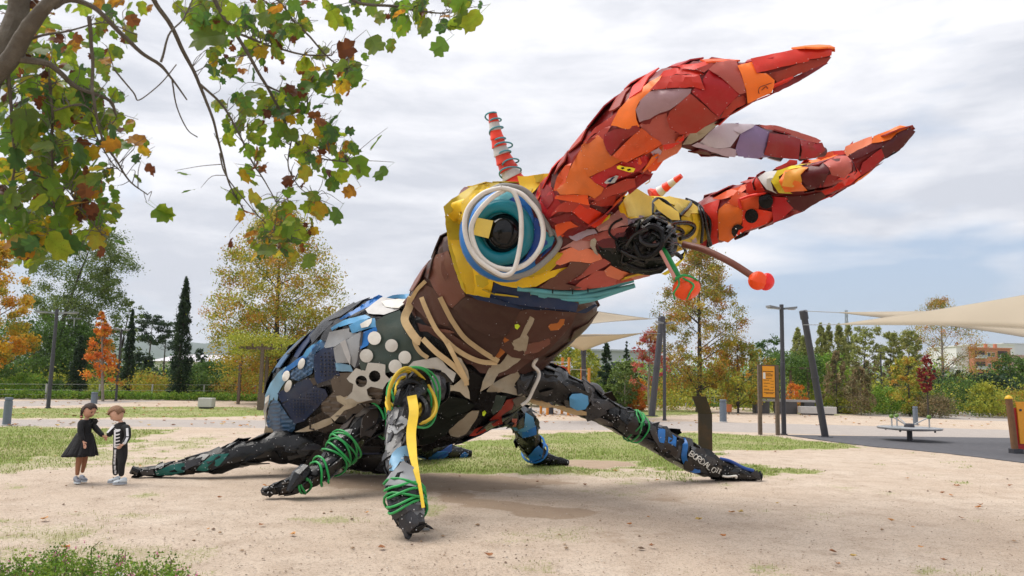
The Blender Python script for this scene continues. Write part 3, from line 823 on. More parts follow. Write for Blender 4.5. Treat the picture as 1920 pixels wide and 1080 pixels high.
# ---- mandible nearer the camera
panset(jawA, [T_jawA, T_head], [
    ('maroon', 'a', '860 590 900 545 935 540 900 640 880 700 850 680'),
    ('crimson', 'a', '730 800 745 720 770 655 810 610 860 590 850 650 880 750 900 780 960 800 1050 830 1000 850 900 870 830 920 780 870', dict(stiff=3)),
    ('darkred', 'a', '770 655 800 640 850 690 870 780 820 850 780 790'),
    ('brownred', 'a', '1310 150 1390 70 1330 200 1290 250 1180 280 1110 350 1090 350 1180 240'),
    ('brownred', 'a', '1110 350 1250 240 1300 225 1250 330 1100 360 1000 520 1020 460'),
    ('orangered', 'a', '900 600 960 520 1010 500 990 560 960 650 940 720 870 710', dict(rib=(0.7, 9, 0.008))),
    ('orange', 'a', '960 650 990 560 1030 480 1080 380 1095 490 1140 610 1180 650 1250 690 1230 730 1180 770 1130 745 1020 735 920 740 890 700', dict(stiff=4)),
    ('orange', 'a', '1080 370 1110 345 1250 265 1245 330 1265 400 1310 450 1385 490 1240 560 1130 610 1090 520', dict(stiff=4, lift=0.03)),
    ('darkred', 'a', '1250 290 1330 250 1500 220 1535 260 1400 330 1300 450 1265 400 1245 340', dict(lift=0.02)),
    ('orangered', 'a', '1310 450 1420 340 1530 240 1690 360 1420 500 1385 490', dict(rib=(0.9, 22, 0.006), lift=0.035)),
    ('crimson', 'a', '1130 615 1240 560 1385 495 1430 500 1560 440 1600 480 1520 560 1420 600 1300 640 1260 690 1180 650', dict(rib=(1.0, 16, 0.006))),
    ('orangered', 'a', '1440 500 1560 430 1700 360 1780 380 1700 480 1640 560 1590 570 1560 520'),
    ('brownred', 'a', '1560 440 1640 400 1690 410 1640 470 1600 590 1540 580 1480 560'),
    ('salmon', 'a', '1700 370 1840 320 1830 390 1800 430 1740 460 1690 490 1650 500 1660 430'),
    ('lilac', 'a', '1600 420 1660 390 1700 430 1640 470'),
    ('red', 'a', '1690 365 1850 290 1850 330 1760 390 1700 410'),
    ('darkred', 'a', '1490 600 1560 575 1620 580 1600 620 1500 690 1440 740 1420 700'),
    ('brownred', 'a', '1120 770 1260 690 1420 620 1480 620 1490 680 1400 720 1310 745 1200 790'),
    ('brownred', 'a', '1150 800 1300 750 1380 730 1390 780 1340 820 1230 830 1160 815'),
    ('maroon', 'a', '1180 800 1260 840 1320 880 1270 895 1190 850 1130 830'),
    ('orangered', 'a', '890 745 1020 738 1130 745 1140 820 1050 800 960 785 880 770'),
    ('scarlet', 'a', '1010 870 1070 810 1180 850 1285 895 1230 960 1180 990 1100 940'),
    ('darkred', 'a', '830 925 960 880 1010 880 1180 990 1110 985 1020 930 900 960'),
    ('orangered', 'a', '880 970 920 950 1000 940 1060 980 980 1000 900 1060'),
    ('brownred', 'a', '960 790 1150 810 1130 850 1070 810 1010 870 900 870 850 900 900 830'),
    # upper arm
    ('orange', 'c', '-120 600 -70 500 0 420 130 320 210 278 180 330 130 385 70 440 40 500 45 560 65 610 -10 625', dict(stiff=3, lift=0.03)),
    ('mauve', 'c', '40 500 75 435 130 385 180 368 300 365 400 365 390 400 340 440 260 500 200 520 130 560 65 580', dict(stiff=4)),
    ('rose', 'c', '60 600 130 555 240 520 250 580 330 640 400 650 330 710 215 725 130 660'),
    ('brownred', 'c', '240 560 260 510 390 395 470 460 575 555 500 600 430 650 330 660 260 620', dict(lift=0.035)),
    ('red', 'c', '180 300 220 250 290 230 440 240 480 275 300 270 200 300'),
    ('red', 'c', '130 375 210 290 300 275 450 275 470 330 490 375 420 355 260 360', dict(rib=(1.4, 12, 0.006), lift=0.04)),
    ('crimson', 'c', '400 385 440 340 480 370 470 310 510 245 560 250 710 400 620 490 575 550 470 450', dict(lift=0.03, stiff=5)),
    ('rose', 'c', '510 240 560 195 640 180 690 185 700 230 730 300 750 390 710 400 600 300', dict(stiff=4, lift=0.035)),
    ('brownred', 'c', '620 490 710 400 750 390 755 460 690 490 630 545 590 545', dict(lift=0.02)),
    ('red', 'c', '300 215 400 205 520 185 660 170 600 185 520 205 430 245 340 235', dict(lift=0.05)),
    ('brownred', 'c', '420 240 530 195 570 190 510 240 480 260'),
    ('crimson', 'c', '575 550 640 530 760 460 960 375 940 390 760 470 640 540 600 555'),
    ('darkred', 'c', '800 420 920 390 930 340 1100 270 1260 200 1280 200 1120 300 960 385'),
    ('orange', 'c', '695 215 790 190 820 265 880 265 935 310 930 350 915 390 760 460 750 370 720 270', dict(stiff=3, lift=0.04)),
    ('brownred', 'c', '885 270 1000 240 1160 180 1300 160 1270 200 1110 265 950 325 930 300'),
    ('red', 'c', '780 170 900 145 1100 105 1290 85 1305 100 1300 150 1260 160 1160 175 1150 190 1000 220 820 265 800 220', dict(stiff=3, lift=0.03)),
], base=0.014)
tg = panel(jawA, [T_jawA], rg('a', '1345 530 1365 520 1485 545 1470 572 1440 572 1350 545'), 'lemon', lift=0.07, tilt=0.0, name='tag', step=5, screws=False)
for s in ('1375 540 1395 532 1405 545 1385 550', '1420 552 1445 545 1455 556 1430 562'):
    panel(jawA, [T_jawA], rg('a', s), 'blackm', lift=0.085, tilt=0, thick=0.004, name='slot', step=4, screws=False)
panel(jawA, [T_jawA], rg('a', '1250 650 1275 625 1340 595 1360 600 1330 650 1270 660'), 'lightgrey', lift=0.07, tilt=0, thick=0.003, name='sticker', step=5, screws=False)
panel(jawA, [T_jawA], rg('a', '1275 640 1310 612 1335 606 1300 648'), 'navy', lift=0.078, tilt=0, thick=0.002, name='sticker', step=5, screws=False)
ropepx(jawA, rg('c', '920 325 880 340 840 355 830 385 845 405'), 0.7, 'maroon', [T_jawA], name='emblem', lift=0.075, n=5)
ropepx(jawA, rg('c', '850 375 880 352 895 372 915 345'), 0.8, 'maroon', [T_jawA], name='emblem', lift=0.075, n=5)
ropepx(jawA, rg('c', '870 392 895 378 925 365'), 0.7, 'maroon', [T_jawA], name='emblem', lift=0.075, n=5)
ropepx(jawA, rg('a', '1560 660 1590 640 1590 610 1570 600'), 1.2, 'tan', [T_jawA], lift=0.04, n=6)
panset(prongA, [T_prA, T_jawA], [
    ('cloth', 'c', '340 725 390 650 450 625 560 575 600 580 540 620 470 680 400 720'),
    ('lavgrey', 'c', '440 720 520 640 590 585 700 590 715 650 650 740 560 750'),
    ('lilac', 'c', '400 730 440 710 560 750 650 745 700 760 680 805 620 800 500 760'),
    ('purple', 'c', '715 650 720 610 800 595 900 640 895 720 870 790 830 815 700 800 680 760'),
    ('lavgrey', 'c', '590 590 700 590 810 595 790 615 715 655'),
    ('darkred', 'c', '900 650 1000 660 1100 690 1090 820 940 805 865 790 890 700'),
    ('crimson', 'c', '1090 690 1160 700 1230 720 1240 760 1180 810 1100 815 1110 760'),
    ('rose', 'c', '810 595 940 600 1080 640 1200 680 1235 700 1210 715 1080 680 930 630 880 625', dict(lift=0.05)),
    ('brownred', 'c', '1150 710 1240 710 1260 760 1200 810 1140 815'),
], base=0.012)
panset(jawB, [T_jawB, T_prB], [
    ('crimson', 'd', '830 560 850 380 880 330 935 400 930 560 880 570'),
    ('red', 'd', '870 260 1000 210 980 300 990 400 980 500 990 540 920 570 935 400 880 290'),
    ('orangered', 'd', '940 210 1050 150 1200 100 1280 60 1180 150 1100 200 1010 215', dict(rib=(1.2, 9, 0.006))),
    ('orange', 'd', '985 390 990 290 1040 245 1150 260 1180 330 1160 400 1110 500 1060 540 990 520', dict(stiff=4, lift=0.03)),
    ('orangered', 'd', '1050 240 1130 150 1200 170 1290 180 1290 290 1200 300 1160 290'),
    ('red', 'd', '1190 110 1270 42 1300 80 1350 170 1290 190 1200 180', dict(lift=0.035)),
    ('scarlet', 'd', '1160 290 1290 290 1390 310 1400 380 1290 420 1190 450 1110 500 1170 400'),
    ('crimson', 'd', '1380 190 1500 200 1550 280 1480 350 1400 390 1390 300'),
    ('maroon', 'd', '1480 190 1640 190 1830 140 1790 200 1620 310 1560 290 1500 230'),
    ('darkred', 'd', '1420 370 1560 290 1640 300 1520 350 1400 395'),
    ('red', 'c', '940 870 1010 840 1030 820 1080 825 1080 850 1000 880 950 885'),
    ('lightgrey', 'd', '1285 50 1340 10 1420 0 1480 5 1400 40 1380 90 1400 160 1350 140 1310 90', dict(stiff=2)),
    ('white', 'd', '1350 60 1400 10 1440 20 1380 80 1400 150 1430 175 1380 150 1350 110'),
    ('lemon', 'c', '910 960 950 890 1040 860 1180 840 1100 870 1010 890 960 930 980 1000 1050 1040 960 1035', dict(lift=0.03)),
    ('orange', 'c', '960 960 1000 890 1100 865 1150 870 1100 920 1110 980 1145 1020 1000 1030', dict(lift=0.03)),
    ('amber', 'c', '1000 900 1100 870 1140 875 1100 915 1110 960 1050 1000 980 990', dict(lift=0.045)),
    ('maroon', 'c', '1100 900 1180 840 1260 830 1300 860 1270 930 1240 1000 1160 1000 1110 960', dict(lift=0.03)),
    ('rose', 'c', '1230 830 1330 795 1400 795 1430 830 1430 890 1380 940 1300 920 1280 870', dict(lift=0.04)),
    ('darkred', 'c', '1240 930 1300 910 1400 940 1300 990 1220 1000'),
    ('red', 'c', '1225 1015 1300 960 1440 900 1430 840 1480 900 1490 920 1420 980 1260 1050', dict(lift=0.035)),
    ('red', 'c', '1240 820 1280 770 1380 760 1440 700 1420 780 1300 800'),
    ('orangered', 'c', '1200 815 1260 775 1370 760 1340 790 1250 825'),
    ('salmon', 'c', '1380 770 1390 735 1500 690 1560 670 1560 720 1430 790 1400 800'),
    ('maroon', 'c', '1410 790 1560 715 1640 695 1620 740 1470 810 1430 820', dict(lift=0.04)),
    ('orange', 'c', '1555 715 1570 670 1740 600 1810 610 1720 650 1680 690 1600 710', dict(stiff=3)),
    ('maroon', 'c', '1620 740 1690 690 1740 640 1800 615 1840 640 1760 740 1660 810 1600 830', dict(stiff=3)),
    ('crimson', 'c', '1480 900 1500 840 1620 750 1640 800 1560 880 1490 925'),
    ('darkred', 'c', '1430 960 1500 910 1640 830 1560 890 1440 980 1300 1045'),
    ('blackm', 'c', '1700 770 1760 720 1740 760 1660 810'),
], base=0.012)
for (x, y, r_) in ((1384, 434, 13), (1409, 405, 13.5), (1436, 377, 14.5)):
    panel(jawB, [T_jawB], circle_px(x, y, r_ * 0.95, r_, 20), 'blackm', lift=0.075, tilt=0.0, thick=0.03, name='disc', step=6, jit=0, screws=False)
    for q in ((-4, -5), (5, 3), (-2, 7)):
        add_screw(jawB, P(x + q[0], y + q[1], 9.55), Vector((0, -1, 0)), 0.008)
ropepx(jawB, rg('d', '1150 215 1220 190 1300 175 1340 165'), 2.6, 'red', [T_jawB], name='bar', lift=0.09)
ropepx(jawB, rg('d', '1140 215 1150 260 1160 285'), 3, 'red', [T_jawB], name='bar', lift=0.08)

# ---- far cheek, yellow
panset(cheek, [T_cheek, T_head], [
    ('paleyellow', 'd', '540 210 620 190 780 230 830 270 850 320 760 320 640 250', dict()),
    ('paleyellow', 'd', '500 190 700 210 840 270 800 290 620 240 520 230'),
    ('yellow', 'd', '780 240 850 280 850 380 830 480 800 520 760 500 800 420 790 330'),
    ('paleyellow', 'd', '680 240 790 300 770 350 740 340 640 290'),
    ('yellow', 'd', '700 340 770 350 810 400 790 460 740 480 700 420'),
    ('lilac', 'd', '790 520 820 500 830 540 790 545'),
], base=0.015)
# ---- head
HT = [T_head]
panset(head, HT, [
    ('olive', 'a', '45 830 110 770 250 680 300 670 310 690 240 760 130 800 110 870 60 900'),
    ('yellow', 'a', '110 800 200 770 210 870 180 940 120 980 90 900 60 880'),
    ('olive', 'a', '60 880 120 940 190 930 200 1010 160 1080 90 1080 60 960', dict()),
    ('yellow', 'a', '180 800 300 680 380 650 400 690 260 790 220 850 215 960 185 900', dict(rib=(0.9, 12, 0.01))),
    ('yellow', 'a', '240 760 380 655 450 660 480 690 380 720 300 780 240 850'),
    ('olive', 'a', '370 680 390 655 460 650 500 690 430 705'),
    ('yellow', 'a', '600 600 680 600 870 575 930 560 850 640 770 660 740 700 700 740 620 680', dict(lift=0.03)),
    ('olive', 'a', '680 605 800 582 780 640 740 650 700 735 640 700'),
    ('yellow', 'b', '55 20 200 0 190 100 205 220 240 330 290 410 300 540 270 600 215 605 160 430 100 220', dict(stiff=6)),
    ('olive', 'b', '60 0 100 120 130 300 170 420 210 600 180 560 130 420 80 230'),
    ('yellow', 'b', '215 250 260 330 350 430 420 500 415 540 390 635 300 620 215 600 280 540 270 440', dict(lift=0.025)),
    ('olive', 'b', '280 420 350 430 420 480 410 520 340 560 300 550', dict(lift=0.03)),
    ('yellow', 'b', '400 500 450 470 600 490 720 460 850 380 940 300 940 330 880 400 760 520 700 555 600 560 480 540', dict(lift=0.02)),
    ('olive', 'b', '620 480 760 420 900 290 945 300 900 360 860 420 700 480', dict(rib=(0.9, 11, 0.006))),
    ('yellow', 'b', '560 530 860 430 980 400 960 430 740 550 640 560'),
    ('navy', 'b', '395 630 430 520 480 530 600 560 700 600 900 610 1000 650 1060 680 1040 740 900 720 700 700 560 680 420 650', dict(lift=0.05, stiff=6)),
    ('navy', 'b', '230 605 420 640 620 690 860 715 1050 740 1180 680 1200 690 1110 750 900 730 620 720 300 650', dict(lift=0.06)),
    ('redbrown', 'b', '760 555 980 400 1000 360 1160 370 1090 450 960 530 1100 560 1000 575 860 570', dict(stiff=5)),
    ('salmon', 'b', '885 380 920 290 1000 255 1140 265 1220 310 1240 345 1150 375 1000 360 920 390', dict(lift=0.03)),
    ('pink', 'b', '920 270 1000 220 1060 180 1150 190 1170 250 1060 280 1000 250'),
    ('rose', 'b', '980 520 1080 460 1130 380 1250 340 1300 370 1200 430 1100 480'),
    ('salmon', 'b', '1250 430 1300 390 1380 430 1450 455 1360 500 1270 470', dict(lift=0.03)),
    ('rose', 'b', '1100 490 1200 430 1260 430 1360 500 1440 460 1560 460 1600 470 1480 500 1300 545 1100 575 1000 570', dict(stiff=5)),
    ('pink', 'b', '1420 470 1460 440 1600 465 1480 500'),
    ('lilac', 'b', '955 135 1010 105 1080 100 1110 120 1180 120 1200 150 1120 170 1040 210 1000 190'),
    ('rose', 'b', '1040 200 1200 150 1300 120 1480 90 1400 140 1300 200 1160 210'),
    ('maroon', 'b', '1160 200 1330 150 1420 140 1380 260 1240 260 1190 230'),
    ('lilac', 'b', '1420 30 1440 10 1560 20 1480 60 1430 90'),
    ('pink', 'b', '1190 110 1240 60 1380 -40 1420 -10 1430 90 1320 100 1210 140', dict(lift=0.04)),
    ('lemon', 'b', '1160 110 1240 60 1300 0 1290 40 1200 100', dict(lift=0.05)),
    ('brownred', 'b', '820 60 860 40 960 50 1000 90 900 110 860 100'),
    ('orangered', 'b', '880 100 980 60 1060 80 980 130 940 180 900 160', dict()),
    ('crimson', 'b', '860 20 960 20 1120 70 1160 110 1060 100 940 60'),
    ('paleyellow', 'd', '275 220 330 150 380 135 490 200 490 330 440 350 310 345', dict(lift=0.05, stiff=10)),
    ('paleyellow', 'd', '540 210 690 310 700 370 640 370 540 300 500 240', dict(lift=0.03)),
    ('yellow', 'd', '240 270 290 210 300 330 400 350 330 360 250 330'),
    ('lilac', 'd', '300 370 380 350 440 350 400 390 310 410'),
    ('pink', 'd', '90 450 150 380 240 290 280 290 300 400 200 440', dict(lift=0.03)),
    ('rose', 'd', '60 480 200 440 360 410 300 450 120 490'),
], base=0.014)
# jaw hoses
for k, s in enumerate(('600 565 760 580 860 590 1010 595 1140 585 1270 555 1380 525 1470 500', '700 590 860 615 1010 625 1170 610 1330 575 1470 545', '1060 665 1180 640 1330 590 1480 540', '760 610 900 635 1050 645 1180 640')):
    ropepx(head, rg('b', s), 4.6, 'turquoise', HT, lift=0.09 + 0.01 * (k % 2), name='hose')
for s in ('1015 570 1015 605', '1130 565 1130 590', '1262 545 1262 572', '865 575 865 600'):
    ropepx(head, rg('b', s), 1.3, 'blackm', HT, lift=0.16, name='clamp', sub=2)
# ---- mouth: a nest of black hoses round the snout
mouth, T_mouth, _, _ = tube_core('mouth', [(1150, 462, 8.6, 36), (1190, 458, 8.35, 52), (1232, 456, 8.1, 46), (1262, 455, 8.0, 26)], M_['greenblack'], 14)
panset(mouth, [T_mouth, T_head], [
    ('black', 'd', '60 510 120 480 200 440 380 380 420 350 460 400 360 480 260 600 240 700 160 650 90 580', dict(stiff=3)),
    ('greenblack', 'd', '70 590 240 620 400 700 620 720 560 770 480 785 340 770 200 720', dict(stiff=4)),
    ('black', 'd', '240 560 300 440 480 360 600 380 560 520 430 620 320 660', dict(stiff=3)),
    ('cloth', 'd', '25 560 30 520 60 505 75 525 65 570 90 640 60 620', dict(lift=0.05)),
    ('lemon', 'd', '560 775 620 740 720 650 740 600 735 660 640 760 590 785', dict(lift=0.03)),
])
mo = [('490 330 500 240 530 210 590 230 640 280 690 330 700 380', 3.2), ('500 330 560 320 620 360 620 400 560 380 500 350', 4), ('600 440 640 400 740 390 800 410 800 450 760 490 700 510', 4.5),
      ('600 470 640 430 700 440 720 470 660 490', 4), ('620 560 660 545 720 570 740 610 700 640 650 620', 3), ('420 400 500 350 580 370 620 430 600 500 520 560 420 540 400 470', 5),
      ('400 480 480 420 560 460 560 560 480 640 400 640 360 560', 5), ('300 560 360 480 460 440', 4), ('260 600 340 640 440 660 560 650 660 620 720 660', 4), ('300 700 420 740 540 730 640 680', 4),
      ('520 300 600 340 680 380 740 400', 3), ('700 340 780 250 740 215 840 260 880 330 900 430 930 560', 3.6), ('760 220 850 290 900 340 925 400 910 570', 3.4), ('840 270 870 400 860 540', 3.2)]
for i, (s, r_) in enumerate(mo):
    ropepx(mouth, rg('d', s), r_, 'black' if i % 3 else 'blackm', [T_mouth, T_head, T_cheek, T_jawB] , lift=0.10 + 0.02 * (i % 4), name='hose')
for i in range(16):
    a = rnd.uniform(0, 6.28); cx_, cy_ = 1200 + rnd.uniform(-35, 45), 452 + rnd.uniform(-28, 28)
    ropepx(mouth, [(cx_ + rnd.uniform(12, 30) * math.cos(a + k * 0.9), cy_ + rnd.uniform(10, 24) * math.sin(a + k * 0.9)) for k in range(5)], rnd.uniform(2, 3.6), rnd.choice(['black', 'blackm', 'greenblack']), [T_mouth, T_head], lift=0.03 + 0.012 * (i % 5), name='hose')
# feelers with lamps
def feeler(pts, r, mat, extra=None):
    pr = ropepx(beetle, pts, r, mat, None, name='feeler', n=12)
    return pr
f1 = feeler([(1228, 450, 8.0), (1245, 475, 7.85), (1262, 505, 7.75), (1276, 532, 7.7)], 8.0, 'hosegreen')
f1b = ropepx(f1, [(1223, 448, 7.9), (1238, 470, 7.76), (1254, 500, 7.66), (1266, 522, 7.6)], 3.6, 'pink', None, name='hose')
f2 = feeler([(1280, 458, 8.3), (1320, 468, 8.1), (1370, 492, 7.9), (1411, 518, 7.8)], 6.6, 'redbrown')
def lamp(owner, px, py, d, ra, rb, ax, matA, matB):
    c = P(px, py, d); s = scale_at(d)
    prof = []
    for k in range(13):
        t = math.pi * k / 12; prof.append((max(0.002, math.sin(t)) * ra * s, -math.cos(t) * rb * s))
    mb = MB().lathe(c, prof, 22, ax)
    # ribs of the lens
    q = Vector(ax).normalized().to_track_quat('Z', 'Y'); nvv = []
    for i, v in enumerate(mb.v):
        k = i % 22; f_ = 1.05 if k % 4 == 0 else (1.0 if k % 2 else 0.985)
        nvv.append(tuple(c + (Vector(v) - c) * f_))
    mb.v = nvv
    return mb.build('lamp', M_[matA], owner, smooth=True, sharp=15)
l1 = lamp(f1, 1286, 541, 7.65, 26, 21, Vector((0.25, 0.1, -1)), 'lamporange', 'lampred')
for dx in (-12, 13):
    ropepx(l1, [(1276 + dx * 0.3, 521, 7.55), (1286 + dx * 1.1, 534, 7.5), (1278 + dx * 1.2, 549, 7.5), (1276 + dx * 0.9, 561, 7.62)], 1.9, 'hosegreen', None, name='strap')
ropepx(l1, [(1266, 522, 7.5), (1280, 516, 7.5), (1296, 519, 7.52), (1308, 526, 7.6)], 2.2, 'hosegreen', None, name='strap')
l2 = lamp(f2, 1421, 526, 7.75, 18, 17, Vector((1, -0.3, -0.35)), 'lamporange', 'lampred')
l3 = lamp(f2, 1437, 528, 7.77, 17, 14, Vector((1, -0.3, -0.35)), 'lampred', 'lampred')

# ---- eye
eye_c = P(944, 440, 8.25)
def eyething():
    nrm = (CAM - eye_c).normalized(); nrm = (nrm + Vector((-0.12, 0, 0.0))).normalized()
    s = scale_at(8.25)
    e = MB().lathe(eye_c + nrm * -0.06, [(92 * s, -0.5), (94 * s, -0.2), (86 * s, -0.05), (70 * s, 0.03), (62 * s, 0.08), (60 * s, 0.02), (46 * s, -0.10), (10 * s, -0.12)], 32, nrm).build('eye', M_['blue'], beetle, smooth=True, sharp=35)
    return e, nrm, s
eye, eye_n, es = eyething()
def eyering(cx, cy, R_, r_, mat, name, lift, sx=1.0):
    pts = []
    u = eye_n.cross(Vector((0, 0, 1))).normalized(); w = u.cross(eye_n)
    c = P(cx, cy, 8.25)
    for k in range(29):
        a = 2 * math.pi * k / 28
        pts.append(c + u * math.cos(a) * R_ * es * sx + w * math.sin(a) * R_ * es + eye_n * lift)
    return MB().tube(pts, r_ * es, 12, cap=False).build(name, M_[mat], eye, smooth=True)
eyering(941, 436, 50, 13, 'teal', 'tyre_ring', 0.06)
eyering(941, 436, 38, 9, 'teal', 'tyre_ring', 0.0)
# glossy ball
c = P(946, 438, 8.25) + eye_n * -0.02
MB().lathe(c, [(max(0.003, math.sin(math.pi * k / 16)) * 40 * es, -math.cos(math.pi * k / 16) * 40 * es) for k in range(17)], 32, eye_n).build('pupil', M_['eyeblack'], eye, smooth=True, sharp=80)
bmE = bmesh.new(); bmE.from_mesh(eye.data); bmesh.ops.triangulate(bmE, faces=bmE.faces); T_eye = BVHTree.FromBMesh(bmE); bmE.free()
ET = [T_eye, T_head]
panset(eye, ET, [
    ('turquoise', 'a', '270 900 330 800 430 730 520 700 580 710 560 760 500 800 400 850 330 900 290 1000 265 980', dict(stiff=2)),
    ('turquoise', 'a', '430 720 540 690 600 720 590 770 480 800'),
    ('blue', 'a', '560 740 640 730 690 800 720 900 720 1020 690 1080 640 1080 640 940 600 830 540 790', dict(stiff=3)),
    ('royal', 'a', '480 780 580 760 620 830 560 850 500 820'),
    ('skyblue', 'a', '250 980 290 920 280 1080 290 1180 260 1120'),
    ('blue', 'b', '640 20 700 0 730 160 700 260 620 360 560 390 610 260 640 140', dict(stiff=3)),
    ('royal', 'b', '730 30 800 60 860 130 880 190 800 260 720 330 640 370 700 260'),
    ('steel', 'b', '400 350 520 400 640 370 700 340 640 410 540 430 440 400'),
    ('teal', 'b', '770 100 880 180 860 240 780 300 740 320 800 220', dict()),
    ('royal', 'b', '820 230 860 190 885 200 850 270 770 340'),
], base=0.02, screws=True)
panel(eye, ET, rg('b', '318 35 440 58 405 188 292 160'), 'paleyellow', lift=0.0, tilt=0, thick=0.06, name='reflector', step=10, jit=0, screws=True, stiff=40).location = eye_n * 0.22
# grey outer ring and white hoses
def eyehose(st, r, mat, dd):
    ropepx(eye, [(x, y, dd) for x, y in rg('b', st)], r, mat, None)
eyehose('860 170 800 30 720 -110 640 -180 540 -205 460 -200 360 -150', 5.5, 'hosegrey', 8.12)
eyehose('360 -155 270 -70 220 40 215 160 260 290 340 390 460 460 560 480 700 440 830 340 905 250 915 190 860 110 800 20', 5.5, 'hosegrey', 8.14)
eyehose('480 -192 360 -160 270 -90 215 0 205 120 240 250 310 350 420 430 500 465 570 430 610 300 630 150 625 0 600 -100 560 -170 480 -192', 4.6, 'hosewhite', 7.97)
eyehose('520 -185 400 -110 300 0 255 110 275 230 330 330 430 400 560 420 680 370 770 260 795 130 760 0 690 -90 620 -150 520 -185', 5.0, 'hosewhite', 8.02)

# ---- cone horns
def cone_stack(base, tip, r0, n_, mats, name='cone_horn', curve=0.0):
    root = None; base, tip = Vector(base), Vector(tip); L_ = tip - base
    side = L_.cross(Vector((0, 1, 0))).normalized()
    segs = []
    for k in range(n_):
        t0, t1 = k / n_, (k + 1) / n_
        bend = lambda t: side * (curve * math.sin(t * 3.1))
        a = base + L_ * t0 + bend(t0); b = base + L_ * t1 + bend(t1)
        r = r0 * (1 - 0.62 * t0); d = (b - a)
        mb = MB().lathe(a, [(r * 1.08, -0.01), (r * 1.06, 0.012), (r, 0.02), (r * 0.84, d.length * 1.05), (r * 0.3, d.length * 1.06)], 14, d)
        o = mb.build(name if root is None else 'cone', M_[mats[k % len(mats)]], beetle if root is None else root, smooth=True, sharp=35)
        if root is None: root = o
    return root
hb = P(968, 345, 8.75)
horn = cone_stack(hb, P(924, 212, 8.6), 21 * scale_at(8.75), 9, ['conered', 'conewhite', 'conered'], curve=0.05)
MB().lathe(hb - Vector((0, 0, 0.1)), [(34 * scale_at(8.75), 0), (33 * scale_at(8.75), 0.05), (22 * scale_at(8.75), 0.12)], 16, Vector((-0.25, 0, 1))).build('cone_base', M_['conered'], horn)
hp = []
for k in range(260):
    t = k / 259; x = 962 - 40 * t; y = 332 - 118 * t; r_ = (19 - 8 * t) * (1.0 + 0.28 * math.sin(k * 0.11)); a = k * 0.19 + 1.2 * math.sin(k * 0.05)
    hp.append(P(x + r_ * math.cos(a), y + r_ * 0.35 * math.sin(a) * 1.3, 8.66 + 0.12 * math.sin(a)))
MB().tube(hp, 1.6 * scale_at(8.7), 6).build('rope', M_['cyanrope'], horn, smooth=True)
horn2 = cone_stack(P(1228, 366, 10.4), P(1277, 330, 10.1), 11 * scale_at(10.4), 5, ['conered', 'conewhite'], curve=0)
MB().lathe(P(1224, 369, 10.4), [(17 * scale_at(10.4), 0), (16 * scale_at(10.4), 0.04), (10 * scale_at(10.4), 0.08)], 14, Vector((0.8, 0, 0.6))).build('cone_base', M_['conered'], horn2)
# ---- thorax
TT = [T_tho]
panset(thorax, TT, [
    ('redbrown', 'b', '-80 440 -10 310 80 280 100 330 150 480 210 620 110 710 40 650 -30 560', dict(stiff=4)),
    ('redbrown', 'b', '30 310 70 280 100 420 60 510 30 450', dict()),
    ('dbrown', 'b', '110 710 210 630 400 650 500 680 640 700 560 840 500 920 300 870 180 790', dict(stiff=7, lift=0.03)),
    ('brown', 'b', '500 920 620 735 700 715 1050 745 1000 850 900 960 800 1060 720 1100 560 1080 460 1000', dict(stiff=7)),
    ('brown', 'e', '1180 120 1240 60 1290 0 1400 60 1500 190 1600 240 1500 330 1340 300 1220 180', dict(stiff=5)),
    ('brown', 'e', '1115 180 1180 100 1230 200 1250 300 1450 380 1290 400 1200 350', dict()),
    ('dbrown', 'e', '1500 200 1700 280 1900 400 1860 520 1830 560 1640 480 1480 330', dict(stiff=6, lift=0.025)),
    ('brown', 'e', '1250 300 1500 380 1640 480 1840 560 1800 640 1560 600 1400 560 1290 450', dict(lift=0.02)),
    ('redbrown', 'e', '1340 330 1500 360 1550 380 1400 365', dict(lift=0.04)),
    ('brown', 'f', '420 480 560 420 700 480 880 490 860 560 640 560 500 530', dict()),
    ('dbrown', 'f', '620 120 1000 200 1080 100 1000 280 900 300 760 230', dict(lift=0.03)),
    ('brown', 'f', '1000 280 1090 100 1300 60 1520 100 1440 220 1300 350 1160 440 1040 420', dict(stiff=6)),
    ('redbrown', 'f', '1160 340 1330 290 1420 250 1340 330 1240 400 1130 420', dict(lift=0.035)),
    ('brown', 'f', '860 560 1000 500 1240 390 1180 470 1060 560 900 590', dict()),
    ('rust', 'f', '905 430 985 290 1045 315 1000 390 940 450', dict(lift=0.035)),
    ('rust', 'f', '1310 210 1370 140 1440 130 1430 190 1390 235 1330 240', dict(lift=0.05)),
    ('olive', 'f', '1400 210 1520 100 1460 150 1440 190'),
    ('redbrown', 'e', '1120 280 1180 350 1260 480 1330 560 1290 560 1190 440'),
    ('dbrown', 'e', '1270 500 1420 540 1560 620 1500 640 1380 590'),
], base=0.014)
TB = [T_tho, T_abd]
for s in ('1060 195 1085 190 1102 205 1080 232 1062 220',): panel(thorax, TT, rg('f', s), 'fluo', lift=0.07, tilt=0, thick=0.004, name='sticker', step=5, screws=False)
panel(thorax, TT, rg('f', '1230 385 1262 345 1258 365 1235 395'), 'fluo', lift=0.07, tilt=0, thick=0.004, name='sticker', step=4, screws=False)
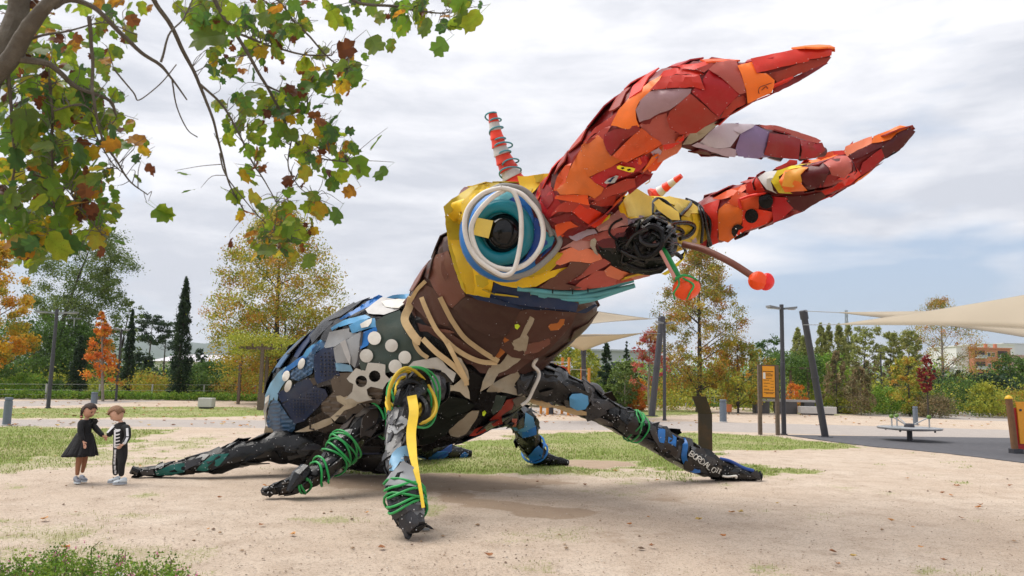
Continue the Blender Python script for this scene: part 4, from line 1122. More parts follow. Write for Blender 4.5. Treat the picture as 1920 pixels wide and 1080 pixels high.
# rags
panset(thorax, TB, [
    ('cloth', 'f', '1175 130 1210 150 1195 190 1150 270 1165 290 1140 420 1080 480 990 540 940 560 900 640 800 700 820 620 880 500 950 490 1010 410 1040 320 1100 290', dict(stiff=3, lift=0.05)),
    ('cloth', 'f', '890 640 940 610 1000 580 1080 540 1100 580 1060 640 1140 740 1050 720 960 700 860 720 850 690', dict(stiff=3, lift=0.04)),
    ('white', 'f', '250 520 300 470 480 440 520 470 560 520 620 560 600 630 540 560 480 530 340 550 270 560', dict(stiff=3, lift=0.06)),
    ('cloth', 'f', '600 420 660 450 710 540 720 600 700 640 720 700 725 755 690 740 650 700 600 690 490 700 590 660 640 620 680 580 650 500', dict(stiff=3, lift=0.06)),
], name='rag')
# tan straps
for s, r_ in (('500 -10 560 110 600 180 680 290 780 370 870 430 940 470', 4.6), ('360 -10 400 90 470 230 545 320 620 460 690 600 700 650', 4.4), ('290 -10 270 60 235 150 270 230 330 310 355 320', 7.5),
              ('370 300 470 400 560 470 640 540 700 620', 5.2), ('300 240 310 330 350 400 410 445', 4.0), ('540 310 620 380 720 440 820 475 930 480', 4.6), ('240 150 260 60 300 -20 330 -70 390 -130', 3.6)):
    ropepx(thorax, rg('f', s), r_, 'tan', TB, name='strap', lift=0.10, flat=0.28)
# ---- abdomen
AB = [T_abd]
panset(abdomen, AB, [
    ('paleblue', 'e', '110 840 150 750 200 680 260 630 300 640 260 740 210 820 200 890 150 880 120 960 100 940', dict(stiff=4)),
    ('blue', 'e', '230 690 270 630 400 540 560 400 540 470 440 560 320 640 250 690', dict(lift=0.03)),
    ('skyblue', 'e', '390 550 420 500 560 400 580 380 500 480 420 560'),
    ('navy', 'e', '200 830 300 780 430 710 470 770 350 870 230 900', dict()),
    ('steel', 'e', '300 680 470 500 560 440 480 520 470 640 460 680 360 740 300 720', dict(rib=(0.9, 7, 0.02), step=4, stiff=4)),
    ('steel', 'e', '540 430 580 390 560 480 490 520 470 600 460 500'),
    ('navy', 'e', '480 540 540 490 615 480 640 600 670 700 500 760 480 720 470 620', dict(lift=0.035)),
    ('navy', 'e', '230 910 330 870 480 770 560 800 580 850 480 960 400 1040 330 1060 280 980', dict(lift=0.03)),
    ('steel', 'e', '130 960 160 880 210 890 280 1000 340 1060 330 1100 260 1160 160 1160 120 1060', dict(rib=(1.35, 8, 0.02), step=4, stiff=4)),
    ('dgrey', 'e', '490 760 660 705 675 740 500 790', dict(lift=0.05)),
    ('white', 'e', '110 860 140 840 130 920 110 980 120 1060 110 1080 95 960', dict(lift=0.04)),
    ('skyblue', 'e', '600 340 700 280 860 240 900 260 740 310 640 340 610 360', dict(lift=0.05)),
    ('blue', 'e', '665 270 960 90 990 100 980 125 860 190 680 280', dict(lift=0.10, rib=(1.0, 9, 0.015), step=5)),
    ('lightgrey', 'e', '860 200 980 110 1100 125 1200 120 1110 200 1000 240 880 230', dict(stiff=3, lift=0.04)),
    ('white', 'e', '980 140 1100 120 1190 125 1110 190 1010 180', dict(lift=0.06)),
    ('skyblue', 'e', '1010 115 1060 95 1200 80 1210 90 1170 125 1080 120', dict(lift=0.07)),
    ('grey', 'e', '550 480 590 370 740 340 740 370 800 380 700 440 630 480 560 490', dict(lift=0.03)),
    ('grey', 'e', '620 490 700 440 830 360 840 400 810 600 780 640 740 600 640 600', dict(lift=0.045, stiff=5)),
    ('lightgrey', 'e', '670 450 710 425 750 560 745 620 700 530', dict(lift=0.06)),
    ('dgrey', 'e', '825 365 845 375 815 620 780 640 800 580', dict(lift=0.07)),
    ('skyblue', 'e', '735 320 820 280 930 265 950 330 860 350 760 380', dict(lift=0.055)),
    ('blue', 'e', '845 370 940 330 950 360 900 420 880 470 820 500', dict(lift=0.04)),
    ('paleblue', 'e', '635 600 750 620 770 670 640 660', dict(lift=0.04)),
    ('white', 'e', '820 310 870 280 910 265 905 300 880 330 830 340', dict(lift=0.08)),
    ('green', 'e', '935 290 1000 250 1120 205 1130 290 1180 370 1230 470 1330 570 1180 640 1000 680 920 640 830 660 810 600 880 470 940 400', dict(stiff=6, lift=0.03)),
    ('green', 'e', '940 600 1100 500 1240 560 1330 580 1180 610 1060 640'),
    ('taupe', 'e', '640 680 770 670 800 720 760 830 700 860 620 820 600 740', dict()),
    ('taupe', 'e', '780 720 900 740 1000 800 980 900 900 960 820 900 760 820', dict(rib=(1.5, 6, 0.02), step=4)),
    ('taupe', 'e', '530 900 620 820 760 840 820 900 700 1000 600 1010 530 960', dict(rib=(1.5, 6, 0.02), step=4)),
    ('brownblack', 'e', '430 1020 560 960 640 1060 560 1130 440 1100', dict(rib=(1.0, 8, 0.02), step=5)),
    ('taupe', 'e', '820 900 900 1000 860 1060 760 1080 700 1000', dict()),
    ('brownblack', 'e', '560 1130 640 1060 760 1080 880 1050 860 1160 700 1240 540 1220'),
    ('taupe', 'e', '440 720 490 710 500 760 470 770', dict()),
], base=0.016)
dt = [(702, 634, 12.5), (734, 648, 12), (687, 667, 12.5), (759, 670, 12), (741, 687, 12.5), (565, 682, 6, 11), (536, 705, 6.5, 10.5), (540, 724, 6, 12)]
for q in dt:
    rx, ry = (q[2], q[3]) if len(q) > 3 else (q[2], q[2] * 1.02)
    panel(abdomen, AB, circle_px(q[0], q[1], rx, ry, 18, rot=0.35 if len(q) > 3 else 0), 'white', lift=0.09, tilt=0.01, thick=0.012, name='disc', step=6, jit=0, screws=False)
# perforated plates: rows of dark studs
def studs(owner, trees, poly, per, r, mat, lift):
    xs = [p[0] for p in poly]; ys = [p[1] for p in poly]; mb = MB(); y = min(ys)
    while y < max(ys):
        x = min(xs)
        while x < max(xs):
            if pip(x, y, poly):
                rr = ray(x, y); rr = rr / rr.y; h = trees[0].ray_cast(CAM, rr)
                if h[0] is not None:
                    p = h[0] + (CAM - h[0]).normalized() * lift
                    mb.lathe(p, [(r * scale_at(p.y), -0.01), (r * scale_at(p.y), 0.008), (r * 0.5 * scale_at(p.y), 0.014)], 6, CAM - p)
            x += per
        y += per
    o = mb.build('studs', M_[mat], owner); o['kind'] = 'stuff'
studs(abdomen, AB, rg('e', '500 560 600 500 660 690 510 740'), 7, 1.5, 'dgrey', 0.07)
studs(abdomen, AB, rg('e', '250 920 490 790 560 850 340 1040'), 6, 1.3, 'dgrey', 0.06)
studs(head, HT, rg('b', '80 120 150 100 180 300 250 560 220 590 130 380'), 7, 1.2, 'olive', 0.05)
# white web with round holes
def holed(owner, trees, poly, holes, mat, lift, thick=0.02):
    """a plate with real holes, built as a grid and cut"""
    pts = densify(poly, 6, 0.4); nb = len(pts); edges = [(i, (i + 1) % nb) for i in range(nb)]
    for (cx, cy, r_) in holes:
        c = circle_px(cx, cy, r_, r_, 12); b = len(pts); pts += c; edges += [(b + i, b + (i + 1) % 12) for i in range(12)]
    r = delaunay_2d_cdt([Vector(p) for p in pts], edges, [], 0, 1e-5)
    vs = r[0]; fs = []
    for f in r[2]:
        x = sum(vs[i].x for i in f) / len(f); y = sum(vs[i].y for i in f) / len(f)
        if pip(x, y, poly) and not any((x - a) ** 2 + (y - b) ** 2 < (c * 0.97) ** 2 for a, b, c in holes): fs.append(tuple(f))
    used = sorted({i for f in fs for i in f}); m_ = {u: k for k, u in enumerate(used)}; fs = [tuple(m_[i] for i in f) for f in fs]
    W = []
    for u in used:
        rr = ray(vs[u].x, vs[u].y); rr = rr / rr.y; h = trees[0].ray_cast(CAM, rr)
        d = h[0].y if h[0] is not None else 11.0
        W.append(P(vs[u].x, vs[u].y, d - lift - 0.015 * mnoise.noise(Vector((vs[u].x * 0.05, vs[u].y * 0.05, 3)))))
    n_ = len(W); B = [w + (w - CAM).normalized() * thick for w in W]
    fs = [f if (W[f[1]] - W[f[0]]).cross(W[f[2]] - W[f[0]]).dot(CAM - W[f[0]]) > 0 else f[::-1] for f in fs]
    ed = set()
    for f in fs:
        for k in range(len(f)): ed.add((f[k], f[(k + 1) % len(f)]))
    al = fs + [tuple(n_ + i for i in f[::-1]) for f in fs] + [(b, a, n_ + a, n_ + b) for a, b in ed if (b, a) not in ed]
    return me_obj('rag', W + B, al, M_[mat], owner, smooth=True, sharp=30)
holed(abdomen, AB, rg('e', '720 720 790 640 830 655 860 660 880 600 960 605 1010 615 1010 690 1040 720 1060 700 1080 710 1020 750 990 800 900 780 870 800 880 850 915 880 800 895 760 870 700 880 760 820 770 760 740 745'),
      [(677.5, 715, 11), (702.5, 705.5, 11)], 'white', 0.09)
panset(abdomen, AB, [
    ('cloth', 'e', '640 850 700 840 800 880 830 820 910 860 880 885 800 910 790 925 700 960 630 1040 600 1010 700 920 650 890', dict(lift=0.07, stiff=3)),
    ('cloth', 'e', '620 1050 600 1010 540 1030 470 1060 400 1090 330 1120 400 1120 470 1110 560 1080', dict(lift=0.06, stiff=3)),
    ('cloth', 'g', '70 150 130 180 190 210 140 240 60 260 60 200', dict(lift=0.06, stiff=3)),
    ('cloth', 'f', '560 990 640 920 740 840 795 840 780 890 700 1010 640 1040 580 1030', dict(lift=0.06, stiff=3)),
    ('cloth', 'f', '480 690 560 680 520 640 600 650 590 690', dict(lift=0.05)),
], name='rag')
panset(abdomen, [T_abd, T_tho], [
    ('brownred', 'f', '870 910 930 860 1000 760 1070 740 1040 830 960 880 970 940 900 960', dict(lift=0.05, stiff=3)),
    ('brownred', 'f', '720 1030 760 980 820 955 850 990 760 1030', dict()),
    ('green', 'f', '880 840 920 720 1000 730 960 830 900 870'),
    ('blackm', 'f', '800 700 930 700 880 850 780 800'),
    ('greenblack', 'f', '460 700 700 760 760 800 720 840 560 900 460 850', dict()),
    ('greenblack', 'f', '400 880 560 900 720 850 600 950 540 1020 380 1040'),
    ('blackm', 'f', '350 1040 540 1020 640 1050 560 1100 380 1100'),
    ('black', 'f', '480 560 560 540 600 580 590 640 520 680 460 660', dict(lift=0.05, stiff=3)),
    ('blackm', 'g', '480 210 640 200 700 290 740 400 560 430 440 420 400 300'),
    ('greenblack', 'g', '1240 100 1500 60 1440 210 1300 290 1220 300'),
    ('blackm', 'g', '1230 300 1440 220 1560 270 1400 310 1250 350'),
], base=0.02)
panel(abdomen, AB, rg('f', '818 850 835 838 848 855 830 882 818 875'), 'fluo', lift=0.09, tilt=0, thick=0.004, name='sticker', step=5, screws=False)

# ---- plates all round, also where the photograph does not look
def inside_traced(x, y):
    return any(min(p[0] for p in q) < x < max(p[0] for p in q) and min(p[1] for p in q) < y < max(p[1] for p in q) and pip(x, y, q) for q in TRB)
TRB = list(traced_polys)
def clad(owner, tree, n, cols, size, lift=0.012, rs=3, aspect=1.5, skip=True, tries=14, zmin=0.02, CR_=None, away=False):
    R_ = random.Random(rs); me = owner.data
    polys = list(me.polygons); ws = []; acc = 0
    for p in polys: acc += p.area; ws.append(acc)
    import bisect
    placed = []; size0 = size
    for i in range(n * tries):
        if len(placed) >= n: break
        f = polys[bisect.bisect(ws, R_.uniform(0, acc * 0.9999))]
        c = Vector(f.center); nn = Vector(f.normal)
        if CR_: size = min(size0, 1.25 * min(zip(CR_[0], CR_[1]), key=lambda q: (q[0] - c).length_squared)[1])
        if any((c - q).length < size * 0.75 for q in placed): continue
        if c.z < zmin: continue
        if away and nn.dot((CAM - c).normalized()) > 0.22: continue
        if skip and nn.dot(CAM - c) > 0:
            x, y = proj(c)
            if inside_traced(x, y): continue
            tt = nn.orthogonal().normalized(); bb = nn.cross(tt)
            if any(inside_traced(*proj(c + (tt * math.cos(g) + bb * math.sin(g)) * size * 0.62)) for g in (0, 0.79, 1.57, 2.36, 3.14, 3.93, 4.71, 5.5)):
                if R_.random() < 0.99: continue
        placed.append(c)
        t = nn.orthogonal().normalized(); b = nn.cross(t); a0 = R_.uniform(0, 6.28)
        k = R_.choice([4, 4, 5, 6]); s = size * R_.uniform(0.7, 1.25); asp = R_.uniform(1, aspect)
        ring = []; tl = R_.uniform(0, 0.016)
        corners = []
        for j in range(k):
            a = a0 + 6.283 * (j + R_.uniform(-0.2, 0.2)) / k
            u, v = math.cos(a) * s * asp * 0.7, math.sin(a) * s / asp ** 0.5 * 0.7
            corners.append((u, v))
        for j in range(k):
            for q in (0, 0.5):
                u = corners[j][0] * (1 - q) + corners[(j + 1) % k][0] * q; v = corners[j][1] * (1 - q) + corners[(j + 1) % k][1] * q
                ring.append((u, v))
        inner = [(u * 0.5, v * 0.5) for u, v in ring]
        W = []
        for (u, v) in ring + inner + [(0, 0)]:
            p = c + t * u + b * v; h = tree.find_nearest(p)
            q = h[0]; hn = h[1] if h[1].dot(nn) > 0 else nn
            W.append(q.lerp(p, 0.35) + (hn + nn).normalized() * (lift + tl * (0.5 + u / (s * 1.5)) + R_.uniform(0, 0.004)))
        m = len(ring); fs = []
        for j in range(m):
            j2 = (j + 1) % m; fs += [(j, j2, m + j2, m + j), (m + j, m + j2, 2 * m)]
        n_ = len(W); W += [w - nn * 0.014 for w in W[:m]]
        fs += [(j, n_ + j, n_ + (j + 1) % m, (j + 1) % m) for j in range(m)]
        o = me_obj('panel', W, fs, M_[R_.choice(cols)], owner, smooth=True, sharp=25)
    return len(placed)
clad(abdomen, T_abd, 110, ['blackm', 'greenblack', 'navy', 'steel', 'navy', 'dgrey', 'taupe', 'blackm'], 0.42, rs=1)
clad(thorax, T_tho, 50, ['brown', 'dbrown', 'redbrown', 'dbrown'], 0.40, rs=2)
clad(head, T_head, 50, ['yellow', 'olive', 'yellow'], 0.32, rs=3, away=True)
clad(cheek, T_cheek, 14, ['paleyellow', 'yellow', 'olive'], 0.26, rs=4, away=True)
clad(jawA, T_jawA, 46, ['red', 'orangered', 'crimson', 'brownred', 'orange', 'darkred'], 0.36, rs=5, away=True)
clad(jawB, T_jawB, 40, ['red', 'orangered', 'crimson', 'brownred', 'orange', 'darkred'], 0.32, rs=6, away=True)
clad(prongA, T_prA, 14, ['lavgrey', 'maroon', 'darkred', 'purple'], 0.20, rs=7, away=True)
clad(prongB, T_prB, 10, ['maroon', 'darkred', 'rose'], 0.18, rs=8, away=True)

# ---- legs
def leg(pts, cols, n, size, rs, core='blackm', flat=0.95, label=None):
    o, t, C, Rr = tube_core('leg', pts, M_[core], 12, flat=flat, jit=0.10, sub=5)
    clad(o, t, n, cols, size, lift=0.010, rs=rs, aspect=2.2, skip=False, tries=8, zmin=0.0, CR_=(C, Rr))
    # screws down the leg
    R_ = random.Random(rs)
    for i in range(int(n * 0.9)):
        k = R_.randint(1, len(C) - 2); p = C[k] + (CAM - C[k]).normalized() * Rr[k]
        x, y = proj(p); x += R_.uniform(-1, 1) * Rr[k] / scale_at(p.y) * 0.8; y += R_.uniform(-0.6, 0.6) * Rr[k] / scale_at(p.y)
        rr = ray(x, y); rr = rr / rr.y; h = t.ray_cast(CAM, rr)
        if h[0] is not None: add_screw(o, h[0] + h[1] * (0.03 if h[1].y < 0 else -0.03), CAM - h[0], 0.0065)
    if label: o['label'] = label
    return o, t, C, Rr
BL = ['black', 'black', 'blackm', 'dgrey', 'brownblack', 'blackm']
def coil(owner, C, Rr, k0, k1, turns, r, mat, grow=1.18, name='rope', wob=0.1, flat=False, seed=1):
    R_ = random.Random(seed); n_ = int(turns * 22); pts = []
    ph1, ph2 = R_.uniform(0, 6), R_.uniform(0, 6)
    for i in range(n_ + 1):
        t = i / n_; kk = k0 + (k1 - k0) * t + wob * math.sin(t * 23 + ph1); kk = min(max(kk, 0), len(C) - 1.001)
        a = int(kk); f = kk - a; c = C[a].lerp(C[a + 1], f); d = (C[a + 1] - C[a]).normalized(); rad = (Rr[a] * (1 - f) + Rr[a + 1] * f) * grow * (1 + 0.08 * math.sin(t * 31 + ph2)) + 0.022
        x = d.cross(Vector((0.1, 0.2, 1))).normalized(); y = x.cross(d); ang = 6.283 * turns * t
        tiltv = 0.35 * math.sin(t * 11 + ph1)
        pts.append(c + x * math.cos(ang) * rad + y * math.sin(ang) * rad + d * math.cos(ang + 0.6) * rad * tiltv)
    for p in pts: p.z = max(p.z, 0.012)
    return MB().tube(pts, r, 6).build(name, M_[mat], owner, smooth=True, sharp=70)
# the front leg nearest the camera
L1, TL1, C1, R1 = leg([(805, 728, 9.0, 36), (778, 726, 8.7, 34), (762, 742, 8.5, 29), (750, 785, 8.2, 21), (746, 822, 7.98, 20), (746, 862, 7.8, 22), (755, 900, 7.6, 27), (759, 935, 7.45, 29), (766, 962, 7.38, 26), (780, 990, 7.3, 19)], ['dgrey', 'blackm', 'grey', 'black', 'dgrey'], 60, 0.22, 21, core='dgrey')
panset(L1, [TL1], [
    ('dgrey', 'g', '1010 60 1040 10 1140 10 1140 120 1130 200 1150 300 1080 320 1010 420 975 440 970 330 980 200', dict(stiff=4)),
    ('paleblue', 'g', '1020 360 1060 320 1130 300 1150 380 1160 430 1080 420 1030 490 1000 490 1000 420'),
    ('grey', 'g', '1000 540 1040 480 1100 415 1180 460 1230 570 1200 610 1120 600 1060 600 1000 640 980 620', dict(lift=0.05)),
    ('black', 'g', '980 600 1100 600 1220 590 1250 700 1240 740 1120 740 1030 800 1000 790 985 700', dict(lift=0.02)),
    ('dgrey', 'g', '1020 800 1120 735 1240 745 1250 790 1150 790 1060 850 1020 860', dict(lift=0.05)),
    ('black', 'a', '0 0 1 0 1 1') if False else ('blackm', 'g', '1020 120 1080 80 1060 110 1040 150 1100 130 1110 140 1050 170', dict(lift=0.04)),
])
for s in ('1030 550 1060 505 1110 490 1080 530 1040 560',): panel(L1, [TL1], rg('g', s), 'blackm', lift=0.075, tilt=0, thick=0.004, name='slot', step=5, screws=False)
# crumpled foot
def foot(owner, c, s, mats, seed, n_=14, dirv=Vector((1, -0.6, 0))):
    R_ = random.Random(seed)
    for i in range(n_):
        p = c + Vector((R_.uniform(-1, 1) * s, R_.uniform(-0.8, 0.8) * s, R_.uniform(0.02, 0.9) * s)) + dirv.normalized() * s * R_.uniform(-0.35, 0.4)
        sz = s * R_.uniform(0.25, 0.6)
        bm = bmesh.new(); bmesh.ops.create_icosphere(bm, subdivisions=1, radius=1)
        M = Matrix.Translation(p) @ Matrix.Rotation(R_.uniform(0, 6), 4, (R_.random(), R_.random(), R_.random() + 0.1)) @ Matrix.Diagonal((sz, sz * R_.uniform(0.2, 0.6), sz * R_.uniform(0.12, 0.35), 1))
        for v in bm.verts: v.co = M @ (v.co * R_.uniform(0.75, 1.2)); v.co.z = max(0.0, v.co.z)
        me = bpy.data.meshes.new('scrap'); bm.to_mesh(me); bm.free(); me.materials.append(M_[R_.choice(mats)])
        link(bpy.data.objects.new('scrap', me), owner)
foot(L1, Vector((G(775, 990).x, G(775, 990).y, 0)), 0.15, ['black', 'black', 'dgrey', 'blackm', 'brownblack', 'grey'], 4, 30)
foot(L1, Vector((G(768, 975).x, G(768, 975).y, 0.10)), 0.13, ['dgrey', 'black', 'rust', 'taupe', 'brownblack', 'brownred'], 5, 16)
for i in range(3): coil(L1, C1, R1, 32 + i * 1.5, 38 + i * 1.2, 1.6, 0.013, 'hosegreen', 1.12, seed=30 + i)
# knee hoops, yellow and green
for i, (R_px, dx, dy, mat_, rr_) in enumerate([(46, 0, 0, 'strapyellow', 3.4), (42, 6, 4, 'strapyellow', 3.0), (40, -2, 8, 'hosegreen', 2.2), (50, 14, -4, 'hosegreen', 2.2), (52, 10, 2, 'hosegreen', 2.2), (36, 2, 12, 'blackm', 6), (48, 4, -2, 'strapyellow', 3.2), (30, -2, 18, 'blackm', 8)]):
    ax = Vector((0.55, -0.75, 0.35)).normalized(); u = ax.cross(Vector((0, 0, 1))).normalized(); w = u.cross(ax); c = P(771 + dx * 0.7, 745 + dy, 8.45 - 0.02 * i); s = scale_at(8.4)
    pts = [c + (u * math.cos(a) * R_px * 1.0 + w * math.sin(a) * R_px * 1.12) * s + ax * 0.06 * math.sin(a * 2 + i) for a in [6.283 * k / 30 for k in range(31)]]
    MB().tube(pts, rr_ * s, 8, cap=False).build('hoop', M_[mat_], L1, smooth=True)
for i, (yy, rad) in enumerate([(752, 30), (762, 31), (772, 29)]):
    s = scale_at(8.3); ax = Vector((0.25, -0.45, 0.9 - 0.25 * i)).normalized(); u = ax.cross(Vector((0, 1, 0.2))).normalized(); w = u.cross(ax); c = P(757, yy, 8.36)
    MB().tube([c + (u * math.cos(a) + w * math.sin(a)) * rad * 1.05 * s for a in [6.283 * k / 26 for k in range(27)]], 3.4 * s, 8, cap=False).build('hoop', M_['strapyellow'], L1, smooth=True)
st_ = [(772, 742, 8.15), (776, 772, 8.0), (771, 812, 7.82), (774, 850, 7.62), (781, 885, 7.45), (788, 915, 7.35), (794, 952, 7.25)]
o = ropepx(L1, st_, 9, 'strapyellow', None, name='strap', flat=0.12, n=8)
for i, v in enumerate(o.data.vertices):      # the strap narrows downwards
    k = (i // 4) / (len(o.data.vertices) / 4 - 1); cidx = (i // 4) * 4
    if k > 0.42: 
        cen = sum((o.data.vertices[cidx + j].co for j in range(4)), Vector()) / 4; v.co = cen + (v.co - cen) * max(0.22, 1 - (k - 0.42) * 1.9)
panel(L1, [T_abd, T_tho], rg('f', '385 555 430 545 450 520 475 555 430 585 410 600'), 'strapyellow', lift=0.12, tilt=0, thick=0.01, name='strap', step=5, screws=False)
# middle leg on the near side
L2, TL2, C2, R2 = leg([(740, 786, 10.6, 29), (705, 788, 10.45, 27), (670, 808, 10.25, 26), (642, 843, 10.0, 25), (607, 880, 9.75, 20), (577, 898, 9.65, 17), (545, 911, 9.55, 14), (495, 921, 9.5, 7)], BL, 75, 0.22, 22)
for i, (a, b, t_) in enumerate([(2, 6, 2.5), (13, 17, 3), (14, 18.5, 3), (20, 23, 2), (25, 27, 1.5), (27, 28.5, 2)]): coil(L2, C2, R2, a, b, t_, 0.014, 'hosegreen', 1.12, seed=40 + i)
MB().tube([P(575, 880, 9.6), P(560, 895, 9.5), P(540, 922, 9.4)], [0.09, 0.11, 0.03], 8, jit=0.15).build('claw', M_['black'], L2, smooth=True, sharp=30)
# rear leg on the near side
L3, TL3, C3, R3 = leg([(760, 850, 12.0, 40), (640, 846, 11.9, 34), (560, 838, 11.8, 32), (500, 842, 11.7, 26), (440, 855, 11.5, 22), (400, 866, 11.35, 20), (350, 875, 11.25, 14), (300, 882, 11.2, 11), (252, 886, 11.15, 7)], BL, 80, 0.26, 23)
panset(L3, [TL3], [
    ('jadegreen', 'p', '378 868 400 852 430 850 412 872 385 884 368 882'),
    ('jadegreen', 'p', '290 884 320 872 347 868 346 885 320 891 294 892'),
    ('dgrey', 'p', '346 867 380 856 375 868 347 882'), ('dgrey', 'p', '262 884 286 880 290 890 268 892'),
    ('black', 'p', '432 842 480 832 520 830 508 855 470 862 425 870 412 872'),
    ('black', 'p', '510 822 560 815 600 812 640 822 560 836 512 840'),
], lift=0.03)
MB().tube([P(262, 886, 11.1), P(250, 880, 11.1), P(246, 888, 11.1)], [0.06, 0.05, 0.03], 8).build('claw', M_['black'], L3, smooth=True)
# front leg on the far side
L4, TL4, C4, R4 = leg([(960, 715, 10.4, 30), (1000, 712, 10.6, 32), (1040, 722, 10.8, 32), (1090, 748, 11.1, 29), (1140, 775, 11.4, 25), (1200, 805, 11.7, 23), (1260, 838, 12.0, 25), (1310, 866, 12.2, 23), (1360, 883, 12.35, 16), (1425, 893, 12.4, 7)], BL, 100, 0.26, 24)
panset(L4, [TL4], [
    ('black', 'f', '1100 560 1200 530 1340 570 1400 620 1480 700 1440 760 1300 780 1180 740 1120 660', dict(stiff=4)),
    ('dgrey', 'f', '1070 590 1120 560 1180 610 1150 680 1090 690'),
    ('black', 'f', '1340 570 1480 640 1640 720 1620 760 1500 720 1400 620'),
    ('dgrey', 'f', '1620 740 1750 760 1820 810 1740 840 1640 800'),
    ('blue', 'h', '1095 565 1150 580 1145 690 1105 690 1095 640'), ('blue', 'h', '1180 600 1235 640 1230 710 1170 680'),
    ('dgrey', 'h', '1010 530 1080 560 1110 690 1150 720 1120 740 1060 650'),
    ('brownblack', 'h', '900 480 950 520 960 620 900 620 850 570'), ('brownblack', 'h', '1150 660 1250 740 1230 790 1120 740'),
    ('black', 'h', '1320 740 1420 760 1500 840 1570 920 1550 940 1490 940 1440 860 1330 850', dict(stiff=3)),
    ('black', 'h', '1400 710 1480 730 1560 800 1640 850 1560 850 1480 800'),
    ('dgrey', 'h', '1760 930 1840 885 1870 950 1850 960', dict()), ('black', 'h', '1640 870 1760 890 1840 950 1700 955 1600 940'),
], lift=0.03)
panel(L4, [TL4], rg('f', '1470 740 1490 715 1560 710 1610 730 1615 790 1590 830 1530 840 1475 810'), 'skyblue', lift=0.10, tilt=0, thick=0.05, name='pad', step=8, screws=False, jit=0)
panel(L4, [TL4], rg('f', '1170 750 1230 735 1290 760 1340 800 1440 800 1600 850 1600 875 1500 870 1340 815 1290 820 1180 780'), 'tan', lift=0.02, tilt=0.02, name='rag', step=8, screws=False)
ropepx(L4, rg('f', '1225 450 1200 500 1235 540 1240 590 1200 680 1160 760 1110 800'), 3.4, 'hosewhite', [TL4, T_tho], lift=0.12, name='hose')
ropepx(L4, rg('h', '1280 650 1300 700 1290 780 1310 840 1360 885 1410 885'), 5, 'blue', [TL4], lift=0.06, name='strap', flat=0.2)
ropepx(L4, rg('h', '1560 800 1640 820 1740 870 1810 890'), 3, 'royal', [TL4], lift=0.08, name='hose')
ropepx(L4, rg('h', '1580 930 1620 935 1680 930 1680 945'), 2, 'white', [TL4], lift=0.08, name='hose')
for i in range(3): coil(L4, C4, R4, 23.2 + 0.3 * i, 24.0 + 0.3 * i, 1.2, 0.012, 'hosegreen', 1.08, seed=50 + i)
# sprayed name on the black plate
def letters(owner, tree, word, x0, y0, dx, dy, h, r, mat, lift):
    G_ = {'B': '0 0 0 1;0 1 .6 .9 .6 .6 0 .5;0 .5 .7 .4 .7 .1 0 0', 'O': '.1 .2 .1 .8 .4 1 .7 .8 .7 .2 .4 0 .1 .2', 'R': '0 0 0 1 .6 .9 .6 .6 0 .5 .7 0', 'D': '0 0 0 1 .5 .9 .7 .5 .5 .1 0 0', 'A': '0 0 .35 1 .7 0;.15 .4 .55 .4', 'L': '0 1 0 0 .6 0', 'I': '.3 0 .3 1;.1 0 .5 0;.1 1 .5 1'}
    for i, ch in enumerate(word):
        for st in G_.get(ch, '').split(';'):
            q = [float(v) for v in st.split()]
            if len(q) < 4: continue
            pts = []
            L_ = math.hypot(dx, dy); ux, uy = dx / L_, dy / L_; vx, vy = uy, -ux
            for j in range(0, len(q), 2):
                pts.append((x0 + rnd.uniform(-.7, .7) + dx * i + (ux * q[j] + vx * q[j + 1]) * h, y0 + dy * i + (uy * q[j] + vy * q[j + 1]) * h))
            ropepx(owner, pts, r, mat, tree, name='lettering', lift=lift, n=5, sub=2)
letters(L4, [TL4], 'BORDALO', 1291, 853, 6.9, 5.0, 10, 0.8, 'white', 0.075)
letters(L4, [TL4], 'II', 1341, 884, 4.5, 2.5, 8, 0.7, 'white', 0.075)
# far side legs
L5, TL5, C5, R5 = leg([(930, 770, 12.4, 30), (965, 778, 12.9, 24), (985, 795, 13.2, 24), (990, 825, 13.5, 22), (1005, 850, 13.8, 18), (1030, 862, 13.9, 12), (1065, 868, 14.0, 6)], BL, 30, 0.24, 25)
panset(L5, [TL5], [('skyblue', 'f', '1140 850 1200 890 1215 960 1140 1000 1060 990 1040 960 1130 960'), ('blue', 'f', '1080 1000 1220 950 1225 1020 1120 1045'), ('blue', 'h', '120 780 200 700 235 740 220 800 140 830'), ('rose', 'f', '1040 900 1080 900 1070 960 1040 960')], lift=0.04)
coil(L5, C5, R5, 17, 21, 1.6, 0.02, 'blue', 1.1, name='strap')
L6, TL6, C6, R6 = leg([(760, 820, 13.6, 30), (815, 840, 14.6, 22), (850, 848, 14.9, 13), (884, 851, 15.0, 6)], ['black', 'royal', 'dgrey', 'blue'], 18, 0.24, 26)
L7, TL7, C7, R7 = leg([(640, 850, 13.4, 20), (660, 868, 13.6, 10), (700, 876, 13.7, 8), (745, 877, 13.8, 5)], ['black', 'lightgrey', 'dgrey'], 12, 0.2, 27)
# straps round the cheek root
def finish_screws():
    for k, (ow, mb) in SCREWS.items():
        o = mb.build('screws', SCREW, ow); o['kind'] = 'stuff'
finish_screws()
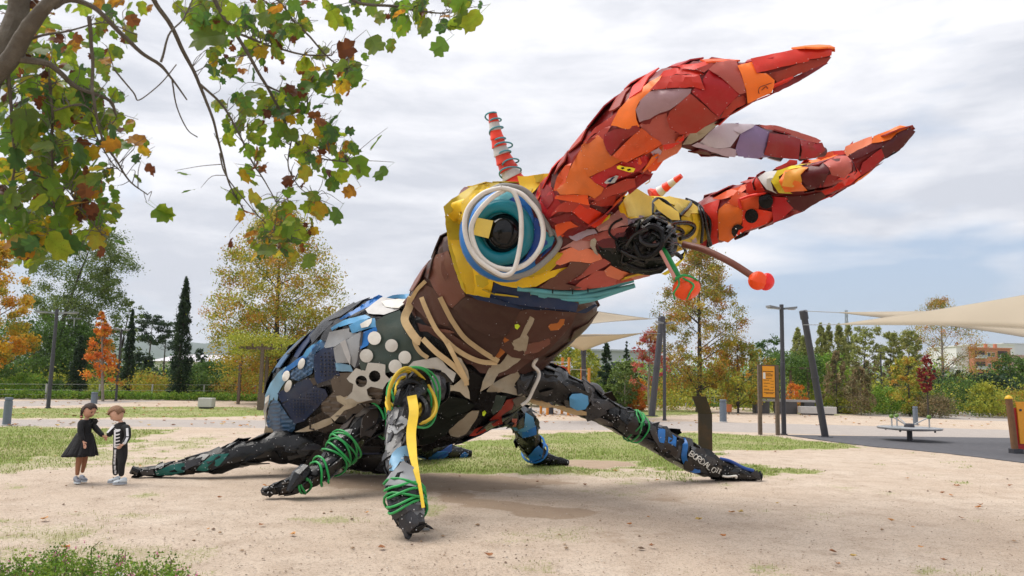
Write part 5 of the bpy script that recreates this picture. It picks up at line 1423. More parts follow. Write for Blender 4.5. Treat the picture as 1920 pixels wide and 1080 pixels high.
# ============================================================= BACKGROUND
PAL = {
    'yellow': [((0.55, 0.33, 0.02), 4), ((0.60, 0.22, 0.02), 2), ((0.28, 0.30, 0.04), 3), ((0.14, 0.18, 0.03), 1)],
    'mixed': [((0.27, 0.30, 0.035), 5), ((0.42, 0.32, 0.04), 3), ((0.42, 0.17, 0.03), 2), ((0.09, 0.14, 0.025), 3)],
    'mixed2': [((0.17, 0.20, 0.03), 3), ((0.40, 0.30, 0.04), 3), ((0.36, 0.13, 0.03), 3), ((0.10, 0.13, 0.025), 2)],
    'airy': [((0.10, 0.15, 0.03), 4), ((0.17, 0.21, 0.05), 3), ((0.05, 0.085, 0.02), 3)],
    'green': [((0.06, 0.12, 0.02), 4), ((0.11, 0.19, 0.03), 3), ((0.03, 0.06, 0.015), 3)],
    'bright': [((0.13, 0.25, 0.025), 4), ((0.24, 0.32, 0.04), 3), ((0.06, 0.12, 0.02), 2)],
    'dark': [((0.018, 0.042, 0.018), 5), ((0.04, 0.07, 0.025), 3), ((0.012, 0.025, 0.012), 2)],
    'orange': [((0.58, 0.16, 0.02), 5), ((0.52, 0.27, 0.03), 3), ((0.30, 0.22, 0.03), 1), ((0.42, 0.08, 0.02), 2)],
    'red': [((0.36, 0.05, 0.06), 5), ((0.26, 0.04, 0.04), 2), ((0.42, 0.14, 0.08), 3), ((0.25, 0.22, 0.06), 2)],
    'maroonleaf': [((0.16, 0.015, 0.02), 5), ((0.28, 0.05, 0.03), 2)],
    'poplar': [((0.23, 0.26, 0.07), 4), ((0.30, 0.29, 0.09), 3), ((0.13, 0.15, 0.05), 2)],
    'dry': [((0.20, 0.15, 0.08), 4), ((0.15, 0.13, 0.06), 3), ((0.26, 0.19, 0.09), 2), ((0.10, 0.12, 0.04), 2)],
    'ygreen': [((0.25, 0.28, 0.03), 4), ((0.36, 0.33, 0.04), 3), ((0.12, 0.17, 0.03), 2)],
}
LEAF_BG = leafmat('tree_leaf', 0.6, 0.3)
def barkmat(name, c):
    return plain(name, c, 0.9, nscale=9, amt=0.5, bump=0.6)
BARK = barkmat('bark', (0.055, 0.045, 0.035)); BARKP = barkmat('bark_pale', (0.24, 0.21, 0.17))
def palpick(pal, n, rs, shade=None):
    cs = PAL[pal]; w = np.array([c[1] for c in cs], float); w /= w.sum()
    k = rs.choice(len(cs), n, p=w); c = np.array([c[0] for c in cs])[k]
    return np.minimum(0.8, c * rs.uniform(0.8, 1.35, (n, 1)) * 1.2)
def leafcloud(C, R, nper, size, pal, rs, flat=1.0, up=0.0):
    """leaf quads gathered round cluster centres C with radii R"""
    n = len(C) * nper
    ci = np.repeat(np.arange(len(C)), nper)
    off = rs.normal(0, 0.5, (n, 3)) * R[ci][:, None]; off[:, 2] *= flat
    c = C[ci] + off
    u = rs.normal(0, 1, (n, 3)); u /= np.linalg.norm(u, axis=1)[:, None]
    w = rs.normal(0, 1, (n, 3)); w -= (w * u).sum(1)[:, None] * u; w /= np.linalg.norm(w, axis=1)[:, None]
    s = size * rs.uniform(0.6, 1.3, (n, 1))
    V = np.stack([c - u * s, c - w * s * 0.6, c + u * s, c + w * s * 0.6], 1)
    ccol = palpick(pal, len(C), rs)
    cols = 0.55 * ccol[ci] + 0.45 * palpick(pal, n, rs)
    V[:, :, 2] = np.maximum(V[:, :, 2], 0.02)
    return V.reshape(-1, 3), cols
def env(style, t):
    if style == 'cypress': return min(1.0, 0.75 + t * 1.2) * (1 - t) ** 0.62 * 1.15
    if style == 'cone': return max(0.03, (1 - t) ** 0.8)
    if style == 'poplar': return min(1.0, 0.6 + 1.6 * t) * (1 - t) ** 0.55 * 1.1
    if style == 'egg': return math.sin(math.pi * (0.10 + 0.88 * t) ** 0.8) ** 0.8
    if style == 'plume': return 0.35 + 0.65 * math.sin(math.pi * (0.15 + 0.75 * t))
    if style == 'umbrella': return math.sin(math.pi * (0.15 + 0.8 * t)) ** 0.5
    return math.sin(math.pi * (0.06 + 0.9 * t)) ** 0.6
TREE_ID = 0
def tree(px, top, d, w, style, pal, name, label, n=7000, leaf=None, base=None, crown0=0.25, bark=None, group=None, cat='tree', ncl=90, clr=0.16, flat=0.8, lean=0.0, trunk=True, pals=None):
    global TREE_ID; TREE_ID += 1
    rs = np.random.RandomState(100 + TREE_ID)
    b = P(px, 700, d); b = Vector((b.x, b.y, 0)) if base is None else G(*base); 
    if base is not None: d = b.y
    sc_ = d / F; tp = P(px, top, d); H = tp.z; W = w * sc_ / 2
    bx, by = b.x, b.y; dxt = (tp.x - b.x) if base is not None else 0
    t_ = thing(name, label, cat, (bx, by, 0), group)
    cl = []
    for i in range(ncl):
        t = rs.uniform(0, 1) ** 0.85; r = W * env(style, t) * (rs.uniform(0.15, 1) ** 0.6); a = rs.uniform(0, 2 * math.pi)
        z = H * (crown0 + (1 - crown0) * t); sx = lean * W * t ** 1.5 + dxt * z / H
        cl.append((bx + sx + r * math.cos(a), by + r * math.sin(a), z, t))
    cl = np.array(cl); R = np.full(ncl, clr * W) * rs.uniform(0.6, 1.5, ncl)
    if style in ('cypress', 'poplar', 'cone'): R = R * (1.15 - 0.8 * cl[:, 3]); flat = 2.0 if style == 'cypress' else (1.7 if style == 'poplar' else flat)
    leaf = leaf or max(0.055, 1.15 * d / 773.0)
    per = max(3, n // ncl)
    V, c = leafcloud(cl[:, :3], R, per, leaf, pal, rs, flat)
    if pals:      # a second colour in the lower crown
        k = V.reshape(-1, 4, 3)[:, :, 2].mean(1) / H; m = (k < pals[1]) & (rs.uniform(0, 1, len(k)) < 0.75)
        c[m] = palpick(pals[0], m.sum(), rs)
    crown = np_obj('crown', V, np.arange(len(V)).reshape(-1, 4), LEAF_BG, t_, col=c)
    if trunk:
        mb = MB(); tr = max(0.05, H * 0.017)
        top_ = Vector((bx + (lean * W + dxt) * 0.8, by, H * 0.9))
        tp_ = [Vector((bx, by, -0.05)), Vector((bx + dxt * 0.3 + rs.normal(0, 0.02 * H * 0.3), by, H * 0.3)), Vector((bx + lean * W * 0.3 + dxt * 0.6, by, H * 0.6)), top_]
        mb.tube(catmull(tp_, 4), lerplist([tr, tr * 0.8, tr * 0.5, tr * 0.12], 13), 8)
        idx = rs.choice(ncl, min(ncl, 26), replace=False)
        for i in idx:
            q = Vector(cl[i, :3]); z0 = max(H * crown0 * 0.9, q.z - (0.45 if style != 'umbrella' else 0.2) * math.hypot(q.x - bx, q.y - by) - 0.06 * H)
            t0 = z0 / H; a = Vector((bx + lean * W * 0.6 * t0 + dxt * t0, by, z0)); m = a.lerp(q, 0.5) + Vector((0, 0, 0.05 * H * rs.uniform(-0.5, 0.6)))
            r0 = tr * 0.34 * (1.1 - t0)
            mb.tube(catmull([a, m, q], 3), lerplist([r0, r0 * 0.6, r0 * 0.15], 7), 5, cap=False)
        mb.build('trunk', bark or BARK, t_, smooth=True)
    return t_
BK = dict(leaf=None)
# --- left group
tree(-20, 455, 42, 150, 'egg', 'yellow', 'plane_tree', 'bright yellow and orange tree at the left edge of the picture', n=22000, leaf=0.07, crown0=0.10)
tree(105, 430, 55, 200, 'plume', 'airy', 'willow_tree', 'tall airy grey green tree leaning right behind the left lamp post', n=42000, leaf=0.07, crown0=0.10, lean=0.55, ncl=260, clr=0.14)
tree(222, 560, 60, 62, 'plume', 'airy', 'willow_tree', 'slim wispy green tree rising just behind the orange tree', n=2600, leaf=0.075, crown0=0.2, lean=0.5, ncl=40)
tree(190, 582, 43, 74, 'cone', 'orange', 'maple_tree', 'narrow orange autumn tree between two cypresses on the left', n=5200, leaf=0.06, crown0=0.20, bark=BARKP, ncl=90, clr=0.2, base=(193, 752))
tree(147, 632, 43.5, 34, 'cypress', 'dark', 'cypress_tree', 'short dark cypress left of the orange tree', n=9000, leaf=0.05, crown0=0.01, ncl=160, clr=0.3)
tree(239, 582, 45, 24, 'cypress', 'dark', 'cypress_tree', 'slim pointed cypress right of the orange tree', n=9000, leaf=0.05, crown0=0.01, ncl=160, clr=0.3)
tree(337, 524, 44, 40, 'cypress', 'dark', 'cypress_tree', 'tallest dark pointed cypress standing alone', n=20000, leaf=0.05, crown0=0.01, ncl=300, clr=0.28)
tree(278, 590, 80, 56, 'umbrella', 'dark', 'pine_tree', 'umbrella pine with the taller crown left of the tall cypress', n=2600, leaf=0.11, crown0=0.62, ncl=30, clr=0.3, flat=0.5)
tree(306, 606, 82, 46, 'umbrella', 'dark', 'pine_tree', 'lower umbrella pine close against the tall cypress', n=2000, leaf=0.11, crown0=0.62, ncl=24, clr=0.3, flat=0.5)
tree(328, 604, 90, 30, 'umbrella', 'dark', 'pine_tree', 'small pine peeping out behind the tall cypress', n=1300, leaf=0.11, crown0=0.55, ncl=20, clr=0.3, flat=0.5)
tree(265, 662, 60, 50, 'round', 'dark', 'shrub_tree', 'round dark green tree under the umbrella pines', n=3600, leaf=0.08, crown0=0.1)
tree(60, 600, 50, 180, 'round', 'green', 'broadleaf_tree', 'dense dark green tree mass behind the left lamp post', n=9000, leaf=0.085, crown0=0.05, clr=0.2)
tree(150, 610, 52, 120, 'round', 'green', 'broadleaf_tree', 'dense green tree behind the short cypress', n=7000, leaf=0.085, crown0=0.05, clr=0.2)
tree(408, 682, 48, 150, 'round', 'green', 'shrub', 'broad green bush right of the tall cypress', n=9000, leaf=0.075, crown0=0.0, cat='bush', trunk=False)
tree(372, 655, 70, 30, 'round', 'dark', 'shrub_tree', 'small dark tree in front of the white warehouse', n=1200, leaf=0.09)
tree(528, 395, 30, 262, 'egg', 'mixed', 'plane_tree', 'large yellow green plane tree behind the beetle and the pergola', n=46000, leaf=0.06, crown0=0.12, ncl=520, clr=0.14, base=(512, 757))
tree(560, 640, 40, 230, 'round', 'mixed2', 'shrub', 'reddish brown thicket below the large plane tree', n=9000, leaf=0.07, crown0=0.0, cat='bush', trunk=False)
tree(530, 568, 42, 250, 'round', 'mixed', 'plane_tree', 'fuller lower crown standing close behind the large plane tree', n=14000, leaf=0.06, crown0=0.12, ncl=200, clr=0.14)
# --- middle
tree(1040, 640, 46, 140, 'round', 'ygreen', 'broadleaf_tree', 'yellow green tree behind the orange climbing frame', n=9000, leaf=0.075, crown0=0.05)
tree(960, 650, 48, 140, 'round', 'green', 'broadleaf_tree', 'green tree half hidden behind the beetle', n=6000, leaf=0.075, crown0=0.05)
tree(1092, 655, 48, 80, 'round', 'ygreen', 'broadleaf_tree', 'light green tree below the hanging sail corner', n=5000, leaf=0.07, crown0=0.05)
tree(1137, 645, 43, 48, 'cone', 'dark', 'fir_tree', 'dark conical fir between the sail and the red maple', n=4500, leaf=0.07, crown0=0.08, ncl=90, clr=0.25)
tree(1175, 640, 60, 30, 'cone', 'dark', 'fir_tree', 'thin dark conifer in front of the grey building', n=1400, leaf=0.08, crown0=0.1)
tree(1172, 680, 42, 70, 'round', 'airy', 'sapling', 'olive young tree right of the fir', n=3600, leaf=0.065, crown0=0.1, bark=BARKP)
tree(1218, 622, 39, 74, 'egg', 'red', 'maple_tree', 'pinkish red maple behind the leaning sail pole', n=3600, leaf=0.055, crown0=0.30, bark=BARKP, ncl=60)
tree(1312, 462, 33, 178, 'egg', 'mixed2', 'plane_tree', 'autumn plane tree directly below the orange lamp of the feeler', n=36000, leaf=0.052, crown0=0.14, ncl=330, clr=0.13, base=(1309, 772))
tree(1383, 640, 43, 130, 'round', 'mixed', 'broadleaf_tree', 'spreading green and gold tree behind the sign board', n=7000, leaf=0.07, crown0=0.1, ncl=110)
tree(1365, 718, 32, 36, 'egg', 'dry', 'sapling', 'bare pale sapling behind the orange litter bin', n=60, leaf=0.03, crown0=0.4, bark=BARKP, base=(1364, 772))
tree(1440, 630, 62, 70, 'round', 'green', 'broadleaf_tree', 'green tree top left of the tall lamp post on the right', n=3500, leaf=0.09)
# --- right
pop = [(1415, 668, 60, 24, 'leftmost small poplar beyond the sign board'), (1497, 620, 66, 30, 'first full poplar left of the leaning pole'), (1508, 634, 64, 26, 'lower poplar just behind the leaning pole'), (1541, 612, 66, 28, 'slim poplar right of the leaning pole'), (1556, 615, 68, 28, 'second slim poplar right of the leaning pole'),
       (1575, 612, 66, 30, 'poplar beside the radio mast, left side'), (1592, 614, 68, 34, 'poplar standing against the radio mast')]
for (x, t, dd, w_, lb) in pop:
    tree(x, t - 4, dd, w_ * 1.25, 'poplar', 'poplar', 'poplar_tree', lb, n=7000, leaf=0.08, crown0=0.05, ncl=140, clr=0.3, group='poplars in a row on the right')
for (x, t, dd, w_, lb) in [(1618, 614, 50, 62, 'tall wind bent poplar with a bare brown lower half'), (1668, 624, 54, 46, 'wind bent poplar behind the far lamp post'), (1702, 622, 52, 46, 'wind bent poplar left of the sparse autumn tree')]:
    tree(x, t, dd, w_, 'plume', 'poplar', 'poplar_tree', lb, n=8000, leaf=0.062, crown0=0.15, lean=0.35, ncl=140, clr=0.17, group='wind bent poplars on the right', pals=('dry', 0.6))
tree(1612, 690, 44, 70, 'poplar', 'dry', 'young_poplar', 'brown twiggy young tree with pale trunk right of the benches', n=5000, leaf=0.06, crown0=0.12, bark=BARKP)
tree(1568, 660, 46, 60, 'poplar', 'dry', 'young_poplar', 'grey brown slender tree behind the concrete benches', n=3600, leaf=0.065, crown0=0.12)
tree(1550, 668, 50, 110, 'round', 'bright', 'broadleaf_tree', 'fresh green tree behind the leaning pole', n=6000, leaf=0.075, crown0=0.1)
tree(1763, 562, 39, 170, 'egg', 'mixed2', 'plane_tree', 'sparse autumn tree in a green planting bed below the right sail', n=14000, leaf=0.05, crown0=0.20, ncl=200, clr=0.12, base=(1771, 770), bark=BARKP)
tree(1737, 668, 42, 30, 'round', 'maroonleaf', 'maple_tree', 'small dark red maple inside the sparse autumn tree', n=1800, leaf=0.06, crown0=0.4)
tree(1703, 672, 44, 80, 'round', 'mixed', 'broadleaf_tree', 'low green and orange tree left of the sparse autumn tree', n=5000, leaf=0.065, crown0=0.1)
tree(1850, 706, 50, 120, 'round', 'dark', 'broadleaf_tree', 'dark evergreen tree below the brick apartment block', n=6000, leaf=0.08, crown0=0.05)
tree(1893, 668, 38, 70, 'umbrella', 'green', 'broadleaf_tree', 'dark green tree with drooping leaves at the right edge', n=4500, leaf=0.075, crown0=0.42, clr=0.25, base=(1897, 772))
tree(1796, 696, 60, 60, 'cone', 'dark', 'broadleaf_tree', 'dark green tree left of the brick apartment block', n=3000, leaf=0.09)
tree(1930, 672, 60, 70, 'round', 'bright', 'broadleaf_tree', 'fresh green tree at the right edge beyond the dark one', n=3000, leaf=0.08)
# --- bushes along the fence
for (x, t, dd, w_, pl, lb) in [(50, 705, 43, 70, 'bright', 'light green bush at the foot of the left lamp post'), (10, 690, 44, 90, 'green', 'dark bush at the left edge below the yellow tree'), (105, 716, 42.5, 40, 'green', 'small bush between the left lamp post and the fence post'), (280, 705, 45, 90, 'mixed', 'olive bush left of the tall cypress'),
                               (455, 705, 46, 90, 'mixed2', 'reddish bush left of the pergola'), (1655, 728, 46, 70, 'bright', 'green bush left of the far lamp post'), (1712, 735, 46, 60, 'green', 'round green bush behind the merry-go-round'), (1585, 735, 46, 60, 'ygreen', 'yellow green bush behind the concrete benches'),
                               (1845, 722, 45, 60, 'ygreen', 'yellow bush right of the sparse autumn tree'), (1800, 712, 47, 110, 'green', 'dense green bush behind the sparse autumn tree'), (1170, 720, 44, 60, 'green', 'green bush below the fir'), (1265, 716, 44, 120, 'mixed', 'olive thicket behind the two sail poles'), (1120, 725, 43, 70, 'bright', 'bright bush at the end of the slide'),
                               (1195, 712, 43, 34, 'orange', 'small orange bush left of the leaning sail pole'), (1750, 745, 43, 70, 'dry', 'brown bush at the foot of the sparse autumn tree'), (1900, 735, 46, 90, 'mixed', 'olive bush at the right edge')]:
    tree(x, t, dd, w_ * 1.2, 'round', pl, 'shrub', lb, n=3200, leaf=0.06, crown0=0.0, cat='bush', trunk=False, clr=0.22)
# a mass of wood and undergrowth behind
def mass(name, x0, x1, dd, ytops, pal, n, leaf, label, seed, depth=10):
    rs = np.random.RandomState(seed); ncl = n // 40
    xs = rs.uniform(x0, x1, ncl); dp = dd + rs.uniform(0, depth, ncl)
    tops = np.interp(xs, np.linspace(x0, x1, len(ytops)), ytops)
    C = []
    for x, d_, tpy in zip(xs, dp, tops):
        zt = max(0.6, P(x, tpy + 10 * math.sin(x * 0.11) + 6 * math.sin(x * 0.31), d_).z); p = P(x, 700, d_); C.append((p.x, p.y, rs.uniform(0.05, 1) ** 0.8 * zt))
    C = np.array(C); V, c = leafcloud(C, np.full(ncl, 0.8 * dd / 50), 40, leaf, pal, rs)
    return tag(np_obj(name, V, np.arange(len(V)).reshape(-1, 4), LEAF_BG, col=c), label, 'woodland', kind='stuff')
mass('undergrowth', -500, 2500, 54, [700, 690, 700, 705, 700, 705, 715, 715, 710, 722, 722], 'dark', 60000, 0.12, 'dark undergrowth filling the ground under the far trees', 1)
mass('undergrowth', -500, 2500, 47, [715, 712, 716, 722, 722, 722, 720, 726, 730, 735, 738], 'ygreen', 46000, 0.09, 'olive and brown undergrowth behind the fence', 2, 4)
mass('far_wood', 1140, 2400, 90, [690, 680, 682, 696, 722, 722, 722], 'bright', 30000, 0.16, 'distant green woodland on the right', 3, 30)
mass('far_wood', -600, 480, 100, [660, 660, 672, 692, 700], 'green', 24000, 0.2, 'distant green woodland on the left', 4, 40)

# low hedge strips
def hedge(pts, h, wdt, pal, n, label, name='low_hedge'):
    rs = np.random.RandomState(len(label)); g = [G(x, y) for x, y in pts]; C = []
    seg = [(g[i + 1] - g[i]).length for i in range(len(g) - 1)]; tot = sum(seg)
    for i in range(n // 14):
        s = rs.uniform(0, tot); k = 0
        while k < len(seg) - 1 and s > seg[k]: s -= seg[k]; k += 1
        p = g[k].lerp(g[k + 1], min(1, s / seg[k])); C.append((p.x + rs.uniform(-.1, .1), p.y + rs.uniform(0, wdt), rs.uniform(0.02, 1) * h * rs.uniform(0.75, 1.1)))
    V, c = leafcloud(np.array(C), np.full(len(C), 0.14), 14, 0.05, pal, rs, 0.7)
    o = np_obj(name, V, np.arange(len(V)).reshape(-1, 4), LEAF_BG, col=c)
    return tag(o, label, 'hedge')
hedge([(-120, 747), (0, 748), (250, 750), (500, 753)], 0.42, 1.2, 'bright', 24000, 'low green hedge along the far path behind the children')
hedge([(1100, 757), (1300, 762), (1450, 766)], 0.5, 1.3, 'bright', 16000, 'low green hedge in front of the rail fence')
hedge([(1590, 768), (1720, 770), (1920, 773), (2100, 776)], 0.5, 1.3, 'bright', 20000, 'low green hedge under the poplars on the right')
hedge([(1733, 773), (1785, 775)], 0.28, 1.1, 'green', 5000, 'low planting bed round the foot of the sparse autumn tree', 'planting_bed')

# fences: posts and wires
def fence(pxs, topf, basef, label, rail=True, mat=None, name='wire_fence'):
    mt = mat or plain('galvanised', (0.42, 0.43, 0.42), 0.5, metal=0.3)
    b0 = G(*basef(pxs[0])); t_ = thing(name, label, 'fence', b0); tops = []
    for x in pxs:
        b = G(*basef(x)); h = P(x, topf(x), b.y).z; tops.append(Vector((b.x, b.y, h)))
        MB().tube([(b.x, b.y, -0.05), (b.x, b.y, h)], 0.045, 6).build('post', mt, t_)
    for k in ((0.97, 0.6, 0.3) if not rail else (0.97,)):
        for i in range(len(tops) - 1):
            a, c = tops[i].copy(), tops[i + 1].copy(); a.z *= k; c.z *= k
            MB().tube([a, c], 0.006 if not rail else 0.035, 5).build('wire' if not rail else 'rail', mt, t_)
    if rail:
        for i in range(len(tops) - 1):
            mb = MB()
            for k in range(1, 9):
                p = tops[i].lerp(tops[i + 1], k / 9); mb.tube([(p.x, p.y, 0.1), (p.x, p.y, p.z - 0.02)], 0.006, 4)
            for q in (0.1, 0.45, 0.8):
                mb.tube([Vector((tops[i].x, tops[i].y, tops[i].z * q)), Vector((tops[i + 1].x, tops[i + 1].y, tops[i + 1].z * q))], 0.006, 4)
            o = mb.build('wire_mesh', mt, t_); o['kind'] = 'stuff'
    return t_
fence([-110, -14, 85, 185, 284, 381, 477, 570], lambda x: 719 + 0.005 * x, lambda x: (x, 748 + 0.006 * x), 'pale posts with thin wires along the left hedge', rail=False)
fence([1100, 1157, 1234, 1286, 1340, 1383, 1426, 1480], lambda x: 751 - (x - 1100) * 0.036, lambda x: (x, 760 + (x - 1100) * 0.012), 'pale rail fence with wire mesh behind the two sail poles', name='rail_fence')
fence([1561, 1630, 1697, 1763, 1830, 1905, 1990], lambda x: 746, lambda x: (x, 768 + (x - 1560) * 0.015), 'pale posts with thin wires along the right hedge', rail=False)

# --- buildings far off
def window_grid(bld, c0, ux, nx, nz, w, h, px_, pz_, wall_n, mfr, mgl, x0, z0, recess=0.15):
    for i in range(nx):
        for k in range(nz):
            c = c0 + ux * (x0 + i * px_) + Vector((0, 0, z0 + k * pz_)) + wall_n * 0.04
            M = Matrix((ux, -wall_n, Vector((0, 0, 1)))).transposed().to_4x4(); M.translation = c
            f = MB().box(None, (w, 0.12, h), m=M).build('window', mfr, bld)
            M2 = M.copy(); M2.translation = c + wall_n * 0.07
            MB().box(None, (w * 0.86, 0.03, h * 0.86), m=M2).build('pane', mgl, f)
GL = plain('far_glass', (0.05, 0.06, 0.07), 0.15, bump=0); WH = plain('white_render', (0.68, 0.67, 0.68), 0.8, nscale=0.3, amt=0.06)
def box_building(px0, px1, ytop, d, depth, mat, name, label, yaw=0.0, roof=None, floors=None):
    a, b = P(px0, 700, d), P(px1, 700, d); H = P((px0 + px1) / 2, ytop, d).z
    c = Vector(((a.x + b.x) / 2, d + depth / 2, 0)); w = b.x - a.x
    t_ = thing(name, label, 'building', (c.x, c.y, 0))
    ux = Vector((math.cos(yaw), math.sin(yaw), 0)); wn_ = Vector((math.sin(yaw), -math.cos(yaw), 0))
    MB().box(c + Vector((0, 0, H / 2 - 1)), (w, depth, H + 2), yaw).build('wall', mat, t_)
    MB().box(c + Vector((0, 0, H + 0.15)), (w + 0.6, depth + 0.6, 0.3), yaw).build('roof', roof or mat, t_)
    return t_, c - ux * w / 2 + wn_ * depth / 2, ux, wn_, w, H
b1, c0, ux, wnn, w_, H_ = box_building(288, 420, 681, 180, 30, WH, 'warehouse', 'long white warehouse right of the umbrella pines', roof=plain('sheet_roof', (0.60, 0.57, 0.60), 0.5, nscale=0.5, amt=0.1))
# sloping sheet roof
def pitched(t_, c, w, dep, z0, z1, mat):
    v = [(c.x - w / 2, c.y - dep / 2 - 1, z0), (c.x + w / 2, c.y - dep / 2 - 1, z0), (c.x + w / 2, c.y, z1), (c.x - w / 2, c.y, z1), (c.x + w / 2, c.y + dep / 2, z0), (c.x - w / 2, c.y + dep / 2, z0)]
    me_obj('roof', v, [(0, 1, 2, 3), (3, 2, 4, 5), (1, 4, 2), (0, 3, 5), (0, 5, 4, 1)], mat, t_)
cc = Vector(((P(288, 700, 180).x + P(420, 700, 180).x) / 2, 195, 0))
pitched(b1, cc, w_ + 1, 31, H_ + 0.35, H_ + 2.4, MATS[('p', 'sheet_roof')])
GB = plain('grey_render', (0.36, 0.38, 0.42), 0.7, nscale=0.3, amt=0.1)
b2, c0, ux, wnn, w_, H_ = box_building(1090, 1240, 659, 130, 14, GB, 'office_building', 'low grey office building behind the fir and the maple')
window_grid(b2, c0, ux, 9, 1, 1.0, 1.5, 1.2, 2, wnn, WH, GL, 5.5, H_ - 2.4)
b3, c0, ux, wnn, w_, H_ = box_building(1600, 1790, 690, 110, 12, plain('pale_render', (0.55, 0.55, 0.57), 0.8, nscale=0.3), 'pale_building', 'long pale building glimpsed between the poplars')
window_grid(b3, c0, ux, 8, 2, 1.0, 1.1, 1.7, 2.6, wnn, GB, GL, 0.9, H_ - 4.3)
b3b, c0, ux, wnn, w_, H_ = box_building(1530, 1600, 661, 150, 12, WH, 'pale_building', 'small white building behind the benches and the poplars')
BR = plain('brick_render', (0.50, 0.20, 0.11), 0.85, nscale=0.6, amt=0.15)
b4, c0, ux, wnn, w_, H_ = box_building(1826, 1897, 654, 210, 12, BR, 'apartment_block', 'brick red apartment block with balconies at the right')
window_grid(b4, c0, ux, 2, 3, 0.8, 1.2, 1.2, 3.0, wnn, WH, GL, 4.3, H_ - 7.6)
for i, x0 in enumerate((1.9, 8.0)):
    for k in range(3):
        z = H_ - 8.2 + k * 3.0; c = c0 + ux * x0 + Vector((0, 0, z + 0.6))
        fr = MB().box(c + wnn * 0.05, (2.6, 0.1, 2.1)).build('balcony', plain('dark_recess', (0.05, 0.03, 0.03), 0.8), b4)
        MB().box(c + wnn * 0.5 - Vector((0, 0, 0.95)), (2.7, 1.0, 0.16)).build('slab', WH, fr)
        MB().box(c + wnn * 0.95 - Vector((0, 0, 0.5)), (2.7, 0.06, 0.7)).build('railing', GB, fr)
for x0 in (3.0, 6.0, 8.6): MB().box(c0 + ux * x0 - wnn * 4 + Vector((0, 0, H_ + 0.9)), (0.7, 0.7, 1.3)).build('chimney', BR if x0 > 4 else GB, b4)
box_building(1795, 1827, 650, 212, 14, WH, 'white_block', 'white gable end joined to the brick block')
b5 = box_building(1835, 1905, 646, 330, 14, WH, 'white_block', 'white flats showing above the brick block')[0]
box_building(1897, 1990, 668, 240, 12, plain('pink_render', (0.55, 0.34, 0.36), 0.8), 'pink_building', 'pinkish house right of the brick block')
box_building(1885, 1960, 645, 400, 14, WH, 'white_block', 'farthest white flats at the right edge')
# radio mast
mp_b = P(1590, 700, 300); mz = P(1590, 582, 300).z
mast = thing('radio_mast', 'thin lattice radio mast far behind the poplars', 'mast', (mp_b.x, 300, 0))
mb = MB()
for sx, sy in ((-1, -1), (1, -1), (1, 1), (-1, 1)): mb.bar((mp_b.x + sx * 0.7, 300 + sy * 0.7, 0), (mp_b.x + sx * 0.3, 300 + sy * 0.3, mz), 0.18)
for k in range(14):
    z0 = mz * k / 14; z1 = mz * (k + 1) / 14; s = 0.7 - 0.4 * k / 14
    mb.bar((mp_b.x - s, 299.3, z0), (mp_b.x + s, 299.3, z1), 0.12); mb.bar((mp_b.x + s, 299.3, z0), (mp_b.x - s, 299.3, z1), 0.12)
mb.build('lattice', plain('mast_grey', (0.25, 0.28, 0.32), 0.6), mast)
MB().bar((mp_b.x - 1.4, 300, mz * 0.97), (mp_b.x + 1.4, 300, mz * 0.97), 0.2).build('antenna_arm', MATS[('p', 'mast_grey')], mast)

# hills
def hills(x0, x1, d, crest, seed, c, name='hills'):
    n = 60; V = []; 
    for r_, (dd, k) in enumerate([(d * 0.55, -0.02), (d * 0.8, 0.55), (d, 1.0), (d * 1.3, 0.3)]):
        for i in range(n):
            x = x0 + (x1 - x0) * i / (n - 1); cy = np.interp(x, [q[0] for q in crest], [q[1] for q in crest]) + 2.2 * mnoise.noise(Vector((x * 0.02, seed, 0)))
            p = P(x, cy, d); z = p.z * k * (1 + 0.15 * mnoise.noise(Vector((x * 0.03, r_ * 3.1, seed)))); q = P(x, 700, dd); V.append((q.x, dd, z))
    Fs = [(r * n + i, r * n + i + 1, (r + 1) * n + i + 1, (r + 1) * n + i) for r in range(3) for i in range(n - 1)]
    return tag(me_obj(name, V, Fs, plain('hill_wood', c, 0.95, nscale=0.004, amt=0.4, bump=0), smooth=True), kind='structure')
hills(-900, 900, 3000, [(-900, 600), (-300, 615), (0, 618), (190, 620), (250, 638), (420, 641), (560, 650), (900, 665)], 1.0, (0.035, 0.07, 0.035))
hills(800, 2900, 3400, [(800, 690), (1300, 690), (1700, 690), (2100, 680), (2900, 670)], 5.0, (0.035, 0.07, 0.035))
hills(1840, 2300, 600, [(1840, 668), (1890, 656), (1950, 655), (2300, 650)], 9.0, (0.06, 0.09, 0.03))
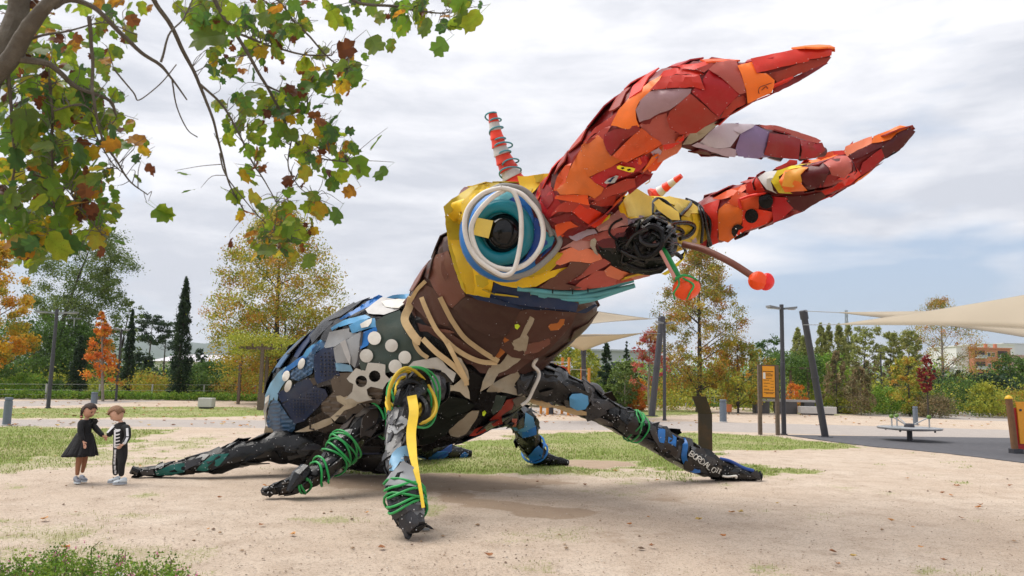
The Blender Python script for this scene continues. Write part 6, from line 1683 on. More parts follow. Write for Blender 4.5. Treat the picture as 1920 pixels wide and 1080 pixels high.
# ============================================================= STREET FURNITURE
DK = plain('dark_paint', (0.045, 0.045, 0.055), 0.45, nscale=5, amt=0.25); STEEL = plain('steel', (0.45, 0.46, 0.47), 0.35, metal=0.7)
CONC = plain('concrete', (0.50, 0.485, 0.465), 0.85, nscale=6, amt=0.12, bump=0.3); WOOD = plain('weathered_wood', (0.13, 0.095, 0.07), 0.85, nscale=14, amt=0.4, bump=0.5)
def lamp_post(bx, by, tx, ty, arm, label, r=0.075, ang=0.0, group=None, over=0.18, mat=None):
    b = G(bx, by); d = b.y; H = P(tx, ty, d).z; m = mat or DK
    t_ = thing('lamp_post', label, 'lamp post', b, group)
    MB().tube([b - Vector((0, 0, 0.05)), b + Vector((0, 0, H * 0.55)), b + Vector((0, 0, H * 0.552)), b + Vector((0, 0, H))], [r, r, r * 0.85, r * 0.85], 12).build('pole', m, t_, smooth=True)
    MB().lathe(b, [(r * 1.5, 0.0), (r * 1.5, 0.03), (r, 0.035)], 12).build('base_plate', m, t_)
    u = Vector((math.cos(ang), math.sin(ang), 0))
    for s in (-1, 1):
        z = H - over; a = b + Vector((0, 0, z)) + u * s * r; e = b + Vector((0, 0, z + 0.05)) + u * s * arm
        v = Vector((-u.y, u.x, 0)); mb = MB()
        P8 = [a - v * 0.07, a + v * 0.07, e + v * 0.13, e - v * 0.13]; k = (a.lerp(e, 0.6)); 
        mb.add([*(P8), *[p + Vector((0, 0, 0.06)) for p in P8]], [(3, 2, 1, 0), (4, 5, 6, 7), (0, 1, 5, 4), (1, 2, 6, 5), (2, 3, 7, 6), (3, 0, 4, 7)])
        o = mb.build('lamp_arm', plain('lamp_grey', (0.20, 0.21, 0.22), 0.4), t_)
        lens = a.lerp(e, 0.72) - Vector((0, 0, 0.012))
        M = Matrix((u * s, v, Vector((0, 0, 1)))).transposed().to_4x4(); M.translation = lens
        MB().box(None, (arm * 0.4, 0.16, 0.02), m=M).build('lens', plain('lens', (0.5, 0.5, 0.48), 0.2), o)
    return t_
lamp_post(90, 765, 106, 580, 0.78, 'dark T shaped lamp post left of the children', ang=0.1)
lamp_post(217, 752, 223.5, 617, 0.35, 'dark lamp post right of the orange tree', ang=0.9, over=0.08, r=0.06)
lamp_post(1470, 815, 1465.5, 571, 0.48, 'tall dark lamp post beside the orange sign board', r=0.075, ang=0.25, over=0.16)
lamp_post(1246, 788, 1243, 603, 0.34, 'dark lamp post right of the leaning sail pole', r=0.07, ang=0.3, over=0.1)
lamp_post(1655, 774, 1653, 659, 0.36, 'small dark lamp post in front of the poplars', r=0.05, ang=0.0, over=0.1)
o = lamp_post(127, 738, 135, 596, 0.35, 'thin pale lamp post behind the left lamp', r=0.045, ang=0.1, over=0.1, mat=plain('pale_pole', (0.42, 0.43, 0.42), 0.5))
lamp_post(1644, 770, 1643, 700, 0.2, 'short dark lamp post left of the small lamp post', r=0.045, ang=0.5, over=0.1)
# leaning sail poles
def sail_pole(bx, by, tx, ty, dt, r, label):
    b = G(bx, by); t = P(tx, ty, b.y + dt); q = thing('sail_pole', label, 'pole', b)
    MB().tube([b - Vector((0, 0, 0.05)), b.lerp(t, 0.5), t], [r, r * 0.97, r * 0.9], 14).build('pole', DK, q, smooth=True)
    MB().lathe(t, [(r * 1.15, -0.25), (r * 1.15, 0.0), (r * 0.9, 0.02)], 14, t - b).build('cap', DK, q, smooth=True, sharp=40)
    MB().lathe(b.lerp(t, 0.47), [(r * 1.12, -0.03), (r * 1.12, 0.03)], 14, t - b).build('collar', DK, q)
    MB().lathe(b, [(r * 2, 0), (r * 2, 0.03)], 14).build('base_plate', DK, q)
    return q, t
sp1, tp1 = sail_pole(1222, 780, 1241, 594, 0.3, 0.15, 'dark pole leaning right that holds the middle sail')
sp2, tp2 = sail_pole(1548, 820, 1506, 583, -0.3, 0.105, 'dark pole leaning left that holds the right sails')
sp3, tp3 = sail_pole(1033, 776, 1034, 640, 0.2, 0.12, 'upright dark pole beside the climbing frame')
sp4, tp4 = sail_pole(1096, 778, 1094, 655, 0.2, 0.12, 'dark pole under the hanging corner of the sail')
def sail_mat():
    m, t, b, out = nodes_of('sailcloth'); N = t.nodes.new; L = t.links.new
    tc = N('ShaderNodeTexCoord'); a = N('ShaderNodeTexNoise'); a.inputs['Scale'].default_value = 0.8; a.inputs['Detail'].default_value = 3; L(tc.outputs['Object'], a.inputs['Vector'])
    mx = N('ShaderNodeMixRGB'); L(a.outputs['Fac'], mx.inputs[0]); mx.inputs[1].default_value = (0.60, 0.53, 0.42, 1); mx.inputs[2].default_value = (0.70, 0.62, 0.50, 1)
    L(mx.outputs[0], b.inputs['Base Color']); b.inputs['Roughness'].default_value = 0.85
    tr = N('ShaderNodeBsdfTranslucent'); L(mx.outputs[0], tr.inputs['Color'])
    ms = N('ShaderNodeMixShader'); ms.inputs[0].default_value = 0.5; L(b.outputs[0], ms.inputs[1]); L(tr.outputs[0], ms.inputs[2]); L(ms.outputs[0], out.inputs['Surface'])
    return m
SAIL = sail_mat()
def sail(cs, label, pull=0.12, sagz=0.0, n=14, cables=()):
    A, B, C = [Vector(c) for c in cs]; cen = (A + B + C) / 3; V = []; idx = {}; Fs = []
    t_ = thing('shade_sail', label, 'shade sail', cen)
    for i in range(n + 1):
        for j in range(n + 1 - i):
            u, v = i / n, j / n; w = 1 - u - v; p = A * u + B * v + C * w
            e = (4 * u * v) * (1 - w) ** 2 + (4 * v * w) * (1 - u) ** 2 + (4 * u * w) * (1 - v) ** 2
            p = p + (cen - p) * pull * e * 2.0; p.z -= sagz * 27 * u * v * w
            idx[(i, j)] = len(V); V.append(p)
    for i in range(n):
        for j in range(n - i):
            Fs.append((idx[(i, j)], idx[(i + 1, j)], idx[(i, j + 1)]))
            if i + j < n - 1: Fs.append((idx[(i + 1, j)], idx[(i + 1, j + 1)], idx[(i, j + 1)]))
    o = me_obj('cloth', V, Fs, SAIL, t_, smooth=True); s = o.modifiers.new('thick', 'SOLIDIFY'); s.thickness = 0.012
    hem = MB()
    for ed in ([(i, 0) for i in range(n + 1)], [(0, j) for j in range(n + 1)], [(i, n - i) for i in range(n + 1)]):
        hem.tube([V[idx[k]] for k in ed], 0.012, 5, cap=False)
    h = hem.build('hem', plain('hem', (0.42, 0.37, 0.29), 0.8), t_); h['kind'] = 'stuff'
    for a, b in cables: MB().tube([Vector(a), Vector(b)], 0.012, 5).build('cable', STEEL, t_)
    return t_
sA = P(1222, 598, 35); sail([sA, P(1000, 560, 30), P(1010, 622, 27)], 'cream sail whose tip meets the leaning pole behind the beetle', pull=0.10, sagz=0.1, cables=[(sA, tp1)])
sB = P(1206, 624.5, 34.5); sail([sB, P(975, 632, 27), P(1094, 658, 36)], 'lower cream sail hanging to a dark pole behind the beetle', pull=0.10, sagz=-0.2, cables=[(sB, tp1 - Vector((0, 0, 0.8)))])
sC = P(1574, 586, 21.5); sail([sC, P(2300, 560, 24), P(2150, 680, 20)], 'thin upper cream sail stretched from the leaning pole to the right', pull=0.10, sagz=0.0, cables=[(sC, tp2)])
sD = P(1572, 608.5, 21); sail([sD, P(2260, 488, 15), P(2200, 634, 14)], 'large cream sail sweeping up out of the right edge', pull=0.09, sagz=-0.1, cables=[(sD, tp2 - Vector((0, 0, 0.42)))])
# bollards
def bollard(bx, by, ty, r, label):
    b = G(bx, by); H = P(bx, ty, b.y).z; t_ = thing('bollard', label, 'bollard', b, 'round bollards along the paths')
    MB().lathe(b, [(r * 1.02, -0.04), (r, 0.02), (r, H * 0.86), (r * 0.86, H * 0.87), (r * 0.86, H * 0.90), (r, H * 0.91), (r, H - 0.02), (r * 0.9, H)], 18).build('shaft', plain('bollard', (0.13, 0.16, 0.20), 0.5), t_, smooth=True, sharp=30)
    MB().lathe(b, [(r * 1.25, -0.01), (r * 1.2, 0.02)], 18).build('footing', CONC, t_)
bollard(12, 797, 745, 0.10, 'grey bollard at the left edge of the picture'); bollard(176, 757, 735, 0.14, 'grey bollard behind the girl\'s head')
bollard(1356, 791, 749, 0.14, 'grey bollard right of the bent steel panel'); bollard(1717, 797, 762, 0.10, 'grey bollard behind the merry-go-round')
# concrete blocks / benches
def block(px0, px1, by, ty, dep, label, name='concrete_bench', yaw=0.0, cat='bench'):
    b = G((px0 + px1) / 2, by); w = (px1 - px0) * b.y / F; H = P(px0, ty, b.y).z; t_ = thing(name, label, cat, b)
    MB().box(b + Vector((0, dep / 2, H / 2 + 0.03)), (w, dep, H - 0.06), yaw).build('seat', CONC, t_, bevel=0.02)
    MB().box(b + Vector((0, dep / 2, 0.03)), (w * 0.86, dep * 0.8, 0.06), yaw).build('plinth', DK, t_)
block(370, 396, 766, 746, 0.45, 'pale concrete cube block on the far path left of the beetle', 'concrete_block', cat='block')
block(1502, 1569, 778, 762, 0.5, 'nearer long concrete bench right of the sign board'); block(1556, 1604, 775, 761, 0.5, 'farther long concrete bench behind the leaning pole', yaw=0.05)
# bent steel information panel
CORT = plastic('corten', (0.03, 0.022, 0.012), 0.6, dirt=0.5, dirt_c=(0.16, 0.07, 0.02), scale=2.5, bump=0.3)
b = G(1323, 849); w = 0.30; t_ = thing('steel_panel', 'brown bent steel panel standing behind the far front leg', 'information panel', b)
H1 = P(1323, 776, b.y).z; prof = [(0, -0.1), (0, H1), (-0.16, H1 + 0.38)]
V = []; 
for (dy, z), sh in zip(prof, (0, 0, -0.17)):
    for sx in (-1, 1):
        V.append(b + Vector((sx * w / 2 + sh, dy, z)))
V2 = [v + Vector((0.0, 0.05, 0)) for v in V]
me_obj('plate', V + V2, [(0, 1, 3, 2), (2, 3, 5, 4), (7, 6, 8, 9), (9, 8, 10, 11), (1, 0, 6, 7), (0, 2, 8, 6), (2, 4, 10, 8), (3, 1, 7, 9), (5, 3, 9, 11), (4, 5, 11, 10)], CORT, t_)
# sign board
b = G(1437, 815); s = b.y / F; t_ = thing('sign_board', 'orange notice board with dark writing on two brown posts', 'sign', b)
x0, x1 = G(1422, 814).x, G(1456, 815).x; H = P(1437, 684, b.y).z; zb = P(1437, 747, b.y).z
for x in (x0, x1): MB().box(Vector((x, b.y, H / 2)), (0.10, 0.12, H)).build('post', WOOD, t_)
MB().box(Vector(((x0 + x1) / 2, b.y, (H + zb) / 2)), (x1 - x0 - 0.104, 0.06, H - zb)).build('frame', WOOD, t_)
cx_ = (x0 + x1) / 2; ww = x1 - x0 - 0.16; hh = H - zb - 0.08
MB().box(Vector((cx_, b.y - 0.04, (H + zb) / 2)), (ww, 0.02, hh)).build('board', plain('orange_board', (0.85, 0.33, 0.015), 0.5, amt=0.06), t_)
INK = plain('ink', (0.05, 0.025, 0.01), 0.6)
def text_obj(s_, loc, size, mat, parent, align='LEFT', rot=None, name='lettering', ext=0.001, width=None):
    cu = bpy.data.curves.new(name, 'FONT'); cu.body = s_; cu.size = size; cu.extrude = ext; cu.align_x = align
    tmp = bpy.data.objects.new(name, cu); COL.objects.link(tmp); dg = bpy.context.evaluated_depsgraph_get(); dg.update()
    me = bpy.data.meshes.new_from_object(tmp.evaluated_get(dg)); bpy.data.objects.remove(tmp); bpy.data.curves.remove(cu)
    me.materials.clear(); me.materials.append(mat)
    if width:
        mx_ = max((v.co.x for v in me.vertices), default=1)
        for v in me.vertices: v.co.x *= width / mx_
    M = Matrix.Translation(loc) @ (rot or Matrix.Rotation(math.pi / 2, 4, 'X')); me.transform(M)
    o = link(bpy.data.objects.new(name, me), parent); o['kind'] = 'stuff'; return o
zt = (H + zb) / 2 + hh / 2; xl = cx_ - ww / 2 + 0.03; yf = b.y - 0.053
# the rows of the board are too small to read in the photograph: bars of print at their places
rows = [(0.175, 0.86, 0.03, 0), (0.235, 0.35, 0.02, 0.25), (0.28, 0.55, 0.02, 0.25), (0.315, 0.55, 0.02, 0.25), (0.40, 0.48, 0.02, 0.25), (0.455, 0.50, 0.02, 0.04), (0.485, 0.22, 0.015, 0.62), (0.555, 0.52, 0.02, 0.04), (0.585, 0.25, 0.015, 0.62), (0.65, 0.34, 0.02, 0.04), (0.68, 0.25, 0.015, 0.62), (0.745, 0.45, 0.02, 0.06), (0.775, 0.8, 0.015, 0.06), (0.85, 0.88, 0.022, 0.04), (0.885, 0.6, 0.018, 0.2)]
for (fy, fw, fh, fx) in rows:
    mb = MB(); x = cx_ - ww / 2 + ww * (0.04 + fx); xe = x + ww * fw * 0.92; R_ = random.Random(int(fy * 1000))
    while x < xe:
        l = R_.uniform(0.015, 0.045); mb.box(Vector((min(x + l / 2, xe), yf, zt - hh * fy)), (l, 0.002, hh * fh * R_.uniform(0.8, 1.0))); x += l + 0.008
    o = mb.build('print_row', INK, t_); o['kind'] = 'stuff'
MB().box(Vector((cx_ - ww * 0.36, yf, zt - hh * 0.31)), (ww * 0.2, 0.004, hh * 0.2)).build('paper_notice', plain('paper', (0.75, 0.73, 0.7), 0.7), t_)
# litter bin
b = G(1368, 777); t_ = thing('litter_bin', 'small rust orange litter bin by the far hedge', 'bin', b)
MB().lathe(b + Vector((0, 0.1, 0.12)), [(0.11, 0), (0.14, 0.03), (0.15, 0.36), (0.16, 0.37), (0.15, 0.39)], 14).build('bucket', plain('rust_bin', (0.36, 0.11, 0.03), 0.6), t_, smooth=True, sharp=30)
MB().tube([b + Vector((0, 0.1, 0)), b + Vector((0, 0.1, 0.14))], 0.03, 8).build('stem', DK, t_)
# merry-go-round
b = G(1706, 827); z0 = P(1706, 803, b.y).z; t_ = thing('merry_go_round', 'steel disc merry-go-round with green handle knobs on a dark post', 'merry-go-round', b)
R_m = 0.86
MB().tube([b - Vector((0, 0, 0.02)), b + Vector((0, 0, z0))], 0.075, 14).build('post', DK, t_, smooth=True)
MB().lathe(b + Vector((0, 0, z0)), [(R_m * 0.55, -0.06), (R_m * 0.98, -0.025), (R_m, 0.0), (R_m, 0.025), (R_m * 0.97, 0.035)], 40).build('disc', plain('brushed', (0.42, 0.43, 0.44), 0.35, metal=0.7), t_, smooth=True, sharp=30)
MB().lathe(b + Vector((0, 0, z0)), [(0.14, 0.03), (0.13, 0.12), (0.10, 0.14)], 16).build('hub', DK, t_, smooth=True, sharp=40)
for a in (math.radians(186), math.radians(100), math.radians(-12)):
    u = Vector((math.cos(a), math.sin(a), 0)); e = b + u * R_m * 0.62 + Vector((0, 0, z0 + 0.04)); k = e + Vector((0, 0, 0.27))
    hd = MB().tube([e, k], 0.022, 8).build('handle_post', STEEL, t_, smooth=True)
    MB().lathe(k, [(0.03, -0.03), (0.06, -0.01), (0.065, 0.04), (0.04, 0.075), (0.01, 0.08)], 12).build('knob', plain('knob_green', (0.12, 0.22, 0.03), 0.5), hd, smooth=True)
    MB().tube(catmull([k, b + u * 0.42 + Vector((0, 0, z0 + 0.27)), b + u * 0.22 + Vector((0, 0, z0 + 0.16)), b + u * 0.1 + Vector((0, 0, z0 + 0.08))], 5), 0.018, 8).build('handle_bar', STEEL, t_, smooth=True)
for a in (0.4, 2.2, 3.9, 5.4): MB().lathe(b + Vector((math.cos(a) * 0.7, math.sin(a) * 0.7, z0 - 0.085)), [(0.025, 0), (0.03, 0.03), (0.02, 0.05)], 8).build('bolt', DK, t_)
# play hut at the right edge
b = G(1904, 851); s = b.y / F; H = P(1899, 748, b.y).z; t_ = thing('play_panel', 'wooden play post with yellow cap and red and orange panels at the right edge', 'play equipment', b)
PW = plain('play_wood', (0.20, 0.10, 0.045), 0.7, nscale=12, amt=0.35, bump=0.3)
tb = Vector((b.x - 0.09, b.y, H))
MB().tube([b, tb], 0.075, 12).build('post', PW, t_, smooth=True, sharp=50)
MB().lathe(tb, [(0.09, 0), (0.09, 0.02), (0.05, 0.07), (0.01, 0.09)], 14, tb - b).build('cap', plain('cap_yellow', (0.80, 0.48, 0.02), 0.4), t_, smooth=True, sharp=40)
def plate(pts, y0, y1, mat, name):
    n = len(pts); v = [(x, y0, z) for x, z in pts] + [(x, y1, z) for x, z in pts]
    o = me_obj(name, v, [tuple(range(n))[::-1], tuple(range(n, 2 * n))] + [(i, (i + 1) % n, n + (i + 1) % n, n + i) for i in range(n)], mat, t_)
    bm = bmesh.new(); bm.from_mesh(o.data); bmesh.ops.recalc_face_normals(bm, faces=bm.faces); bm.to_mesh(o.data); bm.free(); return o
xx = b.x
plate([(xx + 0.06, 0.10), (xx + 0.5, 0.10), (xx + 0.5, H * 0.84), (xx - 0.01, H * 0.84)], b.y + 0.02, b.y + 0.05, plain('play_red', (0.45, 0.02, 0.02), 0.45), 'red_panel')
plate([(xx + 0.12, 0.24), (xx + 1.2, 0.24), (xx + 1.2, H * 0.95), (xx + 0.08, H * 0.95)], b.y - 0.02, b.y + 0.015, plain('play_orange', (0.85, 0.36, 0.02), 0.45), 'orange_panel')
MB().lathe(Vector((xx + 0.16, b.y - 0.025, H * 0.8)), [(0.03, 0), (0.025, 0.02)], 10, (0, -1, 0)).build('bolt', DK, t_)
MB().tube([(xx + 1.2, b.y, 0), (xx + 1.15, b.y, H)], 0.075, 12).build('post', PW, t_, smooth=True)
MB().box((b.x + 0.02, b.y, 0.06), (0.24, 0.2, 0.12)).build('shoe', DK, t_)
# climbing frame
b = G(1050, 778); d = b.y; OR = plain('play_timber', (0.62, 0.24, 0.035), 0.6, nscale=10, amt=0.15); RD = plain('play_rail_red', (0.42, 0.02, 0.02), 0.5); BLU = plain('play_blue', (0.02, 0.22, 0.34), 0.5)
t_ = thing('climbing_frame', 'orange timber climbing frame with red ramp seen under the beetle', 'climbing frame', b)
def XZ(x, y, dd=0): p = P(x, y, d + dd); return p
for (x, ty, dd, by) in [(1016, 670, 1, 0), (1028, 669, 0, 0), (1055, 670, 1.5, 0), (1067, 670, 0, 0), (1091, 689, 1.2, 0), (1104.5, 690, 0, 0), (980, 690, 1, 0), (966, 690, 0, 0)]:
    p = XZ(x, ty, dd); MB().tube([(p.x, p.y, -0.02), p], 0.065, 10).build('post', OR, t_, smooth=True, sharp=50)
MB().bar(XZ(1005, 679), XZ(1063, 698), 0.10, 0.22).build('ramp_side', RD, t_); MB().bar(XZ(1005, 676, 1.3), XZ(1063, 694, 1.3), 0.10, 0.22).build('ramp_side', RD, t_)
for k in range(8):
    t = k / 7; a = XZ(1006 + 56 * t, 684 + 19 * t); c = XZ(1006 + 56 * t, 681 + 18 * t, 1.3); MB().bar(a, c, 0.16, 0.04).build('ramp_board', OR, t_)
MB().bar(XZ(1005, 681, 0.1), XZ(1030, 679, 0.1), 0.1, 0.14).build('blue_rail', BLU, t_)
for z0_, z1_ in ((679, 679), (686, 686)):
    MB().tube([XZ(1032, z0_), XZ(1066, z1_)], 0.02, 6).build('rail', STEEL, t_)
MB().tube([XZ(1067, 692), XZ(1104, 694)], 0.02, 6).build('rail', STEEL, t_); MB().tube([XZ(1067, 692, 1.2), XZ(1104, 694, 1.2)], 0.02, 6).build('rail', STEEL, t_)
for x0_, x1_, yy in ((1058, 1067, 712), (1067, 1104, 727)):
    a = XZ(x0_, yy); c = XZ(x1_, yy); MB().box((a + c) / 2 + Vector((0, 0.6, 0)), ((c - a).length + 0.1, 1.3, 0.1)).build('deck', OR, t_)
MB().tube(catmull([XZ(1100, 724, 0.6), XZ(1118, 728, 0.6), XZ(1130, 745, 0.6), XZ(1142, 765, 0.6)], 6), 0.2, 12).build('slide', plain('slide_grey', (0.10, 0.10, 0.11), 0.4), t_, smooth=True)
MB().box(XZ(1040, 705, 0.2), (0.5, 0.05, 0.5)).build('red_board', RD, t_)
# pergola on the left with vines
b = G(490, 767); d = b.y; t_ = thing('pergola', 'dark wooden pergola overgrown with vines left of the beetle', 'pergola', b)
H = P(490, 655, d).z
for x, dd in ((490, 0), (500, 2.6), (590, 0), (600, 2.6), (450, 5), (560, 5)):
    p = P(x, 700, d + dd); MB().box((p.x, p.y, H / 2), (0.13, 0.13, H)).build('post', WOOD, t_)
for dd in (0, 2.6):
    a, c = P(448, 656, d + dd), P(610, 661, d + dd); a.z = c.z = H + 0.06; MB().bar(a, c, 0.1, 0.14).build('beam', WOOD, t_)
for k in range(9):
    x = 455 + k * 18; a = P(x, 656, d - 0.3); c = P(x, 656, d + 3.0); a.z = c.z = H + 0.19; MB().bar(a, c, 0.07, 0.1).build('rafter', WOOD, t_)
rs_ = np.random.RandomState(77); C_ = np.array([(P(x, 700, d + q).x, d + q, H + z) for x, q, z in zip(rs_.uniform(430, 640, 90), rs_.uniform(-0.4, 3, 90), rs_.uniform(-0.15, 0.65, 90) * 1.0)])
V_, c_ = leafcloud(C_, np.full(90, 0.5), 70, 0.055, 'ygreen', rs_, 0.5); np_obj('vines', V_, np.arange(len(V_)).reshape(-1, 4), LEAF_BG, t_, col=c_)
bb = G(490, 769); t2 = thing('wooden_planter', 'square wooden planter box at the foot of the pergola post', 'planter', bb)
for sx, sy, wx, wy in ((0, -0.2, 0.42, 0.03), (0, 0.2, 0.42, 0.03), (-0.2, 0, 0.03, 0.37), (0.2, 0, 0.03, 0.37)):
    for k in range(5): MB().box(bb + Vector((sx, sy + 0.25, 0.07 + k * 0.145)), (wx, wy, 0.135)).build('board', WOOD, t2)
# vine covered pergola on the right with low stone structure
b = G(1500, 772); d = b.y; t_ = thing('vine_pergola', 'low pergola buried under dark green vines behind the sign board', 'pergola', b)
H = P(1490, 690, d).z
for x, dd in ((1450, 0), (1482, 0), (1515, 0), (1455, 3), (1520, 3)):
    p = P(x, 700, d + dd); MB().box((p.x, p.y, H / 2), (0.12, 0.12, H)).build('post', WOOD, t_)
for dd in (0, 3):
    a, c = P(1440, 690, d + dd), P(1525, 690, d + dd); a.z = c.z = H; MB().bar(a, c, 0.1, 0.12).build('beam', WOOD, t_)
rs_ = np.random.RandomState(78); C_ = np.array([(P(x, 700, d + q).x, d + q, H + z) for x, q, z in zip(rs_.uniform(1436, 1535, 80), rs_.uniform(-0.6, 3, 80), rs_.uniform(-0.9, 0.8, 80))])
C_[:, 2] = np.where(np.abs(C_[:, 0] - P(1485, 700, d).x) < 1.0, np.maximum(C_[:, 2], H - 0.1), C_[:, 2])
V_, c_ = leafcloud(C_, np.full(80, 0.55), 90, 0.06, 'green', rs_, 0.7); np_obj('vines', V_, np.arange(len(V_)).reshape(-1, 4), LEAF_BG, t_, col=c_)
b = G(1480, 776); t_ = thing('stone_counter', 'dark stone counter with a pale slab top under the vine pergola', 'counter', b); s = b.y / F
DS = plain('dark_stone', (0.09, 0.085, 0.085), 0.8, nscale=5)
for x0_, x1_ in ((1428, 1450), (1462, 1492), (1503, 1518)):
    a, c = G(x0_, 776), G(x1_, 776); MB().box(((a.x + c.x) / 2, b.y + 0.3, 0.33), (c.x - a.x, 0.6, 0.66)).build('pier', DS, t_)
a, c = G(1426, 776), G(1520, 776); MB().box(((a.x + c.x) / 2, b.y + 0.3, 0.72), (c.x - a.x, 0.7, 0.12)).build('slab', plain('pale_slab', (0.32, 0.31, 0.30), 0.7), t_)
tree(1492, 718, 46, 44, 'round', 'orange', 'shrub', 'salmon red shrub behind the dark stone counter', n=1600, leaf=0.06, crown0=0.0, cat='bush', trunk=False)
# ============================================================= FOREGROUND TREE (branches reach in from the left)
ft = thing('tulip_tree', 'near tree at upper left with large green, yellow and brown lobed leaves on thin branches', 'tree', (-3.35, 3.7, 0))
FB = plastic('near_bark', (0.10, 0.085, 0.065), 0.85, dirt=0.6, dirt_c=(0.22, 0.20, 0.16), scale=9, bump=0.9, vary=0)
mb = MB().tube(catmull([(-3.35, 3.7, -0.1), (-3.3, 3.7, 1.0), (-3.1, 3.68, 2.0), P(-70, 240, 3.65)], 6), lerplist([0.17, 0.14, 0.12, 0.085], 19), 14, jit=0.04)
mb.build('trunk', FB, ft, smooth=True)
BR_ = [  # px, py, depth, radius px
    [(-70, 240, 3.65, 34), (-30, 165, 3.62, 27), (14, 75, 3.6, 22), (44, -10, 3.6, 19), (100, -120, 3.6, 18)],
    [(-60, 225, 3.6, 22), (0, 128, 3.5, 17), (48, 62, 3.45, 15), (95, 8, 3.4, 12), (160, -60, 3.4, 9)],
    [(95, 5, 3.4, 9), (130, -4, 3.45, 6), (175, 15, 3.5, 5), (225, 62, 3.6, 4.6), (262, 92, 3.7, 4), (300, 118, 3.8, 3.6), (322, 150, 3.85, 2.2), (350, 188, 3.9, 1.4)],
    [(10, 112, 3.5, 8), (50, 114, 3.5, 7), (85, 120, 3.55, 6), (115, 140, 3.6, 5), (150, 168, 3.7, 4.2), (205, 192, 3.8, 3.2), (218, 218, 3.85, 2)],
    [(270, -60, 3.7, 5.5), (292, 0, 3.8, 5), (320, 45, 3.9, 4.5), (345, 100, 4.0, 4), (372, 155, 4.1, 3.4), (388, 190, 4.15, 3), (400, 235, 4.2, 2.6), (412, 290, 4.3, 2.3), (428, 340, 4.3, 1.7), (455, 395, 4.35, 1.2)],
    [(385, -60, 4.0, 5.5), (410, 15, 4.1, 4.5), (440, 60, 4.2, 4), (470, 110, 4.3, 3.4), (500, 160, 4.4, 3), (525, 205, 4.5, 2.6), (548, 250, 4.5, 2.2), (580, 290, 4.6, 1.8), (650, 302, 4.6, 1.2)],
    [(600, -50, 4.2, 4), (660, 2, 4.3, 3.4), (700, 11, 4.4, 3), (760, 18, 4.5, 2.4), (820, 24, 4.6, 1.6), (862, 20, 4.6, 1)],
    [(166, 30, 3.5, 4), (168, 90, 3.55, 3.4), (172, 150, 3.6, 3), (180, 200, 3.6, 2.6), (192, 262, 3.7, 2.2), (215, 300, 3.8, 2), (245, 340, 3.9, 1.6), (278, 365, 3.9, 1)],
    [(322, 150, 3.85, 1.6), (332, 200, 3.9, 1.3), (350, 242, 3.95, 1.1), (370, 256, 3.95, 0.8)],
    [(372, 155, 4.1, 2.6), (420, 200, 4.2, 2.2), (450, 250, 4.3, 1.9), (475, 300, 4.4, 1.6), (500, 345, 4.4, 1.2), (520, 380, 4.4, 1)],
    [(440, 60, 4.2, 2.6), (500, 85, 4.3, 2.2), (560, 100, 4.4, 1.8), (620, 106, 4.5, 1.2)],
    [(412, 290, 4.3, 1.8), (425, 330, 4.3, 1.4), (455, 370, 4.3, 1.2), (480, 400, 4.35, 1), (520, 440, 4.35, 0.9)],
    [(95, 150, 3.6, 3), (98, 220, 3.7, 2.6), (96, 300, 3.8, 2.2), (100, 370, 3.8, 1.8), (110, 430, 3.9, 1.2)],
    [(20, 100, 3.5, 4), (18, 200, 3.6, 3), (30, 290, 3.7, 2.4), (20, 360, 3.8, 2), (40, 430, 3.8, 1.4)],
    [(300, 118, 3.8, 2.4), (320, 60, 3.8, 1.8), (345, 30, 3.9, 1.5), (365, -10, 3.9, 1.2)],
    [(215, 130, 3.7, 1.8), (250, 175, 3.75, 1.5), (262, 190, 3.8, 1.2), (300, 160, 3.8, 1), (330, 120, 3.8, 0.8)],
    [(45, 75, 3.5, 3), (110, 62, 3.5, 2), (190, 40, 3.6, 1.4), (260, 66, 3.7, 1)],
    [(150, 168, 3.7, 2), (170, 230, 3.8, 1.6), (205, 300, 3.9, 1.3), (235, 330, 3.9, 1)],
    [(500, 160, 4.4, 2), (560, 190, 4.5, 1.5), (600, 240, 4.5, 1.2), (620, 290, 4.5, 1)],
    [(548, 250, 4.5, 1.6), (540, 310, 4.5, 1.3), (560, 350, 4.5, 1), (590, 372, 4.5, 0.8)],
    [(440, -50, 4.1, 3), (520, 0, 4.2, 2.4), (560, 50, 4.3, 2), (620, 110, 4.4, 1.6), (650, 130, 4.4, 1)],
    [(100, 210, 3.6, 1.8), (160, 200, 3.6, 1.4), (200, 250, 3.7, 1)], [(60, 330, 3.7, 1.6), (120, 350, 3.8, 1.2), (160, 400, 3.8, 0.9), (190, 440, 3.9, 0.8)],
]
BP = []
for k, br in enumerate(BR_):
    C, Rr = px_tube(br, 6)
    Rr = [max(0.0022, r) for r in Rr]
    C = [c + Vector((mnoise.noise(c * 5 + Vector((k, 0, 0))), mnoise.noise(c * 5 + Vector((0, k, 0))), mnoise.noise(c * 5 + Vector((0, 0, k))))) * min(0.02, Rr[i] * 1.6 + 0.006) for i, c in enumerate(C)]
    MB().tube(C, Rr, 10 if Rr[0] > 0.03 else 6, jit=0.05).build('branch', FB, ft, smooth=True)
    for c in C: BP.append((proj(c), c))
